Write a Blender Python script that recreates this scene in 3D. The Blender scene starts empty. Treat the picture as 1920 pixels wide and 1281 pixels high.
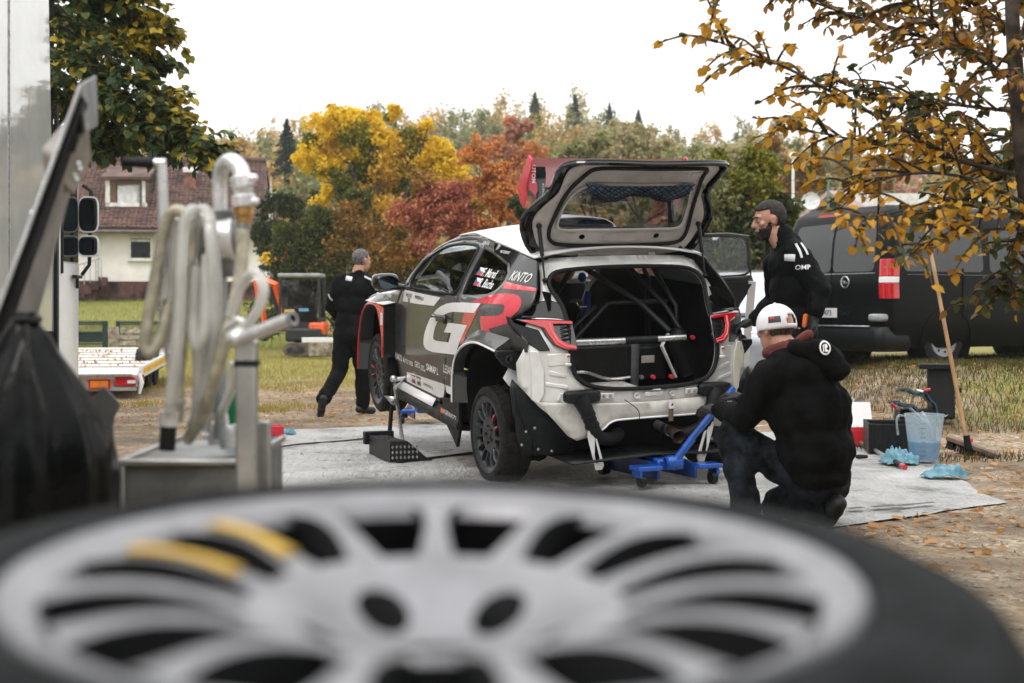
import bpy, bmesh, math, random
import numpy as np
from mathutils import Vector, Matrix, Euler, Quaternion
from mathutils.geometry import delaunay_2d_cdt
random.seed(7)
rng = np.random.default_rng(7)
PI = math.pi
sc = bpy.context.scene
COL = sc.collection

# ------------------------------------------------------------------ camera
CAM_H = 1.19          # metres above the ground
FPX, CX, YH = 2667.0, 960.0, 573.0     # focal length in photo pixels, horizon row
cam_data = bpy.data.cameras.new('camera')
cam = bpy.data.objects.new('camera', cam_data); COL.objects.link(cam)
cam.location = (0, 0, CAM_H); cam.rotation_euler = (math.radians(90), 0, 0)
cam_data.sensor_width = 36; cam_data.lens = 50.0
cam_data.shift_y = -(640.5 - YH) / 1920
cam_data.clip_start = 0.02; cam_data.clip_end = 2000
cam_data.dof.use_dof = True; cam_data.dof.focus_distance = 8.9; cam_data.dof.aperture_fstop = 3.3
cam_data.dof.aperture_blades = 9
sc.camera = cam

# ------------------------------------------------------------------ world, sun, exposure
SUN_EL, SUN_AZ = math.radians(52), math.radians(205)   # azimuth: clockwise from +Y
world = bpy.data.worlds.new('World'); sc.world = world; world.use_nodes = True
wn = world.node_tree.nodes; wl = world.node_tree.links; wn.clear()
w_out = wn.new('ShaderNodeOutputWorld'); w_bg = wn.new('ShaderNodeBackground')
w_sky = wn.new('ShaderNodeTexSky'); w_sky.sky_type = 'NISHITA'; w_sky.sun_disc = False
w_sky.sun_elevation = SUN_EL; w_sky.sun_rotation = SUN_AZ
w_mix = wn.new('ShaderNodeMix'); w_mix.data_type = 'RGBA'
w_mix.inputs[0].default_value = 0.9                      # a closed white cloud deck over the blue
w_tc = wn.new('ShaderNodeTexCoord'); w_sep = wn.new('ShaderNodeSeparateXYZ'); wl.new(w_tc.outputs['Generated'], w_sep.inputs[0])
w_mr = wn.new('ShaderNodeMapRange'); w_mr.inputs[1].default_value = 0; w_mr.inputs[2].default_value = 1          # overcast sky: brighter overhead than at the horizon
w_cl = wn.new('ShaderNodeMix'); w_cl.data_type = 'RGBA'; w_cl.inputs[6].default_value = (10.2, 10.1, 9.9, 1); w_cl.inputs[7].default_value = (19.0, 18.9, 18.6, 1)
wl.new(w_sep.outputs[2], w_mr.inputs[0]); wl.new(w_mr.outputs[0], w_cl.inputs[0]); wl.new(w_cl.outputs[2], w_mix.inputs[7])
wl.new(w_sky.outputs[0], w_mix.inputs[6]); wl.new(w_mix.outputs[2], w_bg.inputs[0])
w_bg.inputs[1].default_value = 0.10
wl.new(w_bg.outputs[0], w_out.inputs[0])
sun_d = bpy.data.lights.new('sun', 'SUN'); sun_d.energy = .8; sun_d.angle = math.radians(18); sun_d.color = (1, .95, .87)
sun = bpy.data.objects.new('sun', sun_d); COL.objects.link(sun)
sdir = Vector((math.sin(SUN_AZ) * math.cos(SUN_EL), math.cos(SUN_AZ) * math.cos(SUN_EL), math.sin(SUN_EL)))
sun.rotation_euler = (-sdir).to_track_quat('-Z', 'Y').to_euler()
sc.view_settings.view_transform = 'Standard'; sc.view_settings.look = 'None'
sc.view_settings.exposure = 0.42; sc.view_settings.gamma = 1.0
sc.cycles.use_denoising = True
sc.cycles.max_bounces = 8; sc.cycles.transparent_max_bounces = 12
sc.cycles.sample_clamp_indirect = 6.0
try: sc.cycles.denoiser = 'OPENIMAGEDENOISE'
except Exception: pass

# ------------------------------------------------------------------ helpers
def P(px, py, d):
    """a place d metres ahead of the camera that the photograph shows at pixel (px, py)"""
    return Vector(((px - CX) / FPX * d, d, CAM_H - (py - YH) / FPX * d))
def G(px, py, z=0.0):
    d = (CAM_H - z) * FPX / (py - YH)
    return Vector(((px - CX) / FPX * d, d, z))

MATS = {}
def mat(name, col, rough=.5, metal=0.0, var=.12, scale=6.0, bump=0.0, bscale=40.0, coat=0.0, spec=.5,
        trans=0.0, ior=1.45, col2=None, emit=None, alpha=1.0, sheen=0.0, subs=0.0, rvar=.12, wave=None, dist=.01):
    """procedural material: a noise varies the colour and gloss, a finer one gives relief"""
    if name in MATS: return MATS[name]
    m = bpy.data.materials.new(name); m.use_nodes = True; MATS[name] = m
    nt = m.node_tree; n = nt.nodes; l = nt.links; b = n['Principled BSDF']
    b.inputs['Metallic'].default_value = metal; b.inputs['Roughness'].default_value = rough
    b.inputs['IOR'].default_value = ior; b.inputs['Specular IOR Level'].default_value = spec
    b.inputs['Coat Weight'].default_value = coat; b.inputs['Coat Roughness'].default_value = .05
    b.inputs['Transmission Weight'].default_value = trans; b.inputs['Alpha'].default_value = alpha
    b.inputs['Sheen Weight'].default_value = sheen
    if subs: b.inputs['Subsurface Weight'].default_value = subs; b.inputs['Subsurface Radius'].default_value = (.02, .008, .004)
    tc = n.new('ShaderNodeTexCoord')
    nz = n.new('ShaderNodeTexNoise'); nz.inputs['Scale'].default_value = scale; nz.inputs['Detail'].default_value = 6; nz.inputs['Roughness'].default_value = .62
    l.new(tc.outputs['Object'], nz.inputs['Vector'])
    mx = n.new('ShaderNodeMix'); mx.data_type = 'RGBA'
    c2 = col2 if col2 else tuple(max(0, c * (1 - 2 * var)) for c in col)
    c1 = col if col2 else tuple(min(1, c * (1 + var)) for c in col)
    mx.inputs[6].default_value = (*c1, 1); mx.inputs[7].default_value = (*c2, 1)
    rp = n.new('ShaderNodeMapRange'); rp.inputs[1].default_value = .35; rp.inputs[2].default_value = .65
    l.new(nz.outputs['Fac'], rp.inputs[0]); l.new(rp.outputs[0], mx.inputs[0]); l.new(mx.outputs[2], b.inputs['Base Color'])
    rr = n.new('ShaderNodeMapRange'); rr.inputs[1].default_value = .3; rr.inputs[2].default_value = .7
    rr.inputs[3].default_value = max(0, rough * (1 - rvar)); rr.inputs[4].default_value = min(1, rough * (1 + rvar))
    l.new(nz.outputs['Fac'], rr.inputs[0]); l.new(rr.outputs[0], b.inputs['Roughness'])
    if bump:
        n2 = n.new('ShaderNodeTexNoise'); n2.inputs['Scale'].default_value = bscale; n2.inputs['Detail'].default_value = 5
        l.new(tc.outputs['Object'], n2.inputs['Vector'])
        bp = n.new('ShaderNodeBump'); bp.inputs['Strength'].default_value = bump; bp.inputs['Distance'].default_value = dist
        l.new(n2.outputs['Fac'], bp.inputs['Height']); l.new(bp.outputs[0], b.inputs['Normal'])
    if emit: b.inputs['Emission Color'].default_value = (*emit[:3], 1); b.inputs['Emission Strength'].default_value = emit[3]
    return m

def leaf_mat(name, cols, rough=.55, transl=.35, scale=3.0):
    """foliage: each leaf (mesh island) takes its own colour from the ramp; light passes through it"""
    if name in MATS: return MATS[name]
    m = bpy.data.materials.new(name); m.use_nodes = True; MATS[name] = m
    nt = m.node_tree; n = nt.nodes; l = nt.links; b = n['Principled BSDF']; out = n['Material Output']
    geo = n.new('ShaderNodeNewGeometry'); ramp = n.new('ShaderNodeValToRGB'); ramp.color_ramp.interpolation = 'LINEAR'
    el = ramp.color_ramp.elements
    while len(el) < len(cols): el.new(.5)
    for i, c in enumerate(cols): el[i].position = i / max(1, len(cols) - 1); el[i].color = (*c, 1)
    tc = n.new('ShaderNodeTexCoord'); nz = n.new('ShaderNodeTexNoise'); nz.inputs['Scale'].default_value = scale; nz.inputs['Detail'].default_value = 2
    l.new(tc.outputs['Object'], nz.inputs['Vector'])
    mr = n.new('ShaderNodeMapRange'); mr.inputs[1].default_value = .3; mr.inputs[2].default_value = .7
    l.new(nz.outputs['Fac'], mr.inputs[0])
    ad = n.new('ShaderNodeMath'); ad.operation = 'MULTIPLY_ADD'; ad.inputs[1].default_value = .5
    l.new(geo.outputs['Random Per Island'], ad.inputs[0])
    hf = n.new('ShaderNodeMath'); hf.operation = 'MULTIPLY'; hf.inputs[1].default_value = .5
    l.new(mr.outputs[0], hf.inputs[0]); l.new(hf.outputs[0], ad.inputs[2]); l.new(ad.outputs[0], ramp.inputs[0])
    b.inputs['Roughness'].default_value = rough; b.inputs['Specular IOR Level'].default_value = .3
    l.new(ramp.outputs[0], b.inputs['Base Color'])
    tr = n.new('ShaderNodeBsdfTranslucent'); l.new(ramp.outputs[0], tr.inputs[0])
    ms = n.new('ShaderNodeMixShader'); ms.inputs[0].default_value = transl
    l.new(b.outputs[0], ms.inputs[1]); l.new(tr.outputs[0], ms.inputs[2]); l.new(ms.outputs[0], out.inputs[0])
    return m

def glass_mat(name, tint=(.03, .035, .035), clear=.55, rough=.02):
    """thin pane: part mirror, part see-through with a tint"""
    if name in MATS: return MATS[name]
    m = bpy.data.materials.new(name); m.use_nodes = True; MATS[name] = m
    nt = m.node_tree; n = nt.nodes; l = nt.links; out = n['Material Output']; n.remove(n['Principled BSDF'])
    tr = n.new('ShaderNodeBsdfTransparent'); tr.inputs[0].default_value = (*[min(1, clear + t) for t in tint], 1)
    gl = n.new('ShaderNodeBsdfGlossy'); gl.inputs[1].default_value = rough; gl.inputs[0].default_value = (.9, .95, .95, 1)
    fr = n.new('ShaderNodeFresnel'); fr.inputs[0].default_value = 1.52
    tc = n.new('ShaderNodeTexCoord'); nz = n.new('ShaderNodeTexNoise'); nz.inputs['Scale'].default_value = 9
    bp = n.new('ShaderNodeBump'); bp.inputs['Strength'].default_value = .03; bp.inputs['Distance'].default_value = .02
    l.new(tc.outputs['Object'], nz.inputs['Vector']); l.new(nz.outputs['Fac'], bp.inputs['Height']); l.new(bp.outputs[0], gl.inputs['Normal'])
    mx = n.new('ShaderNodeMath'); mx.operation = 'MULTIPLY_ADD'; mx.inputs[1].default_value = 1.0; mx.inputs[2].default_value = .04
    l.new(fr.outputs[0], mx.inputs[0])
    ms = n.new('ShaderNodeMixShader'); l.new(mx.outputs[0], ms.inputs[0]); l.new(tr.outputs[0], ms.inputs[1]); l.new(gl.outputs[0], ms.inputs[2])
    l.new(ms.outputs[0], out.inputs[0])
    return m

def frame_of(d):
    d = Vector(d).normalized()
    a = Vector((0, 0, 1)) if abs(d.z) < .9 else Vector((1, 0, 0))
    u = d.cross(a).normalized(); v = d.cross(u).normalized()
    return u, v

class MB:
    """collects shapes into one mesh"""
    def __init__(s): s.v = []; s.f = []; s.m = []; s.cur = 0
    def add(s, vs, fs):
        k = len(s.v); s.v += [tuple(p) for p in vs]
        for f in fs: s.f.append(tuple(i + k for i in f)); s.m.append(s.cur)
        return s
    def box(s, c, size, R=None, taper=None):
        hx, hy, hz = size[0] / 2, size[1] / 2, size[2] / 2
        vs = []
        for z in (-hz, hz):
            t = 1 if (taper is None or z < 0) else taper
            for x, y in ((-hx, -hy), (hx, -hy), (hx, hy), (-hx, hy)): vs.append(Vector((x * t, y * t, z)))
        if R is not None: vs = [R @ p for p in vs]
        c = Vector(c); vs = [p + c for p in vs]
        return s.add(vs, [(3, 2, 1, 0), (4, 5, 6, 7), (0, 1, 5, 4), (1, 2, 6, 5), (2, 3, 7, 6), (3, 0, 4, 7)])
    def tube(s, pts, r, n=10, cap=True, closed=False, flat=None):
        """sweep a circle along points; r one radius or one per point; flat=(a,b) scales the section"""
        pts = [Vector(p) for p in pts]; N = len(pts)
        rs = r if hasattr(r, '__len__') else [r] * N
        vs = []; u = None
        for i, p in enumerate(pts):
            if closed: t = pts[(i + 1) % N] - pts[i - 1]
            else: t = pts[min(i + 1, N - 1)] - pts[max(i - 1, 0)]
            t = t.normalized() if t.length > 1e-9 else Vector((0, 0, 1))
            if u is None: u, _ = frame_of(t)
            u = (u - t * u.dot(t)); u = u.normalized() if u.length > 1e-6 else frame_of(t)[0]
            w = t.cross(u)
            fa, fb = flat if flat else (1, 1)
            for k in range(n):
                a = 2 * PI * k / n; vs.append(p + (u * math.cos(a) * fa + w * math.sin(a) * fb) * rs[i])
        fs = []
        for i in range(N if closed else N - 1):
            j = (i + 1) % N
            for k in range(n): fs.append((i * n + k, i * n + (k + 1) % n, j * n + (k + 1) % n, j * n + k))
        if cap and not closed: fs.append(tuple(reversed(range(n)))); fs.append(tuple(range((N - 1) * n, N * n)))
        return s.add(vs, fs)
    def cyl(s, a, b, r, r2=None, n=16, cap=True): return s.tube([a, b], [r, r if r2 is None else r2], n, cap)
    def lathe(s, prof, n=32, M=None, a0=0, a1=2 * PI, cap=False):
        """revolve (r, h) pairs about local z; M places it"""
        full = abs(a1 - a0 - 2 * PI) < 1e-6; K = n if full else n + 1
        vs = []
        for r, h in prof:
            for k in range(K):
                a = a0 + (a1 - a0) * k / n; p = Vector((r * math.cos(a), r * math.sin(a), h)); vs.append(M @ p if M else p)
        fs = []
        for i in range(len(prof) - 1):
            for k in range(n):
                k2 = (k + 1) % K; fs.append((i * K + k, i * K + k2, (i + 1) * K + k2, (i + 1) * K + k))
        return s.add(vs, fs)
    def grid(s, fn, nu, nv):
        vs = [fn(i / nu, j / nv) for i in range(nu + 1) for j in range(nv + 1)]
        fs = [(i * (nv + 1) + j, (i + 1) * (nv + 1) + j, (i + 1) * (nv + 1) + j + 1, i * (nv + 1) + j + 1) for i in range(nu) for j in range(nv)]
        return s.add(vs, fs)
    def prism(s, poly, fn0, fn1):
        """a 2D outline closed between two placements"""
        n = len(poly); a = [fn0(*p) for p in poly]; b = [fn1(*p) for p in poly]
        s.add(a + b, [tuple(range(n)), tuple(reversed(range(n, 2 * n)))] + [(i, n + i, n + (i + 1) % n, (i + 1) % n) for i in range(n)])
        return s
    def loft(s, rings, cap=True, closed=True):
        n = len(rings[0]); vs = [p for r in rings for p in r]; fs = []
        for i in range(len(rings) - 1):
            for k in range(n if closed else n - 1):
                k2 = (k + 1) % n; fs.append((i * n + k, i * n + k2, (i + 1) * n + k2, (i + 1) * n + k))
        if cap and closed: fs.append(tuple(reversed(range(n)))); fs.append(tuple(range((len(rings) - 1) * n, len(rings) * n)))
        return s.add(vs, fs)
    def ball(s, c, r, R=None, nu=12, nv=8):
        r = r if hasattr(r, '__len__') else (r, r, r); c = Vector(c); vs = []; 
        for j in range(nv + 1):
            t = PI * j / nv
            for i in range(nu):
                a = 2 * PI * i / nu; p = Vector((r[0] * math.sin(t) * math.cos(a), r[1] * math.sin(t) * math.sin(a), r[2] * math.cos(t)))
                vs.append(c + (R @ p if R is not None else p))
        fs = [(j * nu + i, (j + 1) * nu + i, (j + 1) * nu + (i + 1) % nu, j * nu + (i + 1) % nu) for j in range(nv) for i in range(nu)]
        return s.add(vs, fs)
    def text(s, body, fn, h, shear=0, center=True, bold=0.0, wscale=1.0):
        """lettering: flat glyph faces laid through fn(u, v); h is the cap height"""
        c = bpy.data.curves.new('t', 'FONT'); c.body = body; c.size = 1.0; c.shear = shear; c.offset = bold; c.resolution_u = 2
        o = bpy.data.objects.new('t', c); COL.objects.link(o)
        dg = bpy.context.evaluated_depsgraph_get(); me = bpy.data.meshes.new_from_object(o.evaluated_get(dg))
        vs = [(v.co.x, v.co.y) for v in me.vertices]; fs = [tuple(p.vertices) for p in me.polygons]
        bpy.data.objects.remove(o); bpy.data.curves.remove(c); bpy.data.meshes.remove(me)
        if not vs: return s
        k = h / .70; x0 = min(v[0] for v in vs); x1 = max(v[0] for v in vs); ox = (x0 + x1) / 2 if center else x0
        return s.add([fn((x - ox) * k * wscale, y * k) for x, y in vs], fs)
    def build(s, name, material, parent=None, smooth=True, bevel=0.0, solid=0.0, sub=0, angle=38, loc=None, rot=None, bseg=2, soff=-1):
        me = bpy.data.meshes.new(name); me.from_pydata(s.v, [], s.f); me.validate(verbose=False)
        ms = material if isinstance(material, (list, tuple)) else [material]
        for m in ms: me.materials.append(m)
        if len(ms) > 1 and len(me.polygons) == len(s.m): me.polygons.foreach_set('material_index', s.m)
        o = bpy.data.objects.new(name, me); COL.objects.link(o)
        if smooth:
            me.polygons.foreach_set('use_smooth', [True] * len(me.polygons))
            if angle < 180: me.set_sharp_from_angle(angle=math.radians(angle))
        if solid: 
            md = o.modifiers.new('thickness', 'SOLIDIFY'); md.thickness = solid; md.offset = soff
        if bevel:
            md = o.modifiers.new('edge', 'BEVEL'); md.width = bevel; md.segments = bseg; md.limit_method = 'ANGLE'; md.angle_limit = math.radians(40)
        if sub:
            md = o.modifiers.new('sub', 'SUBSURF'); md.levels = sub; md.render_levels = sub
        if parent is not None: o.parent = parent
        if loc is not None: o.location = loc
        if rot is not None: o.rotation_euler = rot
        return o

def fix_normals(o):
    bm = bmesh.new(); bm.from_mesh(o.data); bmesh.ops.recalc_face_normals(bm, faces=bm.faces); bm.to_mesh(o.data); bm.free(); return o

def tag(o, label, cat, group=None, kind=None):
    o['label'] = label
    if cat: o['category'] = cat
    if group: o['group'] = group
    if kind: o['kind'] = kind
    return o
def thing(name, label, cat, loc=(0, 0, 0), rot=(0, 0, 0), group=None):
    o = bpy.data.objects.new(name, None); COL.objects.link(o); o.empty_display_size = .1
    o.location = loc; o.rotation_euler = rot
    return tag(o, label, cat, group)
def copy_tree(o, parent=None):
    c = o.copy(); COL.objects.link(c)
    if parent is not None: c.parent = parent
    for ch in list(o.children): copy_tree(ch, c)
    return c

def pip(pt, poly):
    x, y = pt; c = False; n = len(poly); j = n - 1
    for i in range(n):
        xi, yi = poly[i]; xj, yj = poly[j]
        if (yi > y) != (yj > y) and x < (xj - xi) * (y - yi) / (yj - yi) + xi: c = not c
        j = i
    return c
def densify(poly, step, closed=True):
    out = []; n = len(poly)
    for i in range(n if closed else n - 1):
        a, b = poly[i], poly[(i + 1) % n]; L = math.hypot(b[0] - a[0], b[1] - a[1]); k = max(1, int(L / step))
        for j in range(k): out.append((a[0] + (b[0] - a[0]) * j / k, a[1] + (b[1] - a[1]) * j / k))
    if not closed: out.append(poly[-1])
    return out
def smooth_loop(poly, it=2, closed=True):
    """round a traced outline (corner cutting)"""
    for _ in range(it):
        out = []; n = len(poly)
        if not closed: out.append(poly[0])
        for i in range(n if closed else n - 1):
            a, b = poly[i], poly[(i + 1) % n]
            out.append(tuple(.75 * p + .25 * q for p, q in zip(a, b))); out.append(tuple(.25 * p + .75 * q for p, q in zip(a, b)))
        if not closed: out.append(poly[-1])
        poly = out
    return poly
def patch(mb, outline, fn, holes=(), step=.05, face=None):
    """fill an outline (with holes) with small triangles and lay it on a surface fn(u, v) -> point; face = rough outward direction"""
    loops = [densify(outline, step)] + [densify(h, step) for h in holes]
    vs = []; es = []
    for lp in loops:
        k = len(vs); n = len(lp); vs += [Vector(p) for p in lp]; es += [(k + i, k + (i + 1) % n) for i in range(n)]
    us = [p[0] for p in loops[0]]; ws = [p[1] for p in loops[0]]
    x = min(us) + step / 2
    while x < max(us):
        y = min(ws) + step / 2
        while y < max(ws):
            if pip((x, y), loops[0]) and not any(pip((x, y), h) for h in loops[1:]):
                if all((x - q[0]) ** 2 + (y - q[1]) ** 2 > (step * .45) ** 2 for lp in loops for q in lp): vs.append(Vector((x, y)))
            y += step
        x += step
    V, E_, F_, *_r = delaunay_2d_cdt(vs, es, [], 0, 1e-6)
    fs = []
    for f in F_:
        c = (sum(V[i][0] for i in f) / len(f), sum(V[i][1] for i in f) / len(f))
        if pip(c, loops[0]) and not any(pip(c, h) for h in loops[1:]): fs.append(tuple(f))
    pts = [Vector(fn(v[0], v[1])) for v in V]
    if face is not None and fs:
        nrm = Vector((0, 0, 0))
        for f in fs[:60]: nrm += (pts[f[1]] - pts[f[0]]).cross(pts[f[2]] - pts[f[0]])
        if nrm.dot(Vector(face)) < 0: fs = [tuple(reversed(f)) for f in fs]
    mb.add(pts, fs); return mb
def bez(p0, p1, p2, p3, n=12):
    p0, p1, p2, p3 = map(Vector, (p0, p1, p2, p3))
    return [(p0 * (1 - t) ** 3 + p1 * 3 * t * (1 - t) ** 2 + p2 * 3 * t * t * (1 - t) + p3 * t ** 3) for t in [i / n for i in range(n + 1)]]
def spline(pts, n=8):
    """smooth curve through points (Catmull-Rom)"""
    pts = [Vector(p) for p in pts]; out = []
    for i in range(len(pts) - 1):
        a = pts[max(i - 1, 0)]; b = pts[i]; c = pts[i + 1]; d = pts[min(i + 2, len(pts) - 1)]
        for k in range(n):
            t = k / n; out.append(.5 * ((2 * b) + (c - a) * t + (2 * a - 5 * b + 4 * c - d) * t * t + (3 * b - a - 3 * c + d) * t ** 3))
    out.append(pts[-1]); return out
# ================================================================== terrain
def sm(t): t = max(0., min(1., t)); return t * t * (3 - 2 * t)
def terr(x, y):
    z = 1.36 * sm((y - 36) / 22) + 10.5 * sm((y - 74) / 70)
    z += .50 * sm((y - 12.0) / 3.6) * sm((x - 2.4) / 2.2)
    z += .02 * math.sin(x * .9 + 1) * math.sin(y * .7) * sm((y - 9) / 6)
    return z
def ground_mat():
    m = bpy.data.materials.new('ground_gravel_grass'); m.use_nodes = True
    nt = m.node_tree; n = nt.nodes; l = nt.links; b = n['Principled BSDF']
    tc = n.new('ShaderNodeTexCoord'); sp = n.new('ShaderNodeSeparateXYZ'); l.new(tc.outputs['Object'], sp.inputs[0])
    def noise(s, d=6, r=.6):
        k = n.new('ShaderNodeTexNoise'); k.inputs['Scale'].default_value = s; k.inputs['Detail'].default_value = d; k.inputs['Roughness'].default_value = r
        l.new(tc.outputs['Object'], k.inputs['Vector']); return k.outputs['Fac']
    def ramp(src, stops):
        r = n.new('ShaderNodeValToRGB'); e = r.color_ramp.elements
        while len(e) < len(stops): e.new(.5)
        for i, (p, c) in enumerate(stops): e[i].position = p; e[i].color = (*c, 1)
        l.new(src, r.inputs[0]); return r.outputs[0]
    def math_(op, a, b_=None, c=None):
        k = n.new('ShaderNodeMath'); k.operation = op
        for i, v in enumerate((a, b_, c)):
            if v is None: continue
            if hasattr(v, 'default_value') or hasattr(v, 'links'): l.new(v, k.inputs[i])
            else: k.inputs[i].default_value = v
        return k.outputs[0]
    def mix(f, a, c):
        k = n.new('ShaderNodeMix'); k.data_type = 'RGBA'; l.new(f, k.inputs[0]); l.new(a, k.inputs[6]); l.new(c, k.inputs[7]); return k.outputs[2]
    dirt = ramp(noise(14, 8, .7), [(.25, (.085, .055, .03)), (.5, (.23, .155, .09)), (.75, (.37, .27, .17))])
    peb = n.new('ShaderNodeTexVoronoi'); peb.inputs['Scale'].default_value = 42; l.new(tc.outputs['Object'], peb.inputs['Vector'])
    stones = ramp(peb.outputs['Color'], [(.2, (.20, .15, .10)), (.55, (.36, .29, .20)), (.9, (.55, .47, .36))])
    g1 = mix(ramp(noise(3), [(.42, (0, 0, 0)), (.6, (1, 1, 1))]), dirt, stones)
    damp = mix(ramp(noise(.7, 4), [(.45, (0, 0, 0)), (.62, (1, 1, 1))]), g1, ramp(noise(22), [(.3, (.07, .05, .035)), (.7, (.19, .14, .09))]))
    grass = ramp(noise(9, 8, .7), [(.25, (.07, .075, .014)), (.5, (.21, .19, .04)), (.75, (.38, .32, .10))])
    # grass takes over away from the worn yard
    far = n.new('ShaderNodeMapRange'); far.inputs[1].default_value = 15; far.inputs[2].default_value = 27; l.new(sp.outputs[1], far.inputs[0])
    xr = n.new('ShaderNodeMapRange'); xr.inputs[1].default_value = 3.0; xr.inputs[2].default_value = 6.5; l.new(sp.outputs[0], xr.inputs[0])
    yr = n.new('ShaderNodeMapRange'); yr.inputs[1].default_value = 10.5; yr.inputs[2].default_value = 13; l.new(sp.outputs[1], yr.inputs[0])
    rt = math_('MULTIPLY', xr.outputs[0], yr.outputs[0])
    base = math_('MAXIMUM', far.outputs[0], rt)
    msk = math_('ADD', base, math_('MULTIPLY_ADD', noise(1.1, 7, .65), 1.5, -.78))
    msk = ramp(msk, [(.35, (0, 0, 0)), (.65, (1, 1, 1))])
    l.new(mix(msk, damp, grass), b.inputs['Base Color'])
    b.inputs['Roughness'].default_value = .9
    bp = n.new('ShaderNodeBump'); bp.inputs['Strength'].default_value = .8; bp.inputs['Distance'].default_value = .012
    l.new(math_('ADD', noise(60, 6), math_('MULTIPLY', peb.outputs['Distance'], -.8)), bp.inputs['Height']); l.new(bp.outputs[0], b.inputs['Normal'])
    return m
mb = MB()
ys = list(np.linspace(-6, 24, 61)) + list(np.linspace(25, 160, 60)) + [200, 260, 340, 600, 1200]
xs = list(np.linspace(-400, -60, 8)) + list(np.linspace(-40, 40, 81)) + list(np.linspace(60, 400, 8))
vs = [(x, y, terr(x, y)) for y in ys for x in xs]; nx = len(xs)
mb.add(vs, [(j * nx + i, j * nx + i + 1, (j + 1) * nx + i + 1, (j + 1) * nx + i) for j in range(len(ys) - 1) for i in range(nx - 1)])
ground = mb.build('ground', ground_mat(), angle=180)
tag(ground, 'gravel yard strewn with leaves running into autumn grass', 'ground', kind='structure')

# ================================================================== leaves and trees
def leaf_arrays(pts, size, droop=.4, aspect=.62, up=None, fold=.22, seed=1):
    """diamond leaves (4 verts, folded a little) at pts; returns verts (4N,3)"""
    r = np.random.default_rng(seed); N = len(pts); pts = np.asarray(pts)
    d = r.normal(size=(N, 3)); d[:, 2] -= droop
    d /= np.linalg.norm(d, axis=1)[:, None]
    nrm = r.normal(size=(N, 3)); nrm[:, 2] += 1.1
    s = np.cross(d, nrm); s /= np.linalg.norm(s, axis=1)[:, None] + 1e-9
    nn = np.cross(s, d)
    sz = (size * r.uniform(.65, 1.3, N))[:, None]
    a = pts - d * sz * .5; c = pts + d * sz * .5
    m = pts - d * sz * .05
    b_ = m + s * sz * aspect * .5 + nn * sz * fold * .5; e = m - s * sz * aspect * .5 + nn * sz * fold * .5
    return np.stack([a, b_, c, e], 1).reshape(-1, 3)
def quads_object(name, V, mats, parent=None, midx=None):
    me = bpy.data.meshes.new(name); N = len(V) // 4
    me.vertices.add(len(V)); me.vertices.foreach_set('co', V.astype(np.float32).ravel())
    me.loops.add(len(V)); me.loops.foreach_set('vertex_index', np.arange(len(V), dtype=np.int32))
    me.polygons.add(N); me.polygons.foreach_set('loop_start', np.arange(0, len(V), 4, dtype=np.int32))
    try: me.polygons.foreach_set('loop_total', np.full(N, 4, dtype=np.int32))
    except Exception: pass
    for m in (mats if isinstance(mats, list) else [mats]): me.materials.append(m)
    if midx is not None: me.polygons.foreach_set('material_index', np.asarray(midx, dtype=np.int32))
    me.update(calc_edges=True)
    o = bpy.data.objects.new(name, me); COL.objects.link(o)
    if parent is not None: o.parent = parent
    return o
def blob_points(c, r, n, seed, clump=9, sub=.36):
    """points gathered in clumps on and in an ellipsoid: uneven outline, gaps between clumps"""
    g = np.random.default_rng(seed); k = max(3, n // (clump * 4))
    d = g.normal(size=(k, 3)); d /= np.linalg.norm(d, axis=1)[:, None]
    rad = g.uniform(.35, 1.08, k) ** .55
    cc = np.asarray(c) + d * rad[:, None] * np.asarray(r)
    idx = g.integers(0, k, n); off = g.normal(size=(n, 3)) * np.asarray(r) * sub * g.uniform(.4, 1, (k,))[idx][:, None]
    return cc[idx] + off
BARK = mat('bark', (.055, .042, .032), .9, var=.35, scale=12, bump=.7, bscale=30)
def branchy(mb, base, tops, r0, seed, wob=.12):
    """trunk and limbs from the base to each clump centre"""
    g = random.Random(seed); base = Vector(base)
    zs = [t[2] for t in tops]; fork = base.lerp(Vector((np.mean([t[0] for t in tops]), np.mean([t[1] for t in tops]), min(zs))), .55)
    mb.tube(spline([base, base.lerp(fork, .5) + Vector((g.uniform(-1, 1), g.uniform(-1, 1), 0)) * wob, fork], 5), [r0 * (1 - .35 * i / 10) for i in range(11)], 9)
    for t in tops:
        t = Vector(t); m = fork.lerp(t, .5) + Vector((g.uniform(-1, 1), g.uniform(-1, 1), g.uniform(-.3, .8))) * wob * 2
        pts = spline([fork - Vector((0, 0, .05)), m, t], 6); mb.tube(pts, [r0 * .5 * (1 - .85 * i / (len(pts) - 1)) for i in range(len(pts))], 6)
        for k in range(4):
            p = pts[g.randint(4, len(pts) - 1)]; e = p + Vector((g.uniform(-1, 1), g.uniform(-1, 1), g.uniform(-.2, .6))) * min(.8, (t - fork).length * .22)
            mb.tube([p, p.lerp(e, .5) + Vector((0, 0, .03)), e], [r0 * .12, r0 * .08, r0 * .03], 5)
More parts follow.
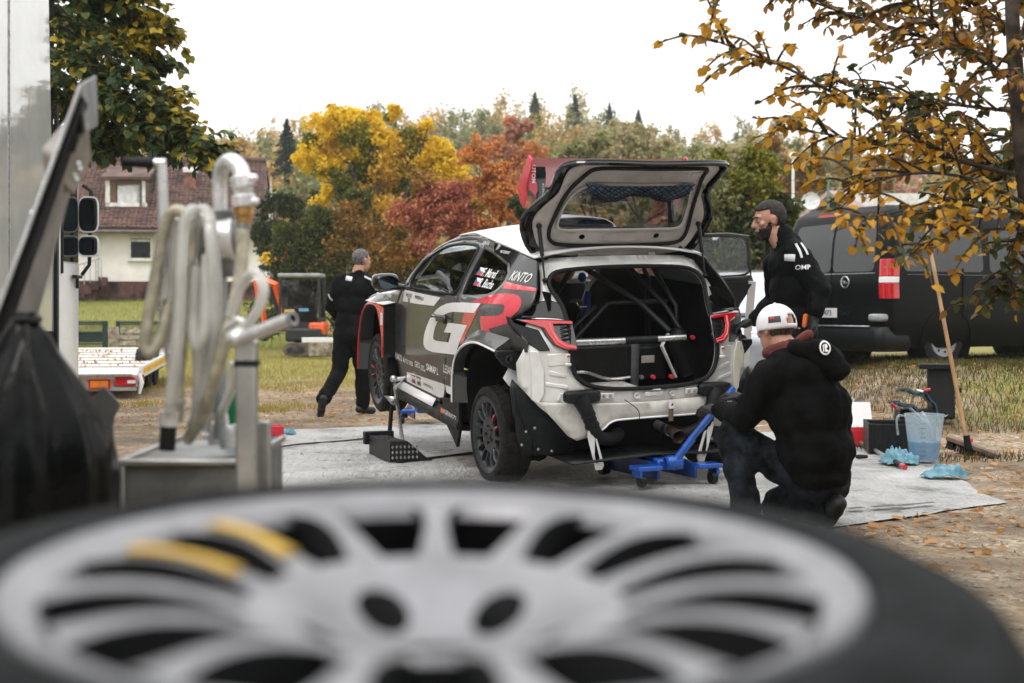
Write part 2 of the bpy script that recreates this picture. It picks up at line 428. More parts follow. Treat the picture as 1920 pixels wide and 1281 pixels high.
def tree(name, label, depth, blobs, leaf, n, mats, base_px, r0=.14, group=None, cat='tree', zsq=.9, seed=1, droop=.4, dth=.8, bark=BARK):
    """blobs: (px, py, radius px, material index, share)"""
    k = FPX / depth; g = random.Random(seed)
    bx = (base_px - CX) / k; bz = terr(bx, depth)
    root = thing(name, label, cat, (bx, depth, bz), group=group)
    V = []; mi = []; tops = []
    nb = []
    for (px, py, rp, im, sh) in blobs:            # break every mass into uneven sprays
        m_ = 6
        for q in range(m_):
            a = g.uniform(0, 2 * PI); rr = rp * g.uniform(.1, 1.0)
            nb.append((px + rr * math.cos(a), py + rr * math.sin(a) * .85, rp * g.uniform(.24, .56), im if g.random() < .75 else g.randrange(len(mats)), sh / m_))
    for i, (px, py, rp, im, sh) in enumerate(nb):
        c = P(px, py, depth + g.uniform(-.5, .5) * dth * rp / k * 2) - Vector((bx, depth, bz)); r = rp / k
        q = blob_points(c, (r, r * dth, r * zsq), int(n * sh), seed * 31 + i)
        v = leaf_arrays(q, leaf, droop, seed=seed * 17 + i); V.append(v); mi += [im] * (len(v) // 4)
        if i % 6 == 0: tops.append(c)
    m = MB(); branchy(m, (0, 0, -.15), tops, r0, seed); m.build('trunk', bark, root, angle=180)
    quads_object('crown', np.concatenate(V), mats, root, mi)
    return root
L_yel = leaf_mat('leaf_yellow', [(.66, .42, .015), (.86, .62, .03), (.90, .72, .07)], scale=.8, transl=.45)
L_gold = leaf_mat('leaf_gold', [(.36, .20, .02), (.66, .40, .04), (.80, .55, .06)], scale=.9)
L_ygr = leaf_mat('leaf_yellow_green', [(.045, .075, .008), (.14, .16, .012), (.42, .33, .02)], scale=.9)
L_brn = leaf_mat('leaf_brown', [(.055, .06, .010), (.16, .12, .018), (.36, .17, .035), (.47, .24, .06)], scale=.9)
L_olv = leaf_mat('leaf_olive', [(.022, .038, .009), (.06, .08, .014), (.14, .135, .02)], scale=.9)
L_red = leaf_mat('leaf_red', [(.22, .06, .04), (.48, .16, .10), (.60, .28, .15)], scale=1.2)
L_pch = leaf_mat('leaf_peach', [(.30, .10, .025), (.60, .23, .06), (.68, .33, .12)], scale=1.0)
L_dgr = leaf_mat('leaf_dark_green', [(.010, .022, .008), (.03, .055, .014), (.09, .10, .02)], scale=1.0)
L_pal = leaf_mat('leaf_pale', [(.24, .23, .10), (.42, .37, .19), (.55, .46, .26)], scale=.35)
L_och = leaf_mat('leaf_ochre', [(.34, .24, .09), (.55, .38, .15), (.66, .46, .18)], scale=.35)
L_pink = leaf_mat('leaf_pink', [(.34, .16, .10), (.54, .26, .18), (.60, .36, .24)], scale=.5)
L_hgr = leaf_mat('leaf_hill_green', [(.11, .14, .06), (.24, .25, .10), (.36, .33, .13)], scale=.35)
L_con = leaf_mat('leaf_conifer', [(.012, .03, .022), (.03, .055, .035), (.05, .08, .045)], scale=.6, transl=.1)

# --- the wooded hillside: reads as one mass
def forest():
    g = random.Random(3); V = []; mi = []; trunks = MB()
    rows = [(150, 34, 6.6), (138, 34, 6.0), (124, 34, 5.6), (110, 30, 5.2), (97, 30, 4.8), (84, 30, 4.4), (72, 30, 4.0), (64, 34, 2.6)]
    sky_px = [(-100, 265), (150, 255), (380, 262), (430, 240), (520, 222), (620, 205), (740, 190), (860, 184), (1000, 182), (1100, 180), (1180, 215), (1290, 255), (1360, 235), (1440, 228), (1560, 262), (1700, 290), (2100, 300)]
    for ri, (d, n, h) in enumerate(rows):
        for i in range(n):
            px = -140 + 2240 * (i + g.uniform(.1, .9)) / n; x = (px - CX) / FPX * d; y = d + g.uniform(-5, 5)
            sy = np.interp(px, [a for a, b in sky_px], [b for a, b in sky_px])
            topz = CAM_H + (YH - sy) / FPX * 150
            gz = terr(x, y); hh = h * g.uniform(.8, 1.25)
            if ri == 0: hh = max(4, (CAM_H + (YH - sy - g.uniform(-8, 12)) / FPX * y) - gz)
            else:
                lim = CAM_H + (YH - sy - 20) / FPX * y - gz; hh = min(hh * 1.6, max(2.5, lim * g.uniform(.80, .98)))
            im = g.choices([0, 1, 2, 3, 4], [4, 3, 4, .5, 1.0])[0]
            w = hh * g.uniform(.26, .40)
            for b in range(5):
                c = (x + g.uniform(-.6, .6) * w, y + g.uniform(-.4, .4) * w, gz + hh * (.14 + .62 * b / 4 + g.uniform(-.05, .05))); r = w * g.uniform(.55, .85) * (1.25 if b < 2 else 1)
                q = blob_points(c, (r, r, hh * .20), 290, g.randint(1, 10 ** 6), sub=.26)
                v = leaf_arrays(q, .42, .3, seed=g.randint(1, 10 ** 6)); V.append(v); mi += [im] * (len(v) // 4)
            c = (x, y, gz + hh * .86); q = blob_points(c, (w * .35, w * .35, hh * .17), 200, g.randint(1, 10 ** 6))
            v = leaf_arrays(q, .36, .3, seed=g.randint(1, 10 ** 6)); V.append(v); mi += [im] * (len(v) // 4)
            trunks.tube([(x, y, gz - .3), (x + g.uniform(-.3, .3), y, gz + hh * .5), (x, y, gz + hh * .95)], [.16, .1, .02], 5)
    root = bpy.data.objects.new('forest', None); COL.objects.link(root)
    tag(root, 'hazy autumn woodland covering the hillside behind the yard', 'woodland', kind='stuff')
    trunks.build('trunks', mat('far_bark', (.16, .13, .10), .9), root, angle=180)
    quads_object('foliage', np.concatenate(V), [L_pal, L_och, L_hgr, L_pink, L_ygr], root, mi)
forest()
def behind():
    """the rest of the clearing: trees beside and behind the camera, seen only as reflections"""
    g = random.Random(11); V = []; mi = []; tk_ = MB()
    spots = [(g.uniform(-26, 26), -g.uniform(9, 15)) for _ in range(24)] + [(-g.uniform(15, 20), g.uniform(-8, 6)) for _ in range(7)] + [(g.uniform(11, 16), g.uniform(-8, 10)) for _ in range(9)]
    for (x, y) in spots:
        h = g.uniform(7, 10); im = g.choices([0, 1, 2], [3, 2, 2])[0]
        for b in range(6):
            q = blob_points((x + g.uniform(-1, 1), y + g.uniform(-1, 1), h * (.12 + .15 * b)), (1.9, 1.6, 1.1), 210, g.randint(1, 10 ** 6)); v = leaf_arrays(q, .42, .3, seed=g.randint(1, 10 ** 6)); V.append(v); mi += [im] * (len(v) // 4)
        tk_.tube([(x, y, -.3), (x, y, h * .9)], [.2, .04], 6)
    r = bpy.data.objects.new('treeline', None); COL.objects.link(r); tag(r, 'mixed trees closing the clearing behind the viewer', 'trees', kind='stuff')
    tk_.build('trunks', BARK, r, angle=180); quads_object('foliage', np.concatenate(V), [L_dgr, L_olv, L_brn], r, mi)
behind()
def conifer(label, px, top, bot, depth, wpx, seed):
    k = FPX / depth; b = P(px, bot, depth); zt = P(px, top, depth).z; g = np.random.default_rng(seed); h = zt - b.z; w = wpx / k
    root = thing('conifer_tree', label, 'tree', b, group='conifers on the hillside')
    q = []
    for tier in range(22):
        t = tier / 22; z = h * (.12 + .88 * t); r = w * (1 - t) ** .85
        for a in g.uniform(0, 2 * PI, 11):
            n = 16; s = g.uniform(.1, 1, n); jag = g.uniform(.7, 1.15)
            q.append(np.stack([np.cos(a) * r * s * jag, np.sin(a) * r * s * jag, z - s * r * .45 + g.normal(0, h * .008, n)], 1))
    V = leaf_arrays(np.concatenate(q), max(.18, h * .05), .1, .35, seed=seed)
    MB().tube([(0, 0, -1), (0, 0, h * .5), (0, 0, h)], [.18, .1, .02], 6).build('trunk', BARK, root, angle=180)
    quads_object('crown', V, L_con, root)
for i, a in enumerate([('slim dark conifer standing by the yellow maple', 538, 222, 330, 70, 36), ('lone pointed dark conifer on the falling ridge line', 1197, 205, 262, 128, 17),
                       ('dark bushy conifer at the crest above the red wing', 1078, 176, 260, 130, 26), ('tall conifer behind the reddish tree on the ridge', 1003, 172, 275, 125, 26),
                       ('small conifer on the ridge right of the crest', 1143, 192, 262, 132, 15)]):
    conifer(a[0], *a[1:], seed=50 + i)
tree('red_leafed_tree', 'tall pinkish red tree on the hillside behind the wing', 62, [(965, 235, 34, 0, .3), (945, 280, 40, 0, .3), (985, 290, 40, 1, .3), (960, 340, 45, 1, .3)], .22, 5200, [L_pink, L_pch], 962, seed=71)
tree('pale_willow', 'rounded pale grey green tree behind the open tailgate', 60, [(1200, 268, 46, 0, .4), (1150, 290, 36, 0, .3), (1245, 290, 36, 0, .3), (1200, 320, 60, 0, .3)], .2, 5200, [L_pal], 1200, seed=72)
tree('green_round_tree', 'dense green bush tree just behind the tailgate top', 46, [(1100, 290, 40, 0, .3), (1060, 320, 38, 0, .3), (1150, 330, 50, 1, .3), (1250, 350, 60, 0, .3)], .17, 5200, [L_hgr, L_ygr], 1120, seed=73)
tree('ochre_birch', 'pale ochre birch leaning over the house roof end', 76, [(435, 290, 48, 0, .35), (400, 330, 40, 0, .25), (470, 340, 46, 0, .3), (510, 400, 34, 0, .2), (560, 350, 25, 0, .15)], .18, 6500, [L_och], 450, seed=74)
tree('yellow_maple', 'large golden yellow maple behind the walking mechanic', 41,
     [(610, 260, 52, 0, .13), (650, 235, 45, 0, .11), (690, 232, 38, 0, .09), (588, 305, 36, 0, .08), (740, 260, 44, 1, .10), (800, 290, 50, 0, .12), (845, 320, 46, 0, .11), (875, 350, 26, 0, .05),
      (660, 300, 56, 2, .13), (640, 350, 46, 2, .10), (720, 330, 56, 1, .13), (770, 360, 46, 0, .09), (615, 365, 26, 0, .05), (690, 385, 44, 1, .09), (860, 375, 26, 0, .04), (640, 210, 22, 0, .04), (735, 218, 20, 0, .04), (800, 250, 22, 0, .04), (690, 270, 60, 0, .10), (760, 310, 60, 1, .10), (830, 350, 46, 0, .08), (620, 300, 46, 0, .08)],
     .115, 38000, [L_yel, L_gold, L_ygr], 700, seed=75, r0=.16)
tree('russet_shrub', 'big russet and olive shrub behind the mini excavator', 37,
     [(600, 430, 60, 1, .2), (660, 415, 55, 0, .2), (560, 470, 55, 1, .15), (640, 480, 62, 1, .2), (720, 460, 58, 0, .18), (690, 510, 60, 0, .2), (610, 530, 50, 1, .15), (760, 500, 50, 0, .15), (700, 570, 55, 1, .12), (780, 560, 50, 1, .12), (540, 530, 40, 1, .1), (560, 590, 50, 1, .12), (640, 600, 55, 1, .14), (740, 620, 55, 1, .12), (500, 600, 40, 1, .1), (830, 580, 60, 1, .12), (880, 600, 60, 1, .12)],
     .10, 24000, [L_brn, L_olv], 650, seed=76, cat='shrub', r0=.08)
tree('green_hedge_shrub', 'dark green leafy shrub between the house and the maple', 44,
     [(510, 390, 34, 0, .25), (490, 430, 40, 0, .25), (550, 400, 36, 1, .25), (530, 440, 40, 0, .25), (505, 480, 34, 0, .2), (575, 380, 24, 1, .12)], .12, 6500, [L_dgr, L_olv], 520, seed=77, cat='shrub', r0=.07)
tree('yellow_sapling', 'little yellow sapling beside the white house corner', 40, [(510, 488, 16, 0, .6), (495, 482, 10, 0, .3)], .10, 500, [L_yel], 508, seed=78, r0=.02)
tree('crimson_shrub', 'crimson red shrub over the white car roof', 29,
     [(800, 380, 46, 0, .22), (845, 360, 36, 0, .15), (790, 425, 50, 0, .22), (850, 415, 46, 0, .2), (880, 395, 34, 0, .12), (770, 470, 45, 1, .15), (840, 470, 50, 0, .15)], .09, 13000, [L_red, L_brn], 815, seed=79, cat='shrub', r0=.06)
tree('peach_shrub', 'peach orange autumn shrub right of the crimson one', 33,
     [(910, 330, 44, 0, .2), (945, 370, 46, 0, .25), (900, 400, 46, 0, .22), (960, 420, 40, 0, .2), (925, 450, 46, 0, .2), (985, 400, 24, 0, .1), (890, 290, 40, 0, .12)], .10, 11000, [L_pch], 930, seed=80, cat='shrub', r0=.06)
tree('green_bush', 'deep green bush glimpsed beside the wing strut', 27, [(1000, 400, 34, 0, .4), (985, 450, 30, 0, .3), (1030, 430, 40, 0, .4)], .09, 3200, [L_dgr], 1005, seed=81, cat='shrub', r0=.05)
tree('tall_hedge', 'tall olive green hedge behind the bearded mechanic', 24,
     [(1330, 350, 62, 0, .16), (1390, 340, 62, 1, .16), (1360, 400, 66, 0, .18), (1420, 400, 60, 2, .16), (1380, 450, 64, 2, .18), (1440, 460, 56, 2, .16), (1320, 430, 50, 2, .14), (1400, 500, 60, 2, .16), (1470, 420, 36, 1, .08), (1330, 500, 55, 2, .12), (1430, 310, 30, 1, .06), (1480, 500, 50, 2, .1), (1340, 570, 60, 2, .12), (1420, 580, 60, 2, .12), (1500, 580, 55, 2, .12), (1280, 480, 50, 2, .1), (1280, 580, 50, 2, .1)],
     .10, 22000, [L_hgr, L_ygr, L_dgr], 1390, seed=82, cat='hedge', r0=.07)
tree('brown_thicket', 'brown and reddish thicket on the slope by the lamp post', 55,
     [(1430, 300, 46, 0, .2), (1500, 310, 46, 0, .2), (1560, 300, 46, 1, .2), (1380, 290, 40, 1, .2), (1530, 350, 46, 0, .2), (1640, 320, 60, 0, .2), (1760, 330, 70, 1, .2), (1860, 340, 60, 0, .2), (1460, 350, 40, 0, .2)], .17, 8500, [L_brn, L_pal], 1480, seed=83, cat='thicket', r0=.07)

def haze_mat():
    m = bpy.data.materials.new('haze_air'); m.use_nodes = True; n = m.node_tree.nodes; l = m.node_tree.links; n.clear()
    o = n.new('ShaderNodeOutputMaterial'); v = n.new('ShaderNodeVolumePrincipled'); v.inputs['Color'].default_value = (.95, .95, .93, 1); v.inputs['Density'].default_value = HAZE_DENSITY; v.inputs['Anisotropy'].default_value = .2
    l.new(v.outputs[0], o.inputs['Volume']); return m
HAZE_DENSITY = .00065
hz_b = MB(); hz_b.box((0, 70, 14.5), (1000, 200, 33)); hz_o = hz_b.build('haze', haze_mat(), smooth=False)
tag(hz_o, 'thin pale autumn haze over the valley', 'haze', kind='stuff')
# ================================================================== the rally car
M_grey = mat('wrap_dark_grey', (.040, .041, .040), .30, var=.10, scale=3, coat=.4)
M_blk = mat('gloss_black', (.006, .007, .008), .10, var=.2, coat=.3, scale=4)
M_wht = mat('paint_white', (.80, .80, .81), .25, var=.03, coat=.5, scale=2)
M_wrapw = mat('wrap_white', (.78, .76, .77), .35, var=.05, scale=5, coat=.2)
M_red = mat('wrap_red', (.62, .025, .045), .28, var=.12, scale=3, coat=.6)
M_pink = mat('wing_pink_sky_sheen', (.72, .30, .31), .12, var=.05, coat=1.0)  # sky reflection on the red blade put into a pale pink base
M_rub = mat('black_rubber', (.008, .009, .010), .62, var=.2, spec=.3, bump=.1, bscale=80)
M_plas = mat('black_plastic', (.008, .0095, .011), .42, var=.25, spec=.35, scale=14, bump=.12, bscale=120, rvar=.3)
M_bare = mat('bare_shell_white', (.74, .735, .72), .20, .15, var=.06, scale=7, bump=.22, bscale=6, coat=.5, rvar=.4, dist=.02)
M_bare2 = mat('dusty_shell_grey', (.58, .56, .52), .36, .1, var=.13, scale=9, bump=.1, bscale=30, rvar=.4)
M_inner = mat('tailgate_inner_beige', (.48, .455, .43), .42, .05, var=.08, scale=5, bump=.05, bscale=15, coat=.2)
M_alu = mat('aluminium', (.62, .62, .63), .28, .9, var=.12, scale=15, rvar=.3)
M_steel = mat('brushed_steel', (.50, .50, .50), .34, .85, var=.2, scale=20, rvar=.35, bump=.05, bscale=90)
M_cage = mat('cage_tube', (.022, .025, .027), .4, .2, var=.2)
M_dark = mat('cabin_black', (.0035, .004, .0045), .8, var=.3, spec=.15)
M_glassS = glass_mat('window_glass_dark', clear=.30)
M_glass = glass_mat('window_glass', clear=.62)
M_lampR = mat('lamp_red', (.55, .012, .02), .15, var=.1, coat=1.0, scale=9)
M_lampD = mat('lamp_dark', (.02, .02, .022), .12, var=.2, coat=1.0)
M_txt = mat('print_white', (.80, .80, .80), .5, var=.04)
M_txtd = mat('print_dark', (.05, .05, .055), .5, var=.1)
M_blue = mat('print_blue', (.03, .09, .40), .4, var=.1)
M_org = mat('print_orange', (.75, .16, .03), .4, var=.1)
M_tyre = mat('tyre_rubber', (.013, .0125, .012), .78, spec=.3, var=.35, scale=18, bump=.35, bscale=70, rvar=.15)
M_rimd = mat('rim_dark_grey', (.045, .050, .055), .38, .55, var=.2, scale=20)
M_redp = mat('paint_red_mark', (.60, .04, .06), .4, var=.1)

hd = Vector((-.377, .926, 0)).normalized(); upv = Vector((0, 0, 1))
fx = hd * math.cos(math.radians(6)) + upv * math.sin(math.radians(6))
ly = Vector((-hd.y, hd.x, 0)) * math.cos(math.radians(1.9)) - upv * math.sin(math.radians(1.9))
ly = (ly - fx * ly.dot(fx)).normalized(); uz = fx.cross(ly)
CAR_O = Vector((.66, 9.929, .23))
CARM = Matrix((( fx.x, ly.x, uz.x, CAR_O.x), (fx.y, ly.y, uz.y, CAR_O.y), (fx.z, ly.z, uz.z, CAR_O.z), (0, 0, 0, 1)))
car = thing('rally_car', 'white black and red rally car jacked up with its tailgate open and rear bumper off', 'car')
car.matrix_world = CARM

def S(x, z):
    y = .865
    if z < .35: y -= (.35 - z) * .12
    zg = (math.sqrt((z - .98) ** 2 + .0036) + (z - .98)) / 2; y -= .62 * zg
    xr = max(0, .15 - x); y -= .22 * xr * xr
    xf = max(0, x - 2.5); y -= .18 * xf * xf
    return y + .03 * math.exp(-(x / .5) ** 2) * math.exp(-((z - .8) / .2) ** 2)
RZ = [(-.2, -.59), (.0, -.61), (.5, -.635), (.75, -.625), (.9, -.565), (1.05, -.455), (1.2, -.315), (1.33, -.15), (1.42, -.05)]
def Rr(y, z): return float(np.interp(z, [a for a, b in RZ], [b for a, b in RZ])) + .20 * (min(1.2, abs(y) / .8)) ** 2.6
def sideL(off=0., s=1): return lambda x, z: Vector((x, s * (S(x, z) + off), z))
def rearS(off=0.): return lambda y, z: Vector((Rr(y, z) - off, y, z))
def side_panel(name, outline, m, holes=(), off=0., solid=.012, step=.045, parent=None, s=1, rnd=0):
    ol = smooth_loop(outline, rnd) if rnd else outline
    mb = MB(); patch(mb, ol, sideL(off, s), holes, step, face=(0, s, 0))
    return mb.build(name, m, parent or car, angle=60, solid=solid)
ROOFX = [-.22, .10, .514, 1.032, 1.332, 1.585, 1.804, 1.88, 1.94]; ROOFZ = [1.308, 1.342, 1.372, 1.409, 1.374, 1.298, 1.178, 1.06, .97]
def zedge(x): return float(np.interp(x, ROOFX, ROOFZ))
WIN = [(1.8, .989), (1.784, 1.104), (1.679, 1.199), (1.448, 1.292), (1.139, 1.33), (.861, 1.334), (.80, 1.31), (.785, 1.2), (.775, 1.1), (.745, 1.0), (.991, .978), (1.313, .964), (1.575, .952), (1.77, .951)]
QWIN = [(.72, 1.322), (.516, 1.302), (.155, 1.248), (.075, 1.201), (.059, 1.158), (.074, 1.120), (.11, 1.085), (.213, 1.049), (.45, 1.02), (.665, 1.003), (.70, 1.1), (.715, 1.2)]
DOOR = [(1.97, .925), (2.093, .794), (2.20, .625), (2.25, .396), (2.134, .303), (2.09, .18), (1.985, .141), (1.16, .135), (1.0, .2), (.957, .288), (.902, .546), (.818, .754), (.71, .93),
        (.735, 1.0), (.755, 1.2), (.775, 1.345), (.95, 1.365), (1.20, 1.352), (1.47, 1.312), (1.71, 1.215), (1.815, 1.112), (1.84, 1.0), (1.86, .955)]
ARC_R = [(.775, .26), (.755, .36), (.735, .47), (.70, .54), (.645, .605), (.56, .655), (.467, .69), (.35, .715), (.234, .736), (.05, .742), (-.15, .735), (-.36, .735)]
QUARTER = [(.95, .25), (.957, .30), (.905, .546), (.822, .754), (.71, .935), (.73, 1.0), (.752, 1.2), (.772, 1.345), (.772, 1.386), (.514, 1.369), (.099, 1.34), (-.218, 1.303), (-.317, 1.196), (-.373, 1.139), (-.408, 1.071), (-.41, 1.028), (-.33, .965), (-.245, .924), (-.36, .86), (-.45, .80), (-.44, .735)] + list(reversed(ARC_R[:-1]))
RAIL = [(1.95, .96), (1.885, 1.055), (1.804, 1.172), (1.585, 1.292), (1.332, 1.369), (1.032, 1.405), (.772, 1.388), (.772, 1.352), (.95, 1.372), (1.20, 1.359), (1.47, 1.319), (1.715, 1.222), (1.822, 1.117), (1.848, 1.0), (1.87, .955)]
FAC = [(2.56 + .40 * math.cos(math.radians(a)), .36 + .40 * math.sin(math.radians(a))) for a in range(-10, 181, 10)]
FENDER = [(1.98, .925), (2.34, .845), (2.8, .79), (3.1, .70), (3.25, .55), (3.25, .30), (3.0, .20)] + FAC[:-2] + [(2.17, .36), (2.256, .40), (2.207, .625), (2.10, .794)]
for s in (1, -1):
    side_panel('rear_quarter', QUARTER, M_grey, [QWIN], s=s)
    side_panel('roof_rail', RAIL, M_grey, s=s)
    side_panel('front_fender', FENDER, M_grey, s=s)
    side_panel('window_pane', QWIN, M_glassS, off=-.012, solid=0, s=s)
# doors
def door(s):
    h = Vector((2.12, s * .83, .5))
    d = bpy.data.objects.new('door', None); COL.objects.link(d); d.parent = car
    side_panel('door_skin', DOOR, M_grey, [WIN], parent=d, s=s)
    inner = [(a * .97 + .03 * 1.5, b) for a, b in DOOR if b < .96] + [(.735, .96)]
    side_panel('door_card', inner, M_plas, off=-.09, solid=0, parent=d, s=s, step=.12)
    side_panel('window_pane', WIN, M_glass, off=-.012, solid=0, parent=d, s=s)
    mb = MB(); mb.tube([sideL(.004, s)(*p) for p in densify(smooth_loop(WIN, 2), .03)], .010, 6, closed=True); mb.build('window_trim', M_rub, d)
    mb = MB(); f = sideL(.022, s)
    mb.tube([f(1.18, .785), f(1.14, .80), f(1.03, .803), f(.92, .812), f(.885, .80)], [.010, .02, .022, .02, .010], 8, flat=(1, .8)); mb.box(sideL(.004, s)(1.03, .785), (.2, .02, .05)); mb.build('door_handle', M_blk, d, bevel=.006)
    # mirror
    mb = MB(); c = sideL(.17, s)(1.96, .985)
    rings = []
    for t, sc_ in ((-.085, .55), (-.07, .9), (-.03, 1.02), (.04, .95), (.085, .6)):
        rings.append([c + Vector((t, s * .105 * sc_ * math.copysign(abs(math.cos(a)) ** .6, math.cos(a)), .066 * sc_ * math.copysign(abs(math.sin(a)) ** .7, math.sin(a)))) for a in [2 * PI * k / 18 for k in range(18)]])
    mb.loft(rings); mb.tube([c + Vector((0, -s * .08, -.04)), c + Vector((-.02, -s * .19, -.06))], [.03, .025], 8); m = mb.build('wing_mirror', M_blk, d, angle=60); fix_normals(m)
    mb = MB(); mb.loft([[c + Vector((-.0868, s * .09 * math.cos(a), .052 * math.sin(a))) for a in [2 * PI * k / 18 for k in range(18)]], [c + Vector((-.0860, s * .09 * math.cos(a), .052 * math.sin(a))) for a in [2 * PI * k / 18 for k in range(18)]]]); mb.build('mirror_glass', mat('mirror_glass', (.10, .14, .17), .03, 1.0, var=.02), m)
    return d
dl = door(1)
dr = door(-1)
# the far door stands open on its front hinge
hng = Vector((2.12, -.82, 0)); ang = math.radians(62)
dr.matrix_local = Matrix.Translation(hng) @ Matrix.Rotation(-ang, 4, 'Z').inverted() @ Matrix.Translation(-hng) if False else Matrix.Translation(hng) @ Matrix.Rotation(ang, 4, 'Z') @ Matrix.Translation(-hng)
mb = MB(); mb.prism([(.74, .28), (.80, .28), (.76, .95), (.70, .95)], lambda x, z: Vector((x, -S(x, z) + .012, z)), lambda x, z: Vector((x, -S(x, z) + .085, z)))
mb.build('door_edge', M_inner, dr)
# roof, screen, bonnet
def rf(u, x):
    ze = zedge(x); w = S(x, ze) ; y = w * u
    return Vector((x, y, ze + .062 * (1 - abs(u) ** 2.2)))
mb = MB(); mb.grid(lambda a, b: rf(b * 2 - 1, -.17 + 1.49 * a), 26, 28); mb.build('roof', M_wht, car, angle=180, solid=.012, soff=1)
for s in (1, -1):
    mb = MB(); mb.grid(lambda a, b: rf(s * (.885 + .115 * b), 1.32 + .60 * a), 12, 3); o = mb.build('windscreen_pillar', M_wht, car, angle=180, solid=.012); fix_normals(o)
mb = MB(); mb.grid(lambda a, b: rf((b * 2 - 1) * .88, 1.32 + .62 * a) + Vector((0, 0, -.004)), 14, 16); mb.build('windscreen', M_glass, car, angle=180)
mb = MB()
def bon(a, b):
    x = 1.90 + 1.35 * a; u = b * 2 - 1; zc = float(np.interp(x, [1.9, 2.2, 2.8, 3.1, 3.25], [1.0, .965, .87, .78, .66])); ze = float(np.interp(x, [1.9, 2.34, 2.8, 3.1, 3.25], [.945, .852, .80, .71, .58]))
    return Vector((x, S(x, min(ze, .9)) * .995 * u, ze + (zc - ze) * (1 - abs(u) ** 2)))
mb.grid(bon, 18, 16); mb.build('bonnet', M_wht, car, angle=180, solid=.01)
mb = MB()
mb.grid(lambda a, b: Vector((3.22 + .10 * (1 - abs(2 * b - 1) ** 2.5) + .04 * math.sin(a * PI), (b * 2 - 1) * .74, .16 + .48 * a)), 8, 14); mb.build('front_bumper', M_grey, car, angle=180, solid=.01)
# roof scoop
mb = MB()
def scoop(a, b):
    x = 1.02 - .52 * a; u = b * 2 - 1; hgt = .075 * min(1, a * 3.2) ** .7; w = .30 * (.75 + .25 * min(1, a * 3))
    return Vector((x, w * u, 1.475 + hgt * (1 - abs(u) ** 5) - .01 * abs(u)))
mb.grid(scoop, 10, 14); mb.build('roof_scoop', M_wht, car, angle=60, solid=.008)
MB().box((.512, 0, 1.505), (.02, .54, .055)).build('scoop_mouth', M_dark, car)
# wheel-arch flares: a shaped band standing out from the body
def flare(name, path, ytop, s, m, lipm, prof=None):
    n = len(path); rings = []
    for i, (x, z) in enumerate(path):
        a = path[max(0, i - 1)]; b = path[min(n - 1, i + 1)]; tx, tz = b[0] - a[0], b[1] - a[1]; L = math.hypot(tx, tz); nx_, nz = -tz / L, tx / L
        if nz < 0 and abs(nz) > .2: nx_, nz = -nx_, -nz
        ring = []
        for (ro, w) in ((.080, 0.), (.052, .35), (.022, .86), (.008, 1.), (-.012, 1.), (-.016, .7), (-.014, 0.)):
            X, Z = x + nx_ * ro, z + nz * ro; yb = S(X, Z) + .001; ring.append(Vector((X, s * (yb + (ytop - yb) * w), Z)))
        rings.append(ring)
    mb = MB(); k = len(rings[0]); vs = [p for r in rings for p in r]
    for i in range(n - 1):
        pass
    mb.add(vs, [(i * k + j, (i + 1) * k + j, (i + 1) * k + j + 1, i * k + j + 1) for i in range(n - 1) for j in range(k - 1)] + [tuple(range(k)), tuple(reversed(range((n - 1) * k, n * k)))])
    o = mb.build(name, m, car, angle=40); fix_normals(o)
    mb = MB(); mb.tube([r[3].lerp(r[4], .5) + Vector((0, s * .001, 0)) for r in rings], .0085, 6); mb.build('flare_lip', lipm, o)
    return o
rp = smooth_loop([(.56, .25), (.565, .40), (.545, .53), (.468, .625), (.31, .70), (.113, .742), (-.056, .738), (-.27, .728)], 2, closed=False)
fp = smooth_loop([(2.94, .14), (2.93, .36), (2.885, .50), (2.83, .62), (2.74, .70), (2.62, .745), (2.45, .755), (2.36, .735), (2.29, .65), (2.225, .53), (2.215, .34)], 2, closed=False)
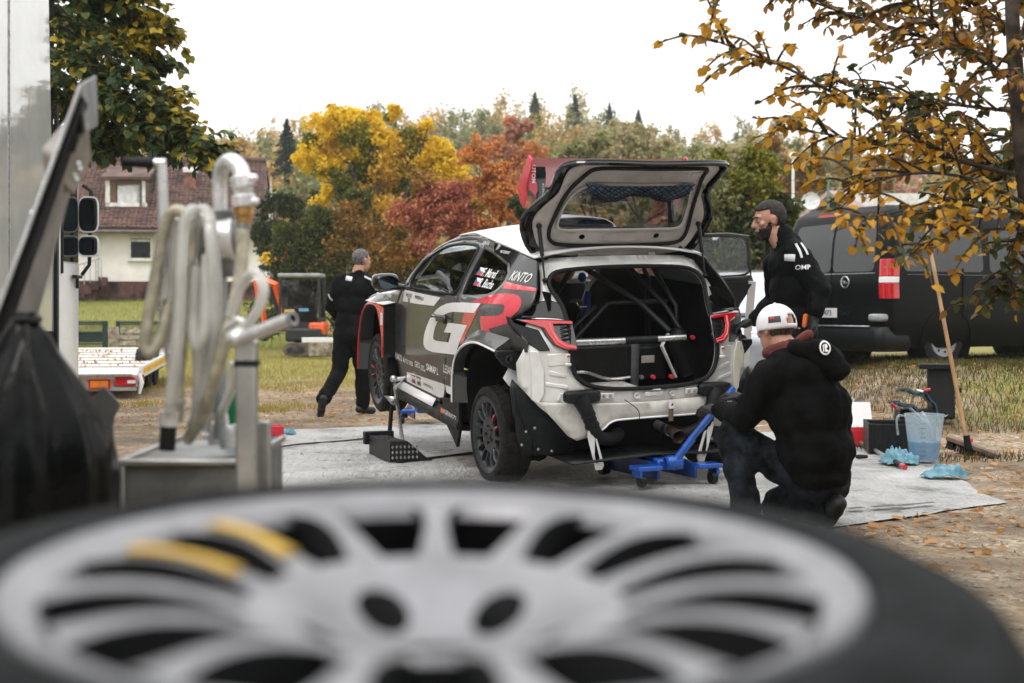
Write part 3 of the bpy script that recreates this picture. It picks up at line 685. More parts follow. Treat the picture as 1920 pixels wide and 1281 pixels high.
for s in (1, -1):
    fl = flare('rear_arch_flare', rp, .945, s, M_grey, M_wrapw)
    ff = flare('front_arch_flare', fp, .955, s, M_grey, M_red)
    # red end of the front flare with the white square on it, blank rear face
    mb = MB(); mb.prism([(2.40, .775), (2.17, .745), (2.185, .60), (2.20, .42), (2.225, .42), (2.235, .56), (2.30, .66), (2.37, .742)], lambda x, z: Vector((x, s * .962, z)), lambda x, z: Vector((x, s * .950, z))); e = mb.build('flare_red_end', M_red, car); fix_normals(e)
    MB().box((2.215, s * .9645, .655), (.055, .004, .10)).build('flare_sticker', M_wrapw, e)
    MB().box((2.178, s * .898, .56), (.02, .12, .38)).build('flare_rear_face', M_plas, car, bevel=.004)
    mb = MB(); mb.add([(2.70, s * .957, .752), (2.17, s * .962, .772), (2.17, s * .845, .79), (2.70, s * .835, .80)], [(0, 1, 2, 3)]); o = mb.build('flare_top', M_wrapw, car, solid=.006); fix_normals(o)
    # black closing box where the bumper is missing
    mb = MB(); mb.prism([(.955, .735), (.955, .70), (.90, .635), (.83, .60), (.76, .61), (.735, .65), (.72, .735)], lambda y, z: Vector((-.275, s * y, z)), lambda y, z: Vector((-.33, s * y, z))); o = mb.build('flare_end_box', M_plas, car, bevel=.006); fix_normals(o)
    mb = MB(); mb.lathe([(.002, .006), (.020, .006), (.022, 0), (.030, -.002), (.032, -.01)], 16, Matrix.Translation((-.332, s * .87, .68)) @ Matrix.Rotation(-PI / 2, 4, 'Y')); mb.build('bolt', M_blk, o)
    mb = MB(); mb.box((-.10, s * .945, .745), (.36, .004, .002)); 
    # wheel house
    for cx_, r_ in ((0.08, .42), (2.56, .42)):
        mb = MB(); mb.lathe([(r_, -.0), (r_ - .01, .34)], 24, Matrix.Translation((cx_, s * .86, .32)) @ Matrix.Rotation(s * PI / 2, 4, 'X'), a0=0, a1=2 * PI); mb.lathe([(.01, .34), (r_, .34)], 24, Matrix.Translation((cx_, s * .86, .32)) @ Matrix.Rotation(s * PI / 2, 4, 'X'))
        V2 = [v for v in mb.v]; mb.build('wheel_house', M_dark, car)
    # sill
    mb = MB(); yb = lambda x, z: Vector((x, s * (S(x, z) + .006), z))
    prof = [(.135, .0), (.11, .035), (.065, .05), (.03, .045), (.02, -.05), (.02, -.2)]
    mb.grid(lambda a, b: (lambda x, k: Vector((x, s * (S(x, .135) + np.interp(k, range(6), [p[1] for p in prof])), float(np.interp(k, range(6), [p[0] for p in prof])))))(.62 + 1.55 * a, b * 5), 12, 10)
    o = mb.build('sill', M_plas, car, angle=50); fix_normals(o)
    mb = MB(); mb.add([(1.18, s * (S(1.2, .13) + .012), .165), (2.02, s * (S(2, .13) + .012), .168), (2.10, s * (S(2, .13) + .052), .118), (1.16, s * (S(1.2, .13) + .052), .112)], [(0, 1, 2, 3)]); e = mb.build('sill_panel', M_wrapw, o, solid=.005); fix_normals(e)
    # mud board ahead of the rear wheel
    mb = MB(); mb.prism([(.98, .21), (.62, .25), (.60, .05), (.66, -.10), (.74, -.05), (.95, .06)], lambda x, z: Vector((x, s * (.875), z)), lambda x, z: Vector((x, s * .85, z))); o = mb.build('mud_board', M_plas, car, bevel=.004); fix_normals(o)
mb = MB(); mb.text('AGENNOZZ', lambda u, v: Vector((.80 - u, .8775, .095 + v - u * .05)), .035, center=True, bold=.01); mb.build('mud_board_print', M_wrapw, car)
MB().box((.965, .878, .115), (.06, .003, .035)).build('mud_board_print', M_org, car)
mb = MB(); mb.box((1.3, 0, .06), (3.3, 1.5, .04)); mb.build('floor_pan', M_dark, car)
# --- livery on the left side
def decal(name, outline, m, off=.0022, step=.04, rnd=0, parent=None):
    return side_panel(name, outline, m, off=off, solid=0, step=step, parent=parent or car, rnd=rnd)
G_ = [(.233, .985), (.559, .957), (.791, .932), (.93, .91), (1.053, .876), (1.15, .84), (1.227, .799), (1.30, .75), (1.367, .689), (1.41, .64), (1.432, .595), (1.44, .555), (1.42, .53), (1.364, .514), (1.219, .515), (.719, .563), (.618, .674), (.513, .759), (.449, .81), (.881, .776), (.967, .695), (.804, .711), (.866, .633), (1.143, .61), (1.19, .612), (1.208, .623), (1.20, .66), (1.171, .704), (1.12, .75), (1.071, .783), (1.0, .813), (.923, .837), (.85, .855), (.776, .867), (.311, .91)]
decal('letter_g', G_, M_wrapw)
RA = [(.431, .977), (.228, 1.031), (.04, 1.069), (-.09, 1.082), (-.167, 1.085), (-.23, 1.08), (-.275, 1.066), (-.305, 1.047), (-.318, 1.02), (-.314, .99), (-.28, .96), (-.235, .93), (-.239, .902), (-.08, .858), (.0, .838), (-.06, .80), (.10, .77), (.136, .814), (.187, .903), (-.07, .931), (-.12, .944), (-.147, .958), (-.155, .975), (-.151, .992), (-.135, 1.006), (-.117, 1.012), (.237, .982)]
decal('letter_r', RA, M_red)
RB = [(.230, .978), (.264, .914), (.36, .825), (.488, .73), (.54, .665), (.61, .655), (.622, .672), (.513, .759), (.445, .81), (.579, .807), (.527, .888), (.311, .908)]
decal('letter_r', RB, M_red)
decal('pillar_print', [(.60, 1.375), (.514, 1.369), (.099, 1.34), (-.216, 1.303), (-.315, 1.196), (-.37, 1.145), (.03, 1.152), (.045, 1.21), (.13, 1.262), (.50, 1.315)], M_blk)
decal('stripe_print', [(.035, 1.150), (-.372, 1.142), (-.385, 1.122), (.02, 1.105)], M_red, off=.0026)
decal('name_panel', [(1.93, .918), (1.50, .928), (1.069, .941), (1.205, .865), (1.60, .838), (1.975, .822)], M_wrapw)
decal('lower_panel', [(1.88, .267), (.965, .31), (.966, .285), (1.02, .205), (1.116, .185), (1.908, .185)], M_wrapw)
decal('lower_panel', [(.945, .31), (.785, .312), (.80, .258), (.90, .25), (.943, .262)], M_wrapw)
decal('panel_square', [(1.78, .262), (1.66, .268), (1.665, .198), (1.785, .196)], mat('print_maroon', (.42, .04, .05), .4))
decal('panel_square', [(1.645, .269), (1.53, .274), (1.535, .20), (1.65, .199)], M_grey)
def side_text(txt, x, z, h, m, off=.004, shear=0, bold=.01, wscale=1.0, slope=.0, parent=None):
    mb = MB(); f = sideL(off); mb.text(txt, lambda u, v: f(x - u, z + v + u * slope), h, shear=shear, bold=bold, wscale=wscale); return mb.build('lettering', m, parent or car)
side_text('RAKO', 2.06, .335, .052, M_txt, wscale=.85, slope=-.02); side_text('AUTO TREE', 1.82, .338, .034, M_txt); side_text('GEO', 1.58, .345, .045, M_txt); side_text('SERVIS', 1.45, .362, .018, M_txt); side_text('CENTRUM', 1.45, .338, .018, M_txt)
side_text('SAMAP L', 1.22, .36, .050, M_txt, bold=.02); side_text('LESAN', .87, .40, .062, M_txt, wscale=.8, bold=0)
side_text('toyotaklub.cz', 1.36, .225, .030, M_txtd, bold=0); side_text('MOVEIT', 1.80, .870, .030, M_txtd); side_text('MARESRALLY', 1.55, .878, .026, M_txtd, bold=.02)
f_ = sideL(.004)
side_text('KiNTO', -.135, 1.166, .060, M_txt, shear=.25, bold=.012, off=.006)
def win_text(txt, x, z, h):
    mb = MB(); f = sideL(-.004); mb.text(txt, lambda u, v: f(x - u, z + v + u * .02), h, shear=.25, bold=.015, wscale=.95); return mb.build('lettering', M_txt, car)
win_text('F. Mareš', .375, 1.150, .056); win_text('R. Bucha', .335, 1.082, .056)
for (x, z) in ((.60, 1.148), (.555, 1.080)):
    f = sideL(-.005)
    for m_, pl in ((M_txt, [(0, .028), (-.095, .028), (-.095, .052), (0, .052)]), (M_redp, [(0, 0), (-.095, 0), (-.095, .0275), (0, .0275)])):
        mb = MB(); mb.add([f(x + a, z + b) for a, b in pl], [(0, 1, 2, 3)]); mb.build('flag_print', m_, car)
    f = sideL(-.0035); mb = MB(); mb.add([f(x, z), f(x - .045, z + .027), f(x, z + .052)], [(0, 1, 2)]); mb.build('flag_print', M_blue, car)
side_text('EUROOIL', .72, 1.352, .022, M_wrapw, off=.006); side_text('MOTORSPORT', .30, 1.318, .018, M_wrapw, off=.006)
decal('rail_sticker', [(.84, 1.388), (.56, 1.366), (.56, 1.345), (.80, 1.372)], M_grey, off=.003)
# --- rear shell
SEAL = [(.555, 1.16), (.545, 1.193), (.50, 1.228), (.40, 1.246), (.2, 1.256), (0, 1.258)]
half = [(.575, 1.12), (.575, 1.165), (.545, 1.21), (.48, 1.236), (.32, 1.250), (.15, 1.256), (0, 1.257)]
low = [(0, .492), (.15, .494), (.30, .500), (.42, .520), (.49, .562), (.525, .62), (.54, .70), (.535, .80), (.53, .91), (.535, 1.01), (.555, 1.08)]
HOLE = [(y, z) for y, z in half] + [(-y, z) for y, z in reversed(half[:-1])] + [(-y, z) for y, z in reversed(low)][:-1] + low
HOLE = smooth_loop(HOLE, 1)
hr = [(.80, .77), (.85, .66), (.84, .52), (.72, .38), (.649, .322), (.478, .30), (.22, .302), (0, .306)]
ht = [(0, 1.325), (.3, 1.322), (.50, 1.312), (.585, 1.28), (.61, 1.20), (.64, 1.10), (.70, .98), (.78, .90)]
OUT = hr[:-1] + [(0, .306)] + [(-y, z) for y, z in reversed(hr[:-1])] + [(-y, z) for y, z in reversed(ht[1:])] + [(0, 1.325)] + ht[1:]
mb = MB(); patch(mb, OUT, rearS(0), [HOLE], .04, face=(-1, 0, 0)); rear = mb.build('rear_shell', M_bare, car, angle=60, solid=.02)
mb = MB(); mb.tube([rearS(.008)(*p) for p in densify(HOLE, .03)], .0155, 8, closed=True); mb.build('tailgate_seal', M_rub, car)
# stamped details on the shell
def stamp(outline, h, m=M_bare, name='pressing', bevel=.005, parent=None, base=-.004):
    mb = MB(); mb.prism(outline, lambda y, z: rearS(base)(y, z), lambda y, z: rearS(h)(y, z)); o = mb.build(name, m, parent or rear, bevel=bevel); fix_normals(o); return o
# cross member below the opening, lower skirt
stamp([(.60, .475), (-.60, .475), (-.62, .42), (.62, .42)], .012, name='cross_member')
mb = MB(); patch(mb, [(.74, .415), (.0, .405), (-.74, .415), (-.72, .36), (-.60, .18), (-.50, .20), (-.44, .285), (-.36, .302), (0, .305), (.22, .302), (.29, .285), (.33, .24), (.42, .19), (.50, .165), (.56, .20)], rearS(.03), (), .05, face=(-1, 0, 0)); mb.build('lower_skirt', M_bare2, car, angle=60, solid=.012)
mb = MB(); mb.tube([rearS(.034)(*p) for p in smooth_loop([(.42, .19), (.33, .24), (.29, .285), (.22, .302), (-.36, .302), (-.44, .285), (-.50, .20)], 2, False)], .007, 6); mb.build('skirt_edge', M_bare, car)
for y0 in (.31, -.31):
    stamp([(y0 + .05, .475), (y0 - .05, .475), (y0 - .05, .435), (y0 + .05, .435)], .02, name='bracket_pad')
    for q in (-.022, .022):
        mb = MB(); mb.lathe([(.001, .008), (.009, .008), (.012, 0)], 12, Matrix.Translation(rearS(.02)(y0 + q, .455)) @ Matrix.Rotation(-PI / 2, 4, 'Y')); mb.build('bolt', M_steel, rear)
for y0, r_ in ((.10, .02), (-.16, .018), (.47, .022), (-.47, .022), (-.40, .012), (.39, .012)):
    mb = MB(); mb.lathe([(.001, -.002), (r_ * .6, -.001), (r_ * .7, .010), (r_, .011), (r_ * 1.15, 0)], 18, Matrix.Translation(rearS(.0115)(y0, .448)) @ Matrix.Rotation(-PI / 2, 4, 'Y')); mb.build('pressing', M_bare, rear, angle=60)
stamp([(.04, .467), (-.09, .467), (-.09, .438), (.04, .438)], .017, name='latch_plate')
mb = MB(); mb.tube([rearS(.02)(.0, .478), rearS(.045)(.0, .485), rearS(.045)(-.05, .485), rearS(.02)(-.05, .478)], .006, 6); mb.build('latch_loop', M_steel, rear)
for s in (1, -1):
    stamp([(s * y, z) for y, z in [(.78, .745), (.735, .745), (.70, .62), (.70, .47), (.73, .40), (.77, .43), (.775, .62)]], .022, name='corner_rib')
    stamp([(s * y, z) for y, z in [(.665, .62), (.57, .60), (.57, .575), (.665, .59)]], .010, name='pressing')
    stamp([(s * y, z) for y, z in [(.68, .725), (.56, .735), (.545, .66), (.67, .645)]], .008, name='pressing')
    stamp([(s * y, z) for y, z in [(.69, .545), (.555, .525), (.555, .50), (.69, .52)]], .010, name='pressing')
    # hanging inner quarter with shock-plate
    mb = MB(); patch(mb, [(.72, .74), (.86, .62), (.90, .55), (.86, .50), (.70, .36), (.70, .42)], lambda y, z: Vector((-.30, s * y, z)), (), .05, face=(-1, 0, 0)); mb.build('inner_quarter', M_wht, car, angle=60, solid=.008)
    mb = MB(); mb.prism([(.80, .52), (.735, .53), (.725, .49), (.765, .44), (.80, .47)], lambda y, z: Vector((-.312, s * y, z)), lambda y, z: Vector((-.335, s * y, z))); o = mb.build('corner_bracket', M_bare2, car, bevel=.006); fix_normals(o)
    # small hook and plug beside the opening
    mb = MB(); mb.box(rearS(.02)(s * .565, .705), (.04, .028, .06)); mb.box(rearS(.03)(s * .565, .665), (.03, .04, .02)); mb.build('bump_stop', M_bare, car, bevel=.006)
    MB().box(rearS(.045)(s * .567, .72), (.008, .02, .010)).build('plug', M_redp, car)
    # tail lamp: dark housing, red U light
    lo = [(.835, .938), (.74, .945), (.62, .944), (.51, .938), (.50, .80), (.505, .755), (.58, .752), (.645, .785), (.68, .84), (.70, .89), (.80, .925)]
    mb = MB(); mb.prism([(s * y, z) for y, z in lo], rearS(.0), rearS(.030)); lamp = mb.build('tail_lamp', M_lampD, car, bevel=.008); fix_normals(lamp)
    U = [(.820, .934), (.74, .941), (.62, .941), (.512, .936), (.512, .918), (.60, .919), (.632, .918), (.630, .87), (.605, .825), (.57, .798), (.512, .788), (.512, .762), (.578, .762), (.635, .790), (.668, .845), (.688, .892), (.79, .925)]
    mb = MB(); mb.prism([(s * y, z) for y, z in U], rearS(.028), rearS(.044)); o = mb.build('red_light', M_lampR, lamp, bevel=.004); fix_normals(o)
    mb = MB(); mb.tube([rearS(.046)(s * y, z) for y, z in [(.655, .925), (.650, .87), (.622, .812), (.575, .778), (.515, .772)]], .007, 6); mb.build('light_guide', mat('lamp_pink', (.75, .10, .12), .2, coat=1), lamp)
    for k in range(4):
        MB().box(rearS(.030)(s * .558, .90 - k * .025), (.006, .075, .008)).build('lamp_rib', M_plas, lamp)
    # dark filler between lamp and quarter panel
    mb = MB(); mb.prism([(s * y, z) for y, z in [(.86, .955), (.84, .915), (.71, .875), (.66, .75), (.72, .745), (.80, .80), (.86, .90)]], rearS(-.06), rearS(.012)); o = mb.build('lamp_surround', M_plas, car, bevel=.006); fix_normals(o)
    # gloss black shoulder over the lamp
    mb = MB(); mb.prism([(s * y, z) for y, z in [(.80, .948), (.535, .946), (.548, 1.04), (.60, 1.06), (.66, 1.05), (.74, 1.01)]], rearS(-.02), rearS(.012)); o = mb.build('shoulder_trim', M_blk, car, bevel=.006); fix_normals(o)
    mb = MB(); mb.lathe([(.001, .01), (.012, .01), (.016, 0)], 12, Matrix.Translation(rearS(.012)(s * .505 + s * .02, .775)) @ Matrix.Rotation(-PI / 2, 4, 'Y')); mb.build('lamp_bolt', M_plas, car)
    # breather box with ribbed hose
    dcz = .46
    rings = []
    for t, k in ((-.0, .8), (.01, 1.), (.05, 1.), (.065, .8)):
        rings.append([rearS(.015 + t)(s * .485, dcz) + Vector((0, .125 * k * math.copysign(abs(math.cos(a)) ** .4, math.cos(a)), .042 * k * math.copysign(abs(math.sin(a)) ** .5, math.sin(a)))) for a in [2 * PI * q / 24 for q in range(24)]])
    mb = MB(); mb.loft(rings); duct = mb.build('air_duct', M_plas, car, angle=60); fix_normals(duct)
    p0 = rearS(.05)(s * .50, .45)
    hp_ = spline([p0, p0 + Vector((-.03, -s * .04, -.09)), p0 + Vector((-.02, -s * .10, -.22)), p0 + Vector((.02, -s * .17, -.275)), p0 + Vector((.06, -s * .27, -.29)), p0 + Vector((.12, -s * .34, -.27))], 8)
    mb = MB(); mb.tube(hp_, [.055 - .012 * min(1, i / 8) + (.003 if i % 2 else -.001) if i > 8 else .058 - .012 * i / 8 for i in range(len(hp_))], 14); mb.build('duct_hose', M_rub, car, angle=60)
    for q in (9, 13):
        mb = MB(); mb.tube([hp_[q], hp_[q].lerp(hp_[q + 1], .6)], .050, 14); mb.build('hose_clamp', M_plas, duct)
    # diffuser strake
    p0 = Vector((-.50, s * .40, .0))
    mb = MB(); mb.prism([(0, .23), (.035, .25), (.05, .22), (.12, -.01), (.105, -.04), (.06, -.04), (.0, .18)], lambda u, z: Vector((-.66, s * (.46 - u), .02 + z)), lambda u, z: Vector((-.67, s * (.46 - u), .02 + z))); o = mb.build('strake', M_bare, car, bevel=.003); fix_normals(o)
    mb = MB(); mb.prism([(.05, .17), (.085, .04), (.065, .0), (.05, .06)], lambda u, z: Vector((-.6705, s * (.46 - u), .02 + z)), lambda u, z: Vector((-.6725, s * (.46 - u), .02 + z))); mb.build('strake_window', M_dark, o)
    # mud guard behind the wheel
    mb = MB(); patch(mb, [(.88, .56), (.90, .50), (.885, .33), (.87, .30), (.86, .20), (.80, .05), (.44, .03), (.47, .19), (.55, .26), (.68, .345), (.78, .45)], lambda y, z: Vector((-.40 - .05 * math.sin((z - .05) * 6) , s * y, z)), (), .05, face=(-1, 0, 0)); o = mb.build('mud_guard', M_plas, car, angle=60, solid=.012)
    for y, z in ((.82, .13), (.74, .24), (.80, .22), (.70, .09), (.60, .07)):
        mb = MB(); mb.lathe([(.001, .006), (.006, .006), (.010, 0)], 10, Matrix.Translation((-.40 - .05 * math.sin((z - .05) * 6) - .012, s * y, z)) @ Matrix.Rotation(-PI / 2, 4, 'Y')); mb.build('rivet', M_steel, o)
    mb = MB(); mb.tube([Vector((-.40 - .05 * math.sin((z - .05) * 6) - .012, s * y, z)) for y, z in [(.87, .50), (.84, .33), (.79, .20), (.74, .17), (.73, .06)]], .004, 5); mb.build('guard_seam', M_plas, o)
# diffuser floor, tank bottom, exhaust, tow strap
mb = MB(); mb.grid(lambda a, b: Vector((-.70 + .65 * a, (b * 2 - 1) * .58, .045 - .03 * a + .02 * (1 - abs(2 * b - 1)))), 4, 10); mb.build('diffuser_floor', M_plas, car, solid=.012)
mb = MB(); mb.box((-.25, 0, .20), (.30, 1.3, .22)); mb.build('underbody', M_dark, car)
mb = MB(); mb.lathe([(.030, -.14), (.036, -.05), (.045, 0), (.043, .0), (.034, -.05), (.028, -.13)], 20, Matrix.Translation((-.70, -.185, .165)) @ Matrix.Rotation(math.radians(-100), 4, 'Y')); mb.build('exhaust_tip', mat('burnt_steel', (.20, .14, .10), .45, .8, var=.35, scale=25), car, angle=50)
mb = MB(); mb.tube([(-.20, -.185, .20), (-.58, -.185, .18)], .034, 14); mb.build('exhaust_pipe', M_steel, car)
mb = MB(); mb.box((-.678, -.135, .345), (.012, .032, .15)); o = mb.build('tow_strap', mat('strap_brown', (.14, .10, .07), .8, bump=.3), car, bevel=.003)
mb = MB(); mb.box((-.682, -.135, .385), (.012, .036, .06)); mb.build('strap_label', M_wrapw, o)
mb = MB(); mb.prism([(0, 0), (.016, 0), (.0, .022)], lambda y, z: Vector((-.6885, -.143 + y, .375 + z)), lambda y, z: Vector((-.6895, -.143 + y, .375 + z))); mb.build('strap_arrow', M_blk, o)
for a, b in (((.20, .43), (.10, .30)), ((-.52, .39), (-.50, .26))):
    mb = MB(); mb.tube(spline([rearS(.04)(a[0], a[1]), rearS(.07)((a[0] + b[0]) / 2 - .03, (a[1] + b[1]) / 2), rearS(.06)(b[0], b[1])], 6), .003, 5); mb.build('cable', M_rub, car)
# --- boot and cabin
mb = MB()
mb.box((.55, 0, .40), (1.9, 1.25, .02)); mb.box((.55, .62, .75), (1.9, .02, .72)); mb.box((.55, -.62, .75), (1.9, .02, .72)); mb.build('cabin_liner', M_dark, car)
MB().box((.02, .22, .56), (.42, .62, .32)).build('fuel_cell_box', M_plas, car, bevel=.02)
mb = MB(); mb.box((-.38, .20, .465), (.34, .42, .012)); mb.build('boot_plate', M_bare2, car, bevel=.003)
for k in range(9): 
    mb = MB(); mb.lathe([(.001, .006), (.007, .006), (.010, 0)], 8, Matrix.Translation((-.30 + .02 * (k % 2), .02 + .045 * k, .472))); mb.build('plate_rivet', M_steel, car)
mb = MB(); mb.tube([(-.30, .53, .765), (-.33, .02, .765)], .0235, 16); mb.build('cross_tube', M_alu, car)
mb = MB(); mb.tube([(-.33, .04, .765), (-.335, -.20, .765)], .027, 16); mb.build('tube_sleeve', M_plas, car)
mb = MB(); mb.tube([(-.332, -.18, .765), (-.335, -.42, .77)], .022, 14); mb.build('cross_tube', M_alu, car)
for pts, r_, m_ in (([(-.10, .50, .98), (.30, .10, 1.28), (.42, .02, 1.30)], .019, M_cage), ([(.35, .20, 1.30), (-.05, -.22, .98), (-.22, -.36, .80)], .019, M_cage), ([(.30, -.20, 1.30), (-.05, -.42, .95), (-.15, -.48, .80)], .017, M_cage), ([(.5, .58, .42), (.5, .56, 1.1), (.5, .45, 1.33), (.5, -.45, 1.33), (.5, -.56, 1.1), (.5, -.58, .42)], .02, M_cage)):
    mb = MB(); mb.tube(pts, r_, 10); mb.build('cage_tube', m_, car)
for pts in ([(-.05, .52, .45), (-.05, .50, .95), (.30, .42, 1.30)], [(-.05, -.52, .45), (-.05, -.50, .95), (.30, -.42, 1.30)], [(.02, .48, .50), (.02, .0, .98), (.02, -.46, .98)], [(.10, .30, .74), (.10, .05, .95)]):
    mb = MB(); mb.tube(pts, .017, 10); mb.build('cage_tube', M_cage, car)
MB().box((-.02, -.26, .57), (.22, .26, .24)).build('equipment_case', M_plas, car, bevel=.015); MB().box((-.135, -.24, .60), (.004, .10, .05)).build('case_label', M_bare2, car)
mb = MB(); mb.lathe([(.001, .34), (.04, .33), (.055, .29), (.055, 0), (.001, 0)], 20, Matrix.Translation((-.12, -.12, .42))); mb.build('extinguisher', mat('extinguisher_grey', (.16, .17, .18), .35, .4), car)
MB().box((-.14, .30, .60), (.004, .12, .06)).build('fuel_cell_label', mat('label_dim', (.20, .20, .20), .6), car)
mb = MB(); mb.tube(spline([(-.15, .45, .50), (-.22, .30, .55), (-.20, .10, .49), (-.25, -.05, .50)], 6), .012, 8); mb.build('fuel_line', M_steel, car)
mb = MB(); mb.tube([(-.20, -.36, .78), (-.22, -.30, .70), (-.25, -.40, .48)], [.016, .018, .014], 8, flat=(1, .5)); mb.build('strap', M_wrapw, car)
mb = MB(); hp2 = spline([(-.22, -.44, .80), (-.25, -.40, .72), (-.24, -.45, .60), (-.23, -.50, .50)], 10); mb.tube(hp2, [.05 + (.006 if i % 2 else 0) for i in range(len(hp2))], 12); mb.build('breather_hose', M_rub, car, angle=60)
for c, m_ in (((-.30, -.50, .76), M_redp), ((-.30, -.20, .50), M_redp), ((-.28, -.12, .50), M_alu), ((-.30, -.34, .495), M_redp)):
    mb = MB(); mb.lathe([(.001, .012), (.013, .01), (.016, 0), (.016, -.02)], 12, Matrix.Translation(c) @ Matrix.Rotation(-PI / 2, 4, 'Y')); mb.build('fitting', m_, car)
for y in (.30, -.30):
    mb = MB()
    mb.loft([[Vector((.62 - .10 * (z - .4) + dx_, y + w * u, z)) for u, dx_ in ((-1, -.05), (-.9, .06), (-.5, .03), (.5, .03), (.9, .06), (1, -.05), (.6, -.07), (-.6, -.07))] for z, w in ((.42, .24), (.70, .25), (.95, .24), (1.05, .20), (1.12, .13), (1.2, .14), (1.26, .10))]); mb.build('bucket_seat', M_plas, car, angle=60)
mb = MB(); mb.ball((.45, .16, 1.19), (.11, .10, .10)); mb.build('helmet', mat('helmet_orange', (.75, .22, .10), .3, col2=(.7, .65, .6), scale=14), car)
mb = MB(); mb.ball((.38, .03, 1.13), (.03, .03, .035)); mb.build('headset', M_blue, car)
MB().box((.2, .30, .93), (.01, .07, .012)).build('strap_buckle', M_wrapw, car)
MB().box((.2, .10, .94), (.01, .05, .008)).build('strap_buckle', M_wrapw, car)
mb = MB(); mb.tube([(.45, -.05, 1.02), (.40, -.02, .92), (.40, .0, .82)], [.02, .028, .012], 6, flat=(1, .4)); mb.build('harness', M_blue, car)
# blue rags and papers that show through the side window
MB().box((1.42, .60, 1.06), (.16, .02, .17), Matrix.Rotation(.3, 3, 'Y')).build('door_pocket_papers', mat('paper_grey', (.42, .42, .45), .6), car)
mb = MB(); mb.tube([(1.80, .62, 1.05), (1.55, .62, 1.0), (1.45, .62, .93)], .028, 8); mb.build('steering_column', M_wrapw, car)
mb = MB(); mb.lathe([(.155, 0), (.17, .012), (.185, 0), (.17, -.012), (.155, 0)], 28, Matrix.Translation((1.45, .33, 1.0)) @ Matrix.Rotation(math.radians(65), 4, 'Y')); mb.build('steering_wheel', M_plas, car)
mb = MB(); mb.box((1.75, 0, .90), (.3, 1.2, .2)); mb.build('dashboard', M_plas, car, bevel=.04)

# --- tailgate, swung up
HP = [(-.10, 1.30), (-.14, 1.43), (-.24, 1.60), (-.37, 1.755), (-.54, 1.875), (-.72, 1.94)]
HPS = [(p[0], p[1]) for p in smooth_loop(HP, 2, False)]
HL = [0.]
for a, b in zip(HPS, HPS[1:]): HL.append(HL[-1] + math.hypot(b[0] - a[0], b[1] - a[1]))
HSC = HL[-1] / .964
def hg(off=0.):
    def f(s_, y):
        s_ = s_ * HSC; x = float(np.interp(s_, HL, [p[0] for p in HPS])); z = float(np.interp(s_, HL, [p[1] for p in HPS]))
        e = .02; x1 = float(np.interp(s_ + e, HL, [p[0] for p in HPS])); z1 = float(np.interp(s_ + e, HL, [p[1] for p in HPS])); x0 = float(np.interp(s_ - e, HL, [p[0] for p in HPS])); z0 = float(np.interp(s_ - e, HL, [p[1] for p in HPS]))
        t = Vector((x1 - x0, 0, z1 - z0)).normalized(); nrm = Vector((-t.z, 0, t.x))   # towards the viewer side
        if nrm.x > 0: nrm = -nrm
        return Vector((x, y, z)) + nrm * (off - .07 * (abs(y) / .7) ** 2)
    return f
gate = bpy.data.objects.new('tailgate', None); COL.objects.link(gate); gate.parent = car
hw = [(.0, 0), (.0, .52), (.03, .60), (.10, .66), (.22, .71), (.30, .705), (.40, .65), (.49, .59), (.57, .585), (.67, .60), (.77, .605), (.845, .56), (.90, .465), (.945, .33), (.964, .18), (.966, 0)]
HO = [(s_, y) for s_, y in hw] + [(s_, -y) for s_, y in reversed(hw[1:-1])]
ww = [(.228, 0), (.225, .25), (.21, .43), (.235, .475), (.31, .475), (.42, .465), (.53, .435), (.61, .38), (.648, .28), (.66, .12), (.66, 0)]
HW = [(s_, y) for s_, y in ww] + [(s_, -y) for s_, y in reversed(ww[1:-1])]
HW = smooth_loop(HW, 1); HOs = smooth_loop(HO, 1)
mb = MB(); patch(mb, HOs, hg(-.03), [HW], .05, face=(1, 0, 0)); mb.build('tailgate_skin', M_blk, gate, angle=60, solid=.01)
inn = [(s_ * .96 + .02, y * .90) for s_, y in HO]
mb = MB(); patch(mb, smooth_loop(inn, 1), hg(0.), [smooth_loop([(s_ + (.0), y * 1.0) for s_, y in HW], 0)], .04, face=(-1, 0, 0)); tin = mb.build('tailgate_inner', M_inner, gate, angle=60, solid=.012)
mb = MB(); mb.tube([hg(-.005)(s_, y) for s_, y in densify(HOs, .03)], .016, 7, closed=True); mb.build('tailgate_edge', M_blk, gate)
sl = [(.105, 0), (.10, .40), (.115, .50), (.20, .525), (.32, .51), (.45, .495), (.57, .475), (.66, .45), (.75, .43), (.83, .42), (.88, .36), (.915, .2), (.925, 0)]
SL = smooth_loop([(s_, y) for s_, y in sl] + [(s_, -y) for s_, y in reversed(sl[1:-1])], 2)
mb = MB(); mb.tube([hg(.012)(s_, y) for s_, y in densify(SL, .03)], .0135, 7, closed=True); mb.build('weather_strip', M_rub, gate)
mb = MB(); mb.tube([hg(.006)(s_, y) for s_, y in densify(HW, .03)], .010, 6, closed=True); mb.build('glass_edge', M_inner, gate)
mb = MB(); patch(mb, smooth_loop([((s_ - .44) * 1.04 + .44, y * 1.04) for s_, y in HW], 0), hg(-.02), (), .06, face=(-1, 0, 0)); mb.build('rear_glass', glass_mat('rear_screen', clear=.36), gate, angle=60)
def hstamp(poly, h, m=M_inner, name='pressing', bv=.004, base=-.002):
    mb = MB(); mb.prism(poly, lambda a, b: hg(base)(a, b), lambda a, b: hg(h)(a, b)); o = mb.build(name, m, tin, bevel=bv); fix_normals(o); return o
def hrect(s0, s1, y0, y1): return smooth_loop([(s0, y0), (s1, y0), (s1, y1), (s0, y1)], 1)
hstamp(hrect(.125, .20, -.13, .13), .006); hstamp(hrect(.70, .80, -.30, -.10), .007); hstamp(hrect(.72, .78, -.42, -.33), .006)
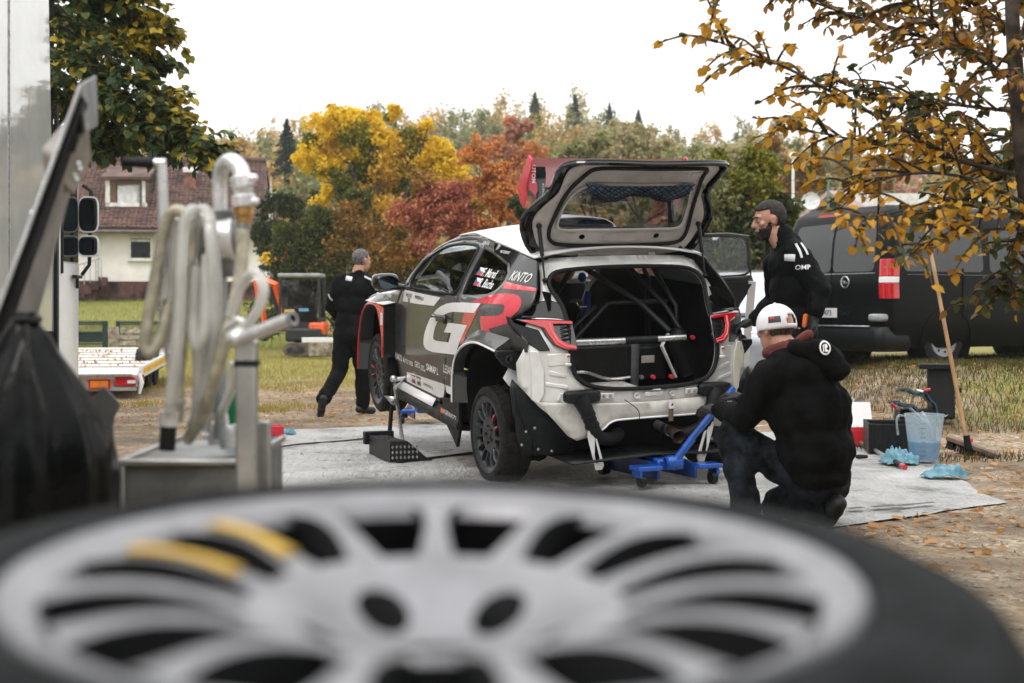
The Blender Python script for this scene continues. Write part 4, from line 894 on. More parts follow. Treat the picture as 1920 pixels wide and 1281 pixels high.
for y in (.28, -.28):
    mb = MB(); patch(mb, [(.165 + .019 * math.cos(a), y + .021 * math.sin(a)) for a in [2 * PI * k / 20 for k in range(20)]], hg(.003), (), .03, face=(-1, 0, 0)); mb.build('access_hole', M_dark, gate)
    mb = MB(); mb.box(hg(.012)(.02, y * .95), (.02, .055, .05)); mb.box(hg(.02)(-.005, y * .95), (.05, .035, .02)); mb.build('hinge', M_alu, gate, bevel=.005)
mb = MB(); patch(mb, [(.055 + .016 * math.cos(a), -.50 + .02 * math.sin(a)) for a in [2 * PI * k / 16 for k in range(16)]], hg(.004), (), .03, face=(-1, 0, 0)); mb.build('access_hole', M_dark, gate)
for s in (1, -1):
    for (a, b) in ((.60, .50), (.63, .47), (.57, .52)):
        mb = MB(); mb.lathe([(.001, .004), (.010, .005), (.014, 0)], 12, Matrix.Translation(hg(.003)(a, s * b)) @ Matrix.Rotation(-PI / 2 - .6, 4, 'Y')); mb.build('stud', M_steel, gate)
    # gas strut
    a = hg(.02)(.24, s * .60); b = rearS(.03)(s * .60, 1.18)
    mb = MB(); mb.tube([a, a.lerp(b, .55)], .014, 10); mb.tube([a.lerp(b, .5), b], .007, 8); mb.ball(a, .02); mb.ball(b, .018); mb.build('gas_strut', M_plas, gate)
# net full of blue rags against the glass
netc = []
def npt(a, b):
    w = .40 - .10 * a; y = (b * 2 - 1) * w; s_ = .655 - .115 * a * (1 - .45 * math.cos((b * 2 - 1) * 4.4))
    return hg(.012 + .045 * math.sin(PI * a) + .012 * math.sin(b * 23) * math.sin(a * 7))(s_, y)
mb = MB(); mb.grid(lambda a, b: npt(a, b), 8, 30); mb.build('net_contents', mat('rag_blue_pale', (.20, .34, .46), .8, col2=(.06, .12, .20), scale=22, var=.4), gate, angle=180)
mb = MB()
for k in range(-8, 17):
    p = [npt(t / 6, min(1, max(0, (k + t) / 16))) + Vector((-.010, 0, -.01)) for t in range(7) if 0 <= (k + t) / 16 <= 1]
    if len(p) > 1: mb.tube(p, .0042, 5)
    p = [npt(t / 6, (16 - k - t) / 16) + Vector((-.010, 0, -.01)) for t in range(7) if 0 <= (16 - k - t) / 16 <= 1]
    if len(p) > 1: mb.tube(p, .0042, 5)
mb.build('cargo_net', mat('net_navy', (.012, .015, .03), .8), gate)
mb = MB(); mb.box((.02, -.02, 1.475), (.05, .32, .03)); mb.build('roof_vent_frame', M_bare2, gate, bevel=.004)
# wing carried on the tailgate
wing = bpy.data.objects.new('rear_wing', None); COL.objects.link(wing); wing.parent = gate
foil = [(0, 0), (.03, .028), (.12, .036), (.24, .026), (.30, .006), (.24, .002), (.12, .004), (.03, -.006)]
wR = Matrix.Rotation(math.radians(52), 3, 'Y')
def wpt(c, t, y): return Vector((.20, y, 1.735)) + wR @ Vector((-c + .0, 0, t))
mb = MB(); mb.loft([[wpt(c, t, y) for c, t in foil] for y in np.linspace(-.60, .57, 12)]); o = mb.build('wing_plane', M_pink, wing, angle=50); fix_normals(o)
mb = MB(); mb.loft([[wpt(c, t - .004, y) for c, t in [(-.02, -.004), (.03, .033), (.055, .037), (.05, -.008)]] for y in np.linspace(-.59, .56, 8)]); o = mb.build('wing_flap', M_blk, wing); fix_normals(o)
mb = MB(); mb.add([wpt(.10, .040, .34), wpt(.22, .034, .34), wpt(.22, .034, .22), wpt(.10, .040, .22)], [(0, 1, 2, 3)]); mb.build('wing_square', mat('wing_grey', (.25, .26, .28), .3), wing)
for y in (.585, -.60):
    ep = [(-.03, -.12), (-.035, -.05), (.0, .045), (.10, .055), (.26, .045), (.31, .025), (.31, -.02), (.28, -.05), (.12, -.07), (.06, -.12)]
    mb = MB(); mb.prism(ep, lambda c, t: wpt(c, t, y), lambda c, t: wpt(c, t, y + .012)); e = mb.build('end_plate', M_red, wing, bevel=.004); fix_normals(e)
mb = MB(); mb.prism([(.0, 2.015), (.045, 1.97), (.075, 1.76), (.05, 1.72), (.0, 1.77)], lambda a, z: Vector((.05 + a * .2, .585 - a, z)), lambda a, z: Vector((.062 + a * .2, .588 - a, z))); e = mb.build('end_plate_face', M_red, wing, bevel=.003); fix_normals(e)
mb = MB(); mb.text('MOTUL', lambda u, v: Vector((.047, .567 - v * .9 , 1.88 + u)), .030, bold=.015); mb.build('lettering', M_txt, wing)
for s in (1, -1):
    pts = [(.52, 1.955), (.50, 1.96), (.465, 1.94), (.455, 1.87), (.462, 1.76), (.485, 1.60), (.492, 1.48), (.505, 1.36), (.545, 1.34), (.555, 1.45), (.53, 1.60), (.515, 1.75), (.52, 1.80), (.535, 1.82), (.555, 1.90)]
    mb = MB(); mb.prism([(a, z) for a, z in pts], lambda a, z: Vector((.06, s * a, z)), lambda a, z: Vector((.085, s * a, z))); e = mb.build('wing_strut', M_blk, wing, bevel=.006); fix_normals(e)
mb = MB(); mb.text('TOYOTA', lambda u, v: Vector((.0585, .485 - v, 1.76 + u)), .016); mb.build('lettering', M_txt, wing)

# --- wheels
def rim(mb, R=.262, spokes=15, depth=.0):
    """face of a many-spoked rim, axis +z = outward; rim well behind"""
    mb.lathe([(R * .80, -.035), (R * .83, -.012), (R * .88, .0), (R * .955, .004), (R * .985, .008), (R, .004), (R * 1.005, -.008), (R * .97, -.02), (R * .95, -.10), (R * .95, -.17), (R * 1.0, -.185), (R * 1.0, -.19)], 60)
    mb.lathe([(.030, -.05), (.031, -.020), (.040, -.0165), (R * .30, -.016), (R * .40, -.012), (R * .46, -.014), (R * .47, -.035), (R * .40, -.05)], 48)
    for k in range(spokes):
        a = 2 * PI * k / spokes; sec = []
        for t in np.linspace(0, 1, 7):
            r = R * (.44 + .42 * t); w = R * (.046 - .018 * math.sin(t * PI) + .012 * max(0, t - .75) * 4); h = -.014 + .010 * math.sin(t * PI) + .008 * t
            ca, sa = math.cos(a), math.sin(a)
            sec.append([Vector((r * ca - u * w * sa, r * sa + u * w * ca, h + dz)) for u, dz in ((-1, -.03), (-.92, -.008), (-.55, 0), (.55, 0), (.92, -.008), (1, -.03))])
        mb.loft(sec, cap=True)
def lugs(mb, R=.235, ph=0.):
    for k in range(5):
        a = ph + 2 * PI * k / 5; mb.lathe([(.001, .008), (.009, .008), (.0105, -.004), (.0105, -.018)], 6, Matrix.Translation((.057 * math.cos(a), .057 * math.sin(a), -.014)))
TYP = [(.225, -.19), (.235, -.20), (.262, -.212), (.29, -.213), (.308, -.206), (.320, -.192), (.3245, -.175), (.3255, -.10), (.3245, -.03), (.320, -.012), (.308, .004), (.29, .012), (.262, .014), (.243, .010), (.232, -.002)]
TYC = [(.252, -.19), (.262, -.20), (.280, -.212), (.298, -.212), (.312, -.205), (.321, -.192), (.3245, -.175), (.3255, -.10), (.3245, -.03), (.321, -.012), (.312, .002), (.298, .010), (.280, .013), (.268, .010), (.258, -.002)]
def tyre(mb, groove=True):
    mb.lathe(TYC, 72)
    if groove:
        for zc in (-.06, -.14):
            mb.lathe([(.3262, zc - .004), (.3262, zc + .004)], 72)
def wheel(name, m_rim, parent=None, marks=(), markmat=None, label=None, ph=.3):
    w = bpy.data.objects.new(name, None); COL.objects.link(w)
    if parent is not None: w.parent = parent
    mb = MB(); tyre(mb); t = mb.build('tyre', M_tyre, w, angle=50)
    mb = MB()
    for k in range(40):
        a = 2 * PI * k / 40
        for zc, l_ in ((-.03, .05), (-.10, .06), (-.165, .04)):
            mb.box((.3258 * math.cos(a + zc * .8), .3258 * math.sin(a + zc * .8), zc), (.006, .030, l_ * .8), Matrix.Rotation(a, 3, 'Z') @ Matrix.Rotation(.35, 3, 'X'))
    tr = mb.build('tread_blocks', M_tyre, t, smooth=False); tr['kind'] = 'stuff'
    mb = MB(); rim(mb); r = mb.build('rim', m_rim, w, angle=40)
    mb = MB(); lugs(mb, ph=ph); mb.build('wheel_nuts', mat('nut_black', (.02, .02, .022), .4, .5), r)
    mb = MB(); mb.lathe([(.001, -.012), (.026, -.012), (.03, -.02), (.03, -.05)], 24); mb.build('hub_cap', mat('hub_dark', (.03, .03, .032), .5, .3), r)
    mb = MB(); mb.lathe([(.06, -.09), (.185, -.09), (.185, -.12), (.06, -.12)], 40); mb.build('brake_disc', M_steel, w)
    mb = MB(); mb.lathe([(.01, -.15), (.248, -.16)], 40); mb.build('rim_inner', M_dark, w)
    for k in marks:
        a = 2 * PI * k / 15; mb = MB(); R = .262
        mb.loft([[Vector((R * q * math.cos(a) - u * .006 * math.sin(a), R * q * math.sin(a) + u * .006 * math.cos(a), h)) for u in (-1, 1)] for q, h in ((.52, -.002), (.65, .0055), (.80, .004))], cap=False, closed=False); o = mb.build('spoke_mark', markmat, r, solid=.003, soff=1)
    return w
def put_wheel(w, x, s, z, spin=0., toe=0., y=.895):
    w.matrix_local = Matrix.Translation((x, s * y, z)) @ Matrix.Rotation(toe, 4, 'Z') @ (Matrix.Rotation(-PI / 2, 4, 'X') if s > 0 else Matrix.Rotation(PI / 2, 4, 'X')) @ Matrix.Rotation(spin, 4, 'Z')
w0 = wheel('wheel', M_rimd, car, (0, 1), M_redp); put_wheel(w0, 0.0, 1, .12, spin=math.radians(-155))
for x, s, z, sp, toe in ((2.56, 1, .16, math.radians(-10), math.radians(-3)), (0, -1, .12, 1., 0), (2.56, -1, .16, 2., -.05)):
    w = copy_tree(w0, car); put_wheel(w, x, s, z, sp, toe)
for x, z in ((0, .16), (2.56, .20)):
    mb = MB(); mb.tube([(x, -.72, z), (x, .72, z)], .03, 8); mb.box((x, .55, z), (.14, .1, .3)); mb.box((x, -.55, z), (.14, .1, .3)); mb.build('suspension', M_dark, car)
# ================================================================== house on the slope
M_plaster = mat('plaster_white', (.78, .76, .72), .9, var=.06, scale=1.2, bump=.2, bscale=40)
M_plinth = mat('plinth_maroon', (.085, .035, .03), .9, var=.5, scale=2.2, bump=.4)
M_tile = mat('roof_tile', (.155, .080, .062), .8, var=.55, scale=1.6, bump=.2, col2=(.05, .033, .030))
M_brick = mat('chimney_brick', (.28, .12, .09), .9, var=.3, scale=4)
M_wood = mat('weathered_wood', (.32, .27, .21), .85, var=.35, scale=7, bump=.4, bscale=30)
M_glassH = mat('house_glass', (.02, .025, .03), .05, var=.3, coat=.5, scale=2)
M_curt = mat('blind_white', (.60, .62, .64), .7)
M_wf = mat('window_frame_white', (.72, .71, .68), .6)
hs = thing('house', 'white house with brown tiled roof and a dormer on the grassy slope', 'house', P(330, 566, 58), (0, 0, math.radians(7)))
u_ = 58 / FPX
def hx(px): return (px - 330) * u_
def hz(py): return (566 - py) * u_
X0, X1, DEP = hx(60), hx(498), 7.0
mb = MB(); mb.box(((X0 + X1) / 2, DEP / 2, hz(432) / 2 + .4), (X1 - X0, DEP, hz(432) - .8)); 
mb.add([(X1, 0, hz(432)), (X1, DEP, hz(432)), (X1, DEP / 2, hz(300) - .2), (X0, 0, hz(432)), (X0, DEP, hz(432)), (X0, DEP / 2, hz(300) - .2)], [(0, 1, 2), (3, 5, 4)])
mb.build('wall', M_plaster, hs, smooth=False)
mb = MB(); mb.box(((X0 + X1) / 2, DEP / 2, hz(528) / 2 - .3), (X1 - X0 + .1, DEP + .1, hz(528) + .6)); mb.build('plinth', M_plinth, hs, smooth=False)
def roofp(t, s, off=0):   # t along, s up the slope
    z = hz(436) + (hz(292) - hz(436)) * s; y = -.55 + (DEP / 2 + .55) * s
    n = Vector((0, -(hz(292) - hz(436)), DEP / 2 + .55)).normalized()
    return Vector((X0 - .2 + (X1 - X0 + .35) * t, y, z)) + n * off
mb = MB(); mb.add([roofp(0, 0), roofp(1, 0), roofp(.965, 1), roofp(0, 1)], [(0, 1, 2, 3)]); mb.add([roofp(0, 1), roofp(.965, 1), (X1 + .15, DEP + .5, hz(436)), (X0 - .2, DEP + .5, hz(436))], [(0, 1, 2, 3)])
rfo = mb.build('roof', M_tile, hs, smooth=False, solid=.16, soff=1)
mb = MB(); g = random.Random(5); NR, NC = 24, 52
for r in range(NR):
    for c in range(NC):
        s0, s1 = r / NR, (r + 1.18) / NR; lim = 1 - .035 * s0
        t0, t1 = c / NC, (c + .96) / NC
        if t1 > lim: continue
        j = g.uniform(-.01, .015)
        pts = []
        for k in range(4):
            t = t0 + (t1 - t0) * k / 3; h = .17 + .045 * math.sin(PI * k / 3) + j
            pts += [roofp(t, s0, h + .035), roofp(t, min(1, s1), h)]
        mb.add(pts, [(0, 2, 3, 1), (2, 4, 5, 3), (4, 6, 7, 5), (0, 1, 3, 2)[:0] or (0, 6, 4, 2)])
to = mb.build('roof_tiles', M_tile, rfo, smooth=False); to['kind'] = 'stuff'
mb = MB(); mb.tube([roofp(0, 1, .22), roofp(.965, 1, .22)], .14, 8); mb.build('ridge_cap', M_tile, rfo)
mb = MB(); mb.tube([roofp(0, 0, .05) + Vector((0, -.08, -.05)), roofp(1, 0, .05) + Vector((0, -.08, -.05))], .09, 8); mb.build('gutter', mat('gutter_zinc', (.12, .10, .09), .5, .4), hs)
# dormer
dm = bpy.data.objects.new('dormer', None); COL.objects.link(dm); dm.parent = hs
yd = .55
mb = MB(); mb.box((hx(236), yd + .9, hz(362)), (hx(272) - hx(200), 1.9, hz(338) - hz(386))); mb.build('dormer_cheek', mat('dormer_brown', (.16, .10, .075), .8), dm, smooth=False)
mb = MB()
for a, b, c, d_ in ((198, 338, 206, 386), (264, 338, 271, 386), (198, 380, 274, 387)):
    mb.box(((hx(a) + hx(c)) / 2, yd - .08, (hz(b) + hz(d_)) / 2), (hx(c) - hx(a), .1, hz(b) - hz(d_)))
mb.build('dormer_frame', M_wf, dm, smooth=False)
MB().box((hx(238), yd - .06, hz(364)), (hx(256) - hx(220), .06, hz(348) - hz(380))).build('window_pane', M_curt, dm)
mb = MB(); mb.box((hx(238), yd - .02, hz(364)), (hx(260) - hx(216), .06, hz(345) - hz(382))); mb.build('window_frame', M_wf, dm)
mb = MB(); mb.add([(hx(192), yd - .4, hz(337)), (hx(280), yd - .4, hz(337)), (hx(280), yd + 2.2, hz(305)), (hx(192), yd + 2.2, hz(305))], [(0, 1, 2, 3)]); mb.build('dormer_roof', M_tile, dm, smooth=False, solid=.12, soff=1)
mb = MB(); mb.tube([(hx(263), yd - .15, hz(340)), (hx(263), yd - .15, hz(386))], .05, 6); mb.build('dormer_pipe', mat('pipe_green', (.06, .09, .08), .6), dm)
mb = MB(); mb.box((hx(348), 1.9, hz(345)), (hx(359) - hx(338), .5, hz(314) - hz(380))); mb.build('chimney', M_brick, rfo, smooth=False)
mb = MB(); mb.box((hx(348), 1.9, hz(311)), (hx(361) - hx(335), .62, hz(307) - hz(317))); mb.build('chimney_cap', M_wf, rfo)
for (a, b, c, d_) in ((246, 446, 285, 486), (398, 446, 436, 486)):
    w = bpy.data.objects.new('window', None); COL.objects.link(w); w.parent = hs
    MB().box(((hx(a) + hx(c)) / 2, .0, (hz(b) + hz(d_)) / 2), (hx(c) - hx(a), .06, hz(b) - hz(d_))).build('pane', M_glassH, w)
    mb = MB(); cx_, cz_ = (hx(a) + hx(c)) / 2, (hz(b) + hz(d_)) / 2; W_, H_ = hx(c) - hx(a), hz(b) - hz(d_)
    for sx in (-1, 1): mb.box((cx_ + sx * W_ / 2, -.02, cz_), (.07, .12, H_ + .07))
    for sz in (-1, 1): mb.box((cx_, -.025, cz_ + sz * H_ / 2), (W_, .12, .07))
    mb.build('frame', M_wf, w, smooth=False)
    MB().box((cx_, -.08, cz_ - H_ / 2 - .06), (W_ + .2, .2, .05)).build('sill', M_wf, w)
    MB().box((cx_, -.035, cz_ + H_ / 2 - .12), (W_ - .1, .03, .10)).build('blind', M_curt, w)
# porch recess with steps at the left end
mb = MB(); mb.box((hx(160), -.3, hz(548)), (1.2, .9, .9)); 
for k in range(5): mb.box((hx(150) + .28 * k, -.6, hz(560) + .17 * k), (.28, .6, .34 + .0 * k))
mb.build('steps', M_plinth, hs, smooth=False)
mb = MB()
for k in range(7): mb.tube([(hx(140) + .22 * k, -.95, hz(545) + .07 * k), (hx(140) + .22 * k, -.95, hz(505) + .07 * k)], .018, 5)
mb.tube([(hx(140), -.95, hz(505)), (hx(140) + 1.32, -.95, hz(505) + .42)], .025, 5); mb.build('stair_railing', mat('rail_grey', (.35, .36, .37), .5, .5), hs)
MB().box((hx(186), -.06, hz(480)), (.07, .1, 2.0)).build('downpipe', M_wf, hs)

# ================================================================== street lamp, far house, net fence
lp = thing('street_lamp', 'white globe lamp post rising from the hedge behind the van', 'street lamp', P(1487, 440, 42))
mb = MB(); mb.tube([(0, 0, -3.2), (0, 0, 2.25)], [.06, .042], 10); mb.build('post', mat('post_white', (.70, .70, .68), .5), lp)
mb = MB(); mb.ball((0, 0, 2.32), (.115, .115, .11)); mb.build('globe', mat('globe_white', (.80, .80, .80), .3), lp)
fh = thing('far_house', 'dark gabled far house with a pinkish roof behind the van', 'house', P(1600, 440, 46))
k = 46 / FPX
mb = MB(); fhx = lambda p: (p - 1600) * k; fhz = lambda p: (440 - p) * k
mb.prism([(fhx(1500), -2.2), (fhx(1500), fhz(408)), (fhx(1556), fhz(362)), (fhx(1612), fhz(408)), (fhx(1612), -2.2)], lambda x, z: Vector((x, 0, z)), lambda x, z: Vector((x + 1, 4, z))); o = mb.build('gable_wall', mat('dark_boards', (.035, .045, .05), .8, var=.3, scale=3), fh, smooth=False); fix_normals(o)
mb = MB(); mb.add([(fhx(1548), -.3, fhz(358)), (fhx(1620), -.3, fhz(412)), (fhx(1800), 3, fhz(412)), (fhx(1700), 3, fhz(350))], [(0, 1, 2, 3)]); mb.add([(fhx(1548), -.3, fhz(358)), (fhx(1488), -.3, fhz(412)), (fhx(1520), 4, fhz(405)), (fhx(1700), 3.1, fhz(350))], [(3, 2, 1, 0)]); mb.build('roof', mat('far_roof', (.42, .30, .28), .8, var=.1), fh, smooth=False, solid=.12)
mb = MB(); mb.box(((fhx(1590) + fhx(1860)) / 2, 2.0, -.2), (fhx(1860) - fhx(1590), 3, fhz(385) + 2.2)); mb.build('extension', mat('pale_render', (.66, .66, .65), .8), fh, smooth=False)
mb = MB(); mb.lathe([(.01, .0), (.12, .02), (.22, .07), (.29, .13)], 20, Matrix.Translation((fhx(1507), -1.0, fhz(383))) @ Matrix.Rotation(math.radians(75), 4, 'X')); mb.tube([(fhx(1507), -.9, fhz(383)), (fhx(1507), -.5, -2)], .03, 6); mb.build('satellite_dish', mat('dish_grey', (.62, .63, .65), .5), fh)
nf = thing('net_fence', 'tall thin green net fence posts before the far house', 'fence', P(1553, 440, 38))
for i, px in enumerate((1400, 1553, 1878)):
    MB().tube([((px - 1553) * 38 / FPX, 0, -2), ((px - 1553) * 38 / FPX, 0, [.9, 1.6, 2.4][i])], .035, 6).build('post', mat('post_green', (.10, .22, .17), .6), nf)
mb = MB()
for i in range(10): mb.tube([((1400 - 1553) * 38 / FPX, 0, -1.3 + .2 * i), (0, 0, -1.3 + .28 * i), ((1878 - 1553) * 38 / FPX, 0, -1.3 + .36 * i)], .004, 4)
mb.build('net', mat('net_grey', (.30, .33, .32), .8), nf)

# ================================================================== box truck at the left edge
M_trk = mat('truck_white', (.55, .55, .54), .10, .25, var=.05, coat=1.0, scale=2, bump=.25, bscale=3.0, dist=.03)
M_trk2 = mat('truck_door_white', (.78, .79, .81), .3, var=.03, coat=.4)
tk = thing('box_truck', 'tall glossy white box truck cut by the photo edge beside the green tree', 'truck', (-4.34, 14.27, 0))
mb = MB(); mb.loft([[Vector((x, y, z)) for x, y in ((-2.3, -8), (0, -8), (0, -.86 - .06 * max(0, z - 2.6)), (-.03, -.82 - .06 * max(0, z - 2.6)), (-2.3, -.82))] for z in (.95, 2.6, 3.6, 4.3)]); mb.build('box_body', M_trk, tk, angle=30)
for yy in (-2.0, -4.0, -6.0): MB().box((.004, yy, 2.5), (.012, .02, 3.0)).build('panel_seam', M_steel, tk)
mb = MB(); mb.loft([[Vector((x, y, z)) for x, y in ((-2.2, -.74), (-.03, -.74), (-.01, -.70), (-.01, .0), (-.10, .25 - .10 * max(0, z - 1.5)), (-2.2, .3 - .10 * max(0, z - 1.5)))] for z in (.45, 1.5, 2.3, 2.75)]); mb.build('cab', M_trk2, tk, angle=30)
mb = MB(); mb.box((.0, -.72, 1.9), (.03, .06, 2.4)); mb.box((.0, -.55, 2.15), (.02, .03, 1.3)); mb.build('door_seal', M_plas, tk)
mb = MB(); mb.prism([(-.50, 1.62), (-.04, 1.62), (-.08, 2.45), (-.50, 2.5)], lambda y, z: Vector((-.008, y, z)), lambda y, z: Vector((.002, y, z))); o = mb.build('door_window', M_blk, tk); fix_normals(o)
mb = MB(); mb.box((.03, -.17, 1.475), (.05, .20, .035)); mb.box((.015, -.12, 1.42), (.03, .03, .12)); mb.build('door_handle', M_plas, tk, bevel=.008)
for (z, h, w, nm) in ((2.10, .35, .20, 'main_mirror'), (1.785, .20, .20, 'wide_mirror')):
    mb = MB(); rings = []
    for t, q in ((-.06, .85), (-.05, .98), (.0, 1), (.06, .85), (.09, .5)):
        rings.append([Vector((.09 + w / 2 * q * math.copysign(abs(math.cos(a)) ** .5, math.cos(a)), .02 + t, z + h / 2 * q * math.copysign(abs(math.sin(a)) ** .5, math.sin(a)))) for a in [2 * PI * i / 20 for i in range(20)]])
    mb.loft(rings); o = mb.build(nm, M_plas, tk, angle=60); fix_normals(o)
    mb = MB(); mb.add([Vector((.085 + (w / 2 - .02) * math.copysign(abs(math.cos(a)) ** .5, math.cos(a)), -.0425, z + (h / 2 - .02) * math.copysign(abs(math.sin(a)) ** .5, math.sin(a)))) for a in [2 * PI * i / 20 for i in range(20)]], [tuple(range(20))]); e = mb.build('mirror_glass', mat('mirror_glass', (.10, .14, .17), .03, 1.0), o); fix_normals(e)
    MB().tube([Vector((.10 + (w / 2 - .004) * math.copysign(abs(math.cos(a)) ** .5, math.cos(a)), -.03, z + (h / 2) * math.copysign(abs(math.sin(a)) ** .5, math.sin(a)))) for a in [2 * PI * i / 20 for i in range(20)] if math.cos(a) > -.2 or 1], .010, 5, closed=True).build('mirror_rim', M_trk2, o)
mb = MB(); mb.tube([(.02, .05, 2.4), (.10, .05, 2.34), (.09, .03, 1.6), (.01, .05, 1.5)], .02, 8); mb.build('mirror_arm', M_plas, tk)
mb = MB(); mb.lathe([(.1, -.1), (.46, -.14), (.5, -.08), (.5, .08), (.46, .14), (.1, .1)], 32, Matrix.Translation((-.15, -.9, .5)) @ Matrix.Rotation(PI / 2, 4, 'Y')); mb.build('wheel', M_tyre, tk)
mb = MB(); mb.lathe([(.1, -.1), (.46, -.14), (.5, -.08), (.5, .08), (.46, .14), (.1, .1)], 32, Matrix.Translation((-.15, -6.4, .5)) @ Matrix.Rotation(PI / 2, 4, 'Y')); mb.build('wheel', M_tyre, tk)
MB().box((-1.1, -4, .75), (1.6, 8, .3)).build('chassis', M_dark, tk)

# ================================================================== flatbed trailer
M_bed = mat('trailer_white', (.70, .69, .67), .45, var=.14, scale=4, col2=(.50, .44, .38))
tr = thing('flatbed_trailer', 'white flatbed car trailer with yellow side stripe and leaves on its deck', 'trailer', (-4.78, 18.1, 0), (0, 0, math.radians(7)))
mb = MB(); mb.add([(-2.1, 0, .31), (0, 0, .31), (0, .35, .37), (0, 5.4, .50), (-2.1, 5.4, .50), (-2.1, .35, .37)], [(0, 1, 2, 5), (5, 2, 3, 4)]); mb.build('deck', M_bed, tr, smooth=False, solid=.06)
for k in range(7): MB().box((-1.05, .6 + .68 * k, .382 + .0245 * (.25 + .68 * k) + .0), (2.0, .03, .012)).build('deck_rib', M_alu, tr)
mb = MB(); mb.box((.02, 2.85, .40), (.05, 5.1, .14), Matrix.Rotation(math.radians(1.5), 3, 'X')); o = mb.build('side_rail', M_trk2, tr, smooth=False)
MB().box((.047, 2.85, .41), (.004, 5.0, .07), Matrix.Rotation(math.radians(1.5), 3, 'X')).build('reflective_stripe', mat('stripe_yellow', (.80, .42, .02), .4), tr)
mb = MB(); mb.box((-1.05, .05, .20), (2.1, .06, .20)); tp = mb.build('tail_panel', mat('tail_grey', (.40, .40, .39), .5, .3), tr, bevel=.01)
MB().box((-1.05, -.01, .305), (2.0, .08, .04)).build('tail_edge', M_steel, tr, bevel=.008)
for x in (-.46, -1.62):
    MB().box((x, .012, .19), (.27, .02, .125)).build('reflector_frame', M_lampR, tr); MB().box((x, .0, .19), (.22, .02, .085)).build('reflector', mat('reflector_orange', (.75, .22, .02), .3), tr)
for x in (-.14, -1.96):
    mb = MB(); mb.box((x, .012, .225), (.27, .03, .12)); o = mb.build('tail_lamp', M_lampR, tr, bevel=.02); MB().box((x + .08, -.008, .22), (.10, .012, .04)).build('lamp_clear', M_wrapw, o)
    MB().box((x, .03, .225), (.31, .02, .15)).build('lamp_bezel', M_alu, tr)
mb = MB(); mb.tube([(.02, .10, .32), (.05, .08, .20), (.03, .06, .06)], [.03, .035, .015], 8); mb.build('drop_leg', M_trk2, tr)
mb = MB(); mb.box((.05, .22, .24), (.03, .06, .12)); mb.build('ratchet', M_lampR, tr)
mb = MB(); mb.tube([(-.12, 4.6, .48), (-.12, 4.6, .62), (.05, 4.6, .64)], .02, 6); mb.build('winch_crank', M_redp, tr)
for x in (-.2, -1.9):
    for y in (2.2, 2.95):
        mb = MB(); mb.lathe([(.05, -.08), (.27, -.09), (.30, -.05), (.30, .05), (.27, .09), (.05, .08)], 24, Matrix.Translation((x, y, .30)) @ Matrix.Rotation(PI / 2, 4, 'Y')); mb.build('wheel', M_tyre, tr)
MB().box((-1.05, 2.6, .26), (1.6, 4.6, .14)).build('chassis', M_dark, tr)
q = np.stack([rng.uniform(-2.0, -.1, 130), rng.uniform(.3, 4.5, 130), np.zeros(130)], 1); q[:, 2] = .395 + (q[:, 1] - .35) * .0257
lv = quads_object('deck_leaves', leaf_arrays(q, .055, 0, seed=9), leaf_mat('leaf_litter', [(.22, .10, .03), (.42, .20, .06), (.55, .36, .16)]), tr); lv['kind'] = 'stuff'

# ================================================================== fence and pallets beyond the trailer
gf = thing('garden_fence', 'dark green mesh garden fence with gate on the grass', 'fence', P(200, 676, 30))
k = 30 / FPX; fxx = lambda p: (p - 200) * k; fzz = lambda p: (676 - p) * k
M_fg = mat('fence_green', (.015, .045, .04), .5, .2)
for p_ in (80, 197, 221, 304): MB().box((fxx(p_), 0, fzz(602) / 2), (.07 if p_ != 197 else .11, .07, fzz(602))).build('post', M_fg, gf)
mb = MB()
for a, b in ((80, 197), (221, 304)):
    n = int((b - a) / 2.6)
    for i in range(n): mb.tube([(fxx(a + (b - a) * i / n), 0, .1), (fxx(a + (b - a) * i / n), 0, fzz(608))], .006, 4)
    for z in (608, 625, 645, 665): mb.tube([(fxx(a), .01, fzz(z)), (fxx(b), .01, fzz(z))], .012, 4)
mb.build('mesh_wires', M_fg, gf)
for a, b in ((80, 197), (221, 304)): MB().tube([(fxx(a), 0, fzz(604)), (fxx(b), 0, fzz(604))], .03, 6).build('top_rail', M_fg, gf)
MB().box((fxx(138), .05, fzz(632)), (fxx(194) - fxx(82), .03, fzz(622) - fzz(642))).build('privacy_strip', mat('strip_slate', (.06, .08, .09), .6), gf)
pl = thing('wooden_pallet', 'weathered wooden pallet leaning against the fence post', 'pallet', P(245, 672, 28.8), (math.radians(-22), 0, math.radians(-8)))
for i in range(5): MB().box((0, 0, .06 + .13 * i), (.62, .02, .09)).build('slat', M_wood, pl, bevel=.004)
for x in (-.28, 0, .28): MB().box((x, .06, .34), (.09, .09, .66)).build('bearer', M_wood, pl)
pl2 = thing('wooden_board', 'upright grey wooden board beside the pallet', 'board', P(218, 673, 28.9), (math.radians(-6), math.radians(-4), math.radians(35)))
MB().box((0, 0, .32), (.22, .04, .66)).build('plank', M_wood, pl2, bevel=.006); MB().box((.0, .03, .32), (.05, .03, .6)).build('batten', M_wood, pl2)

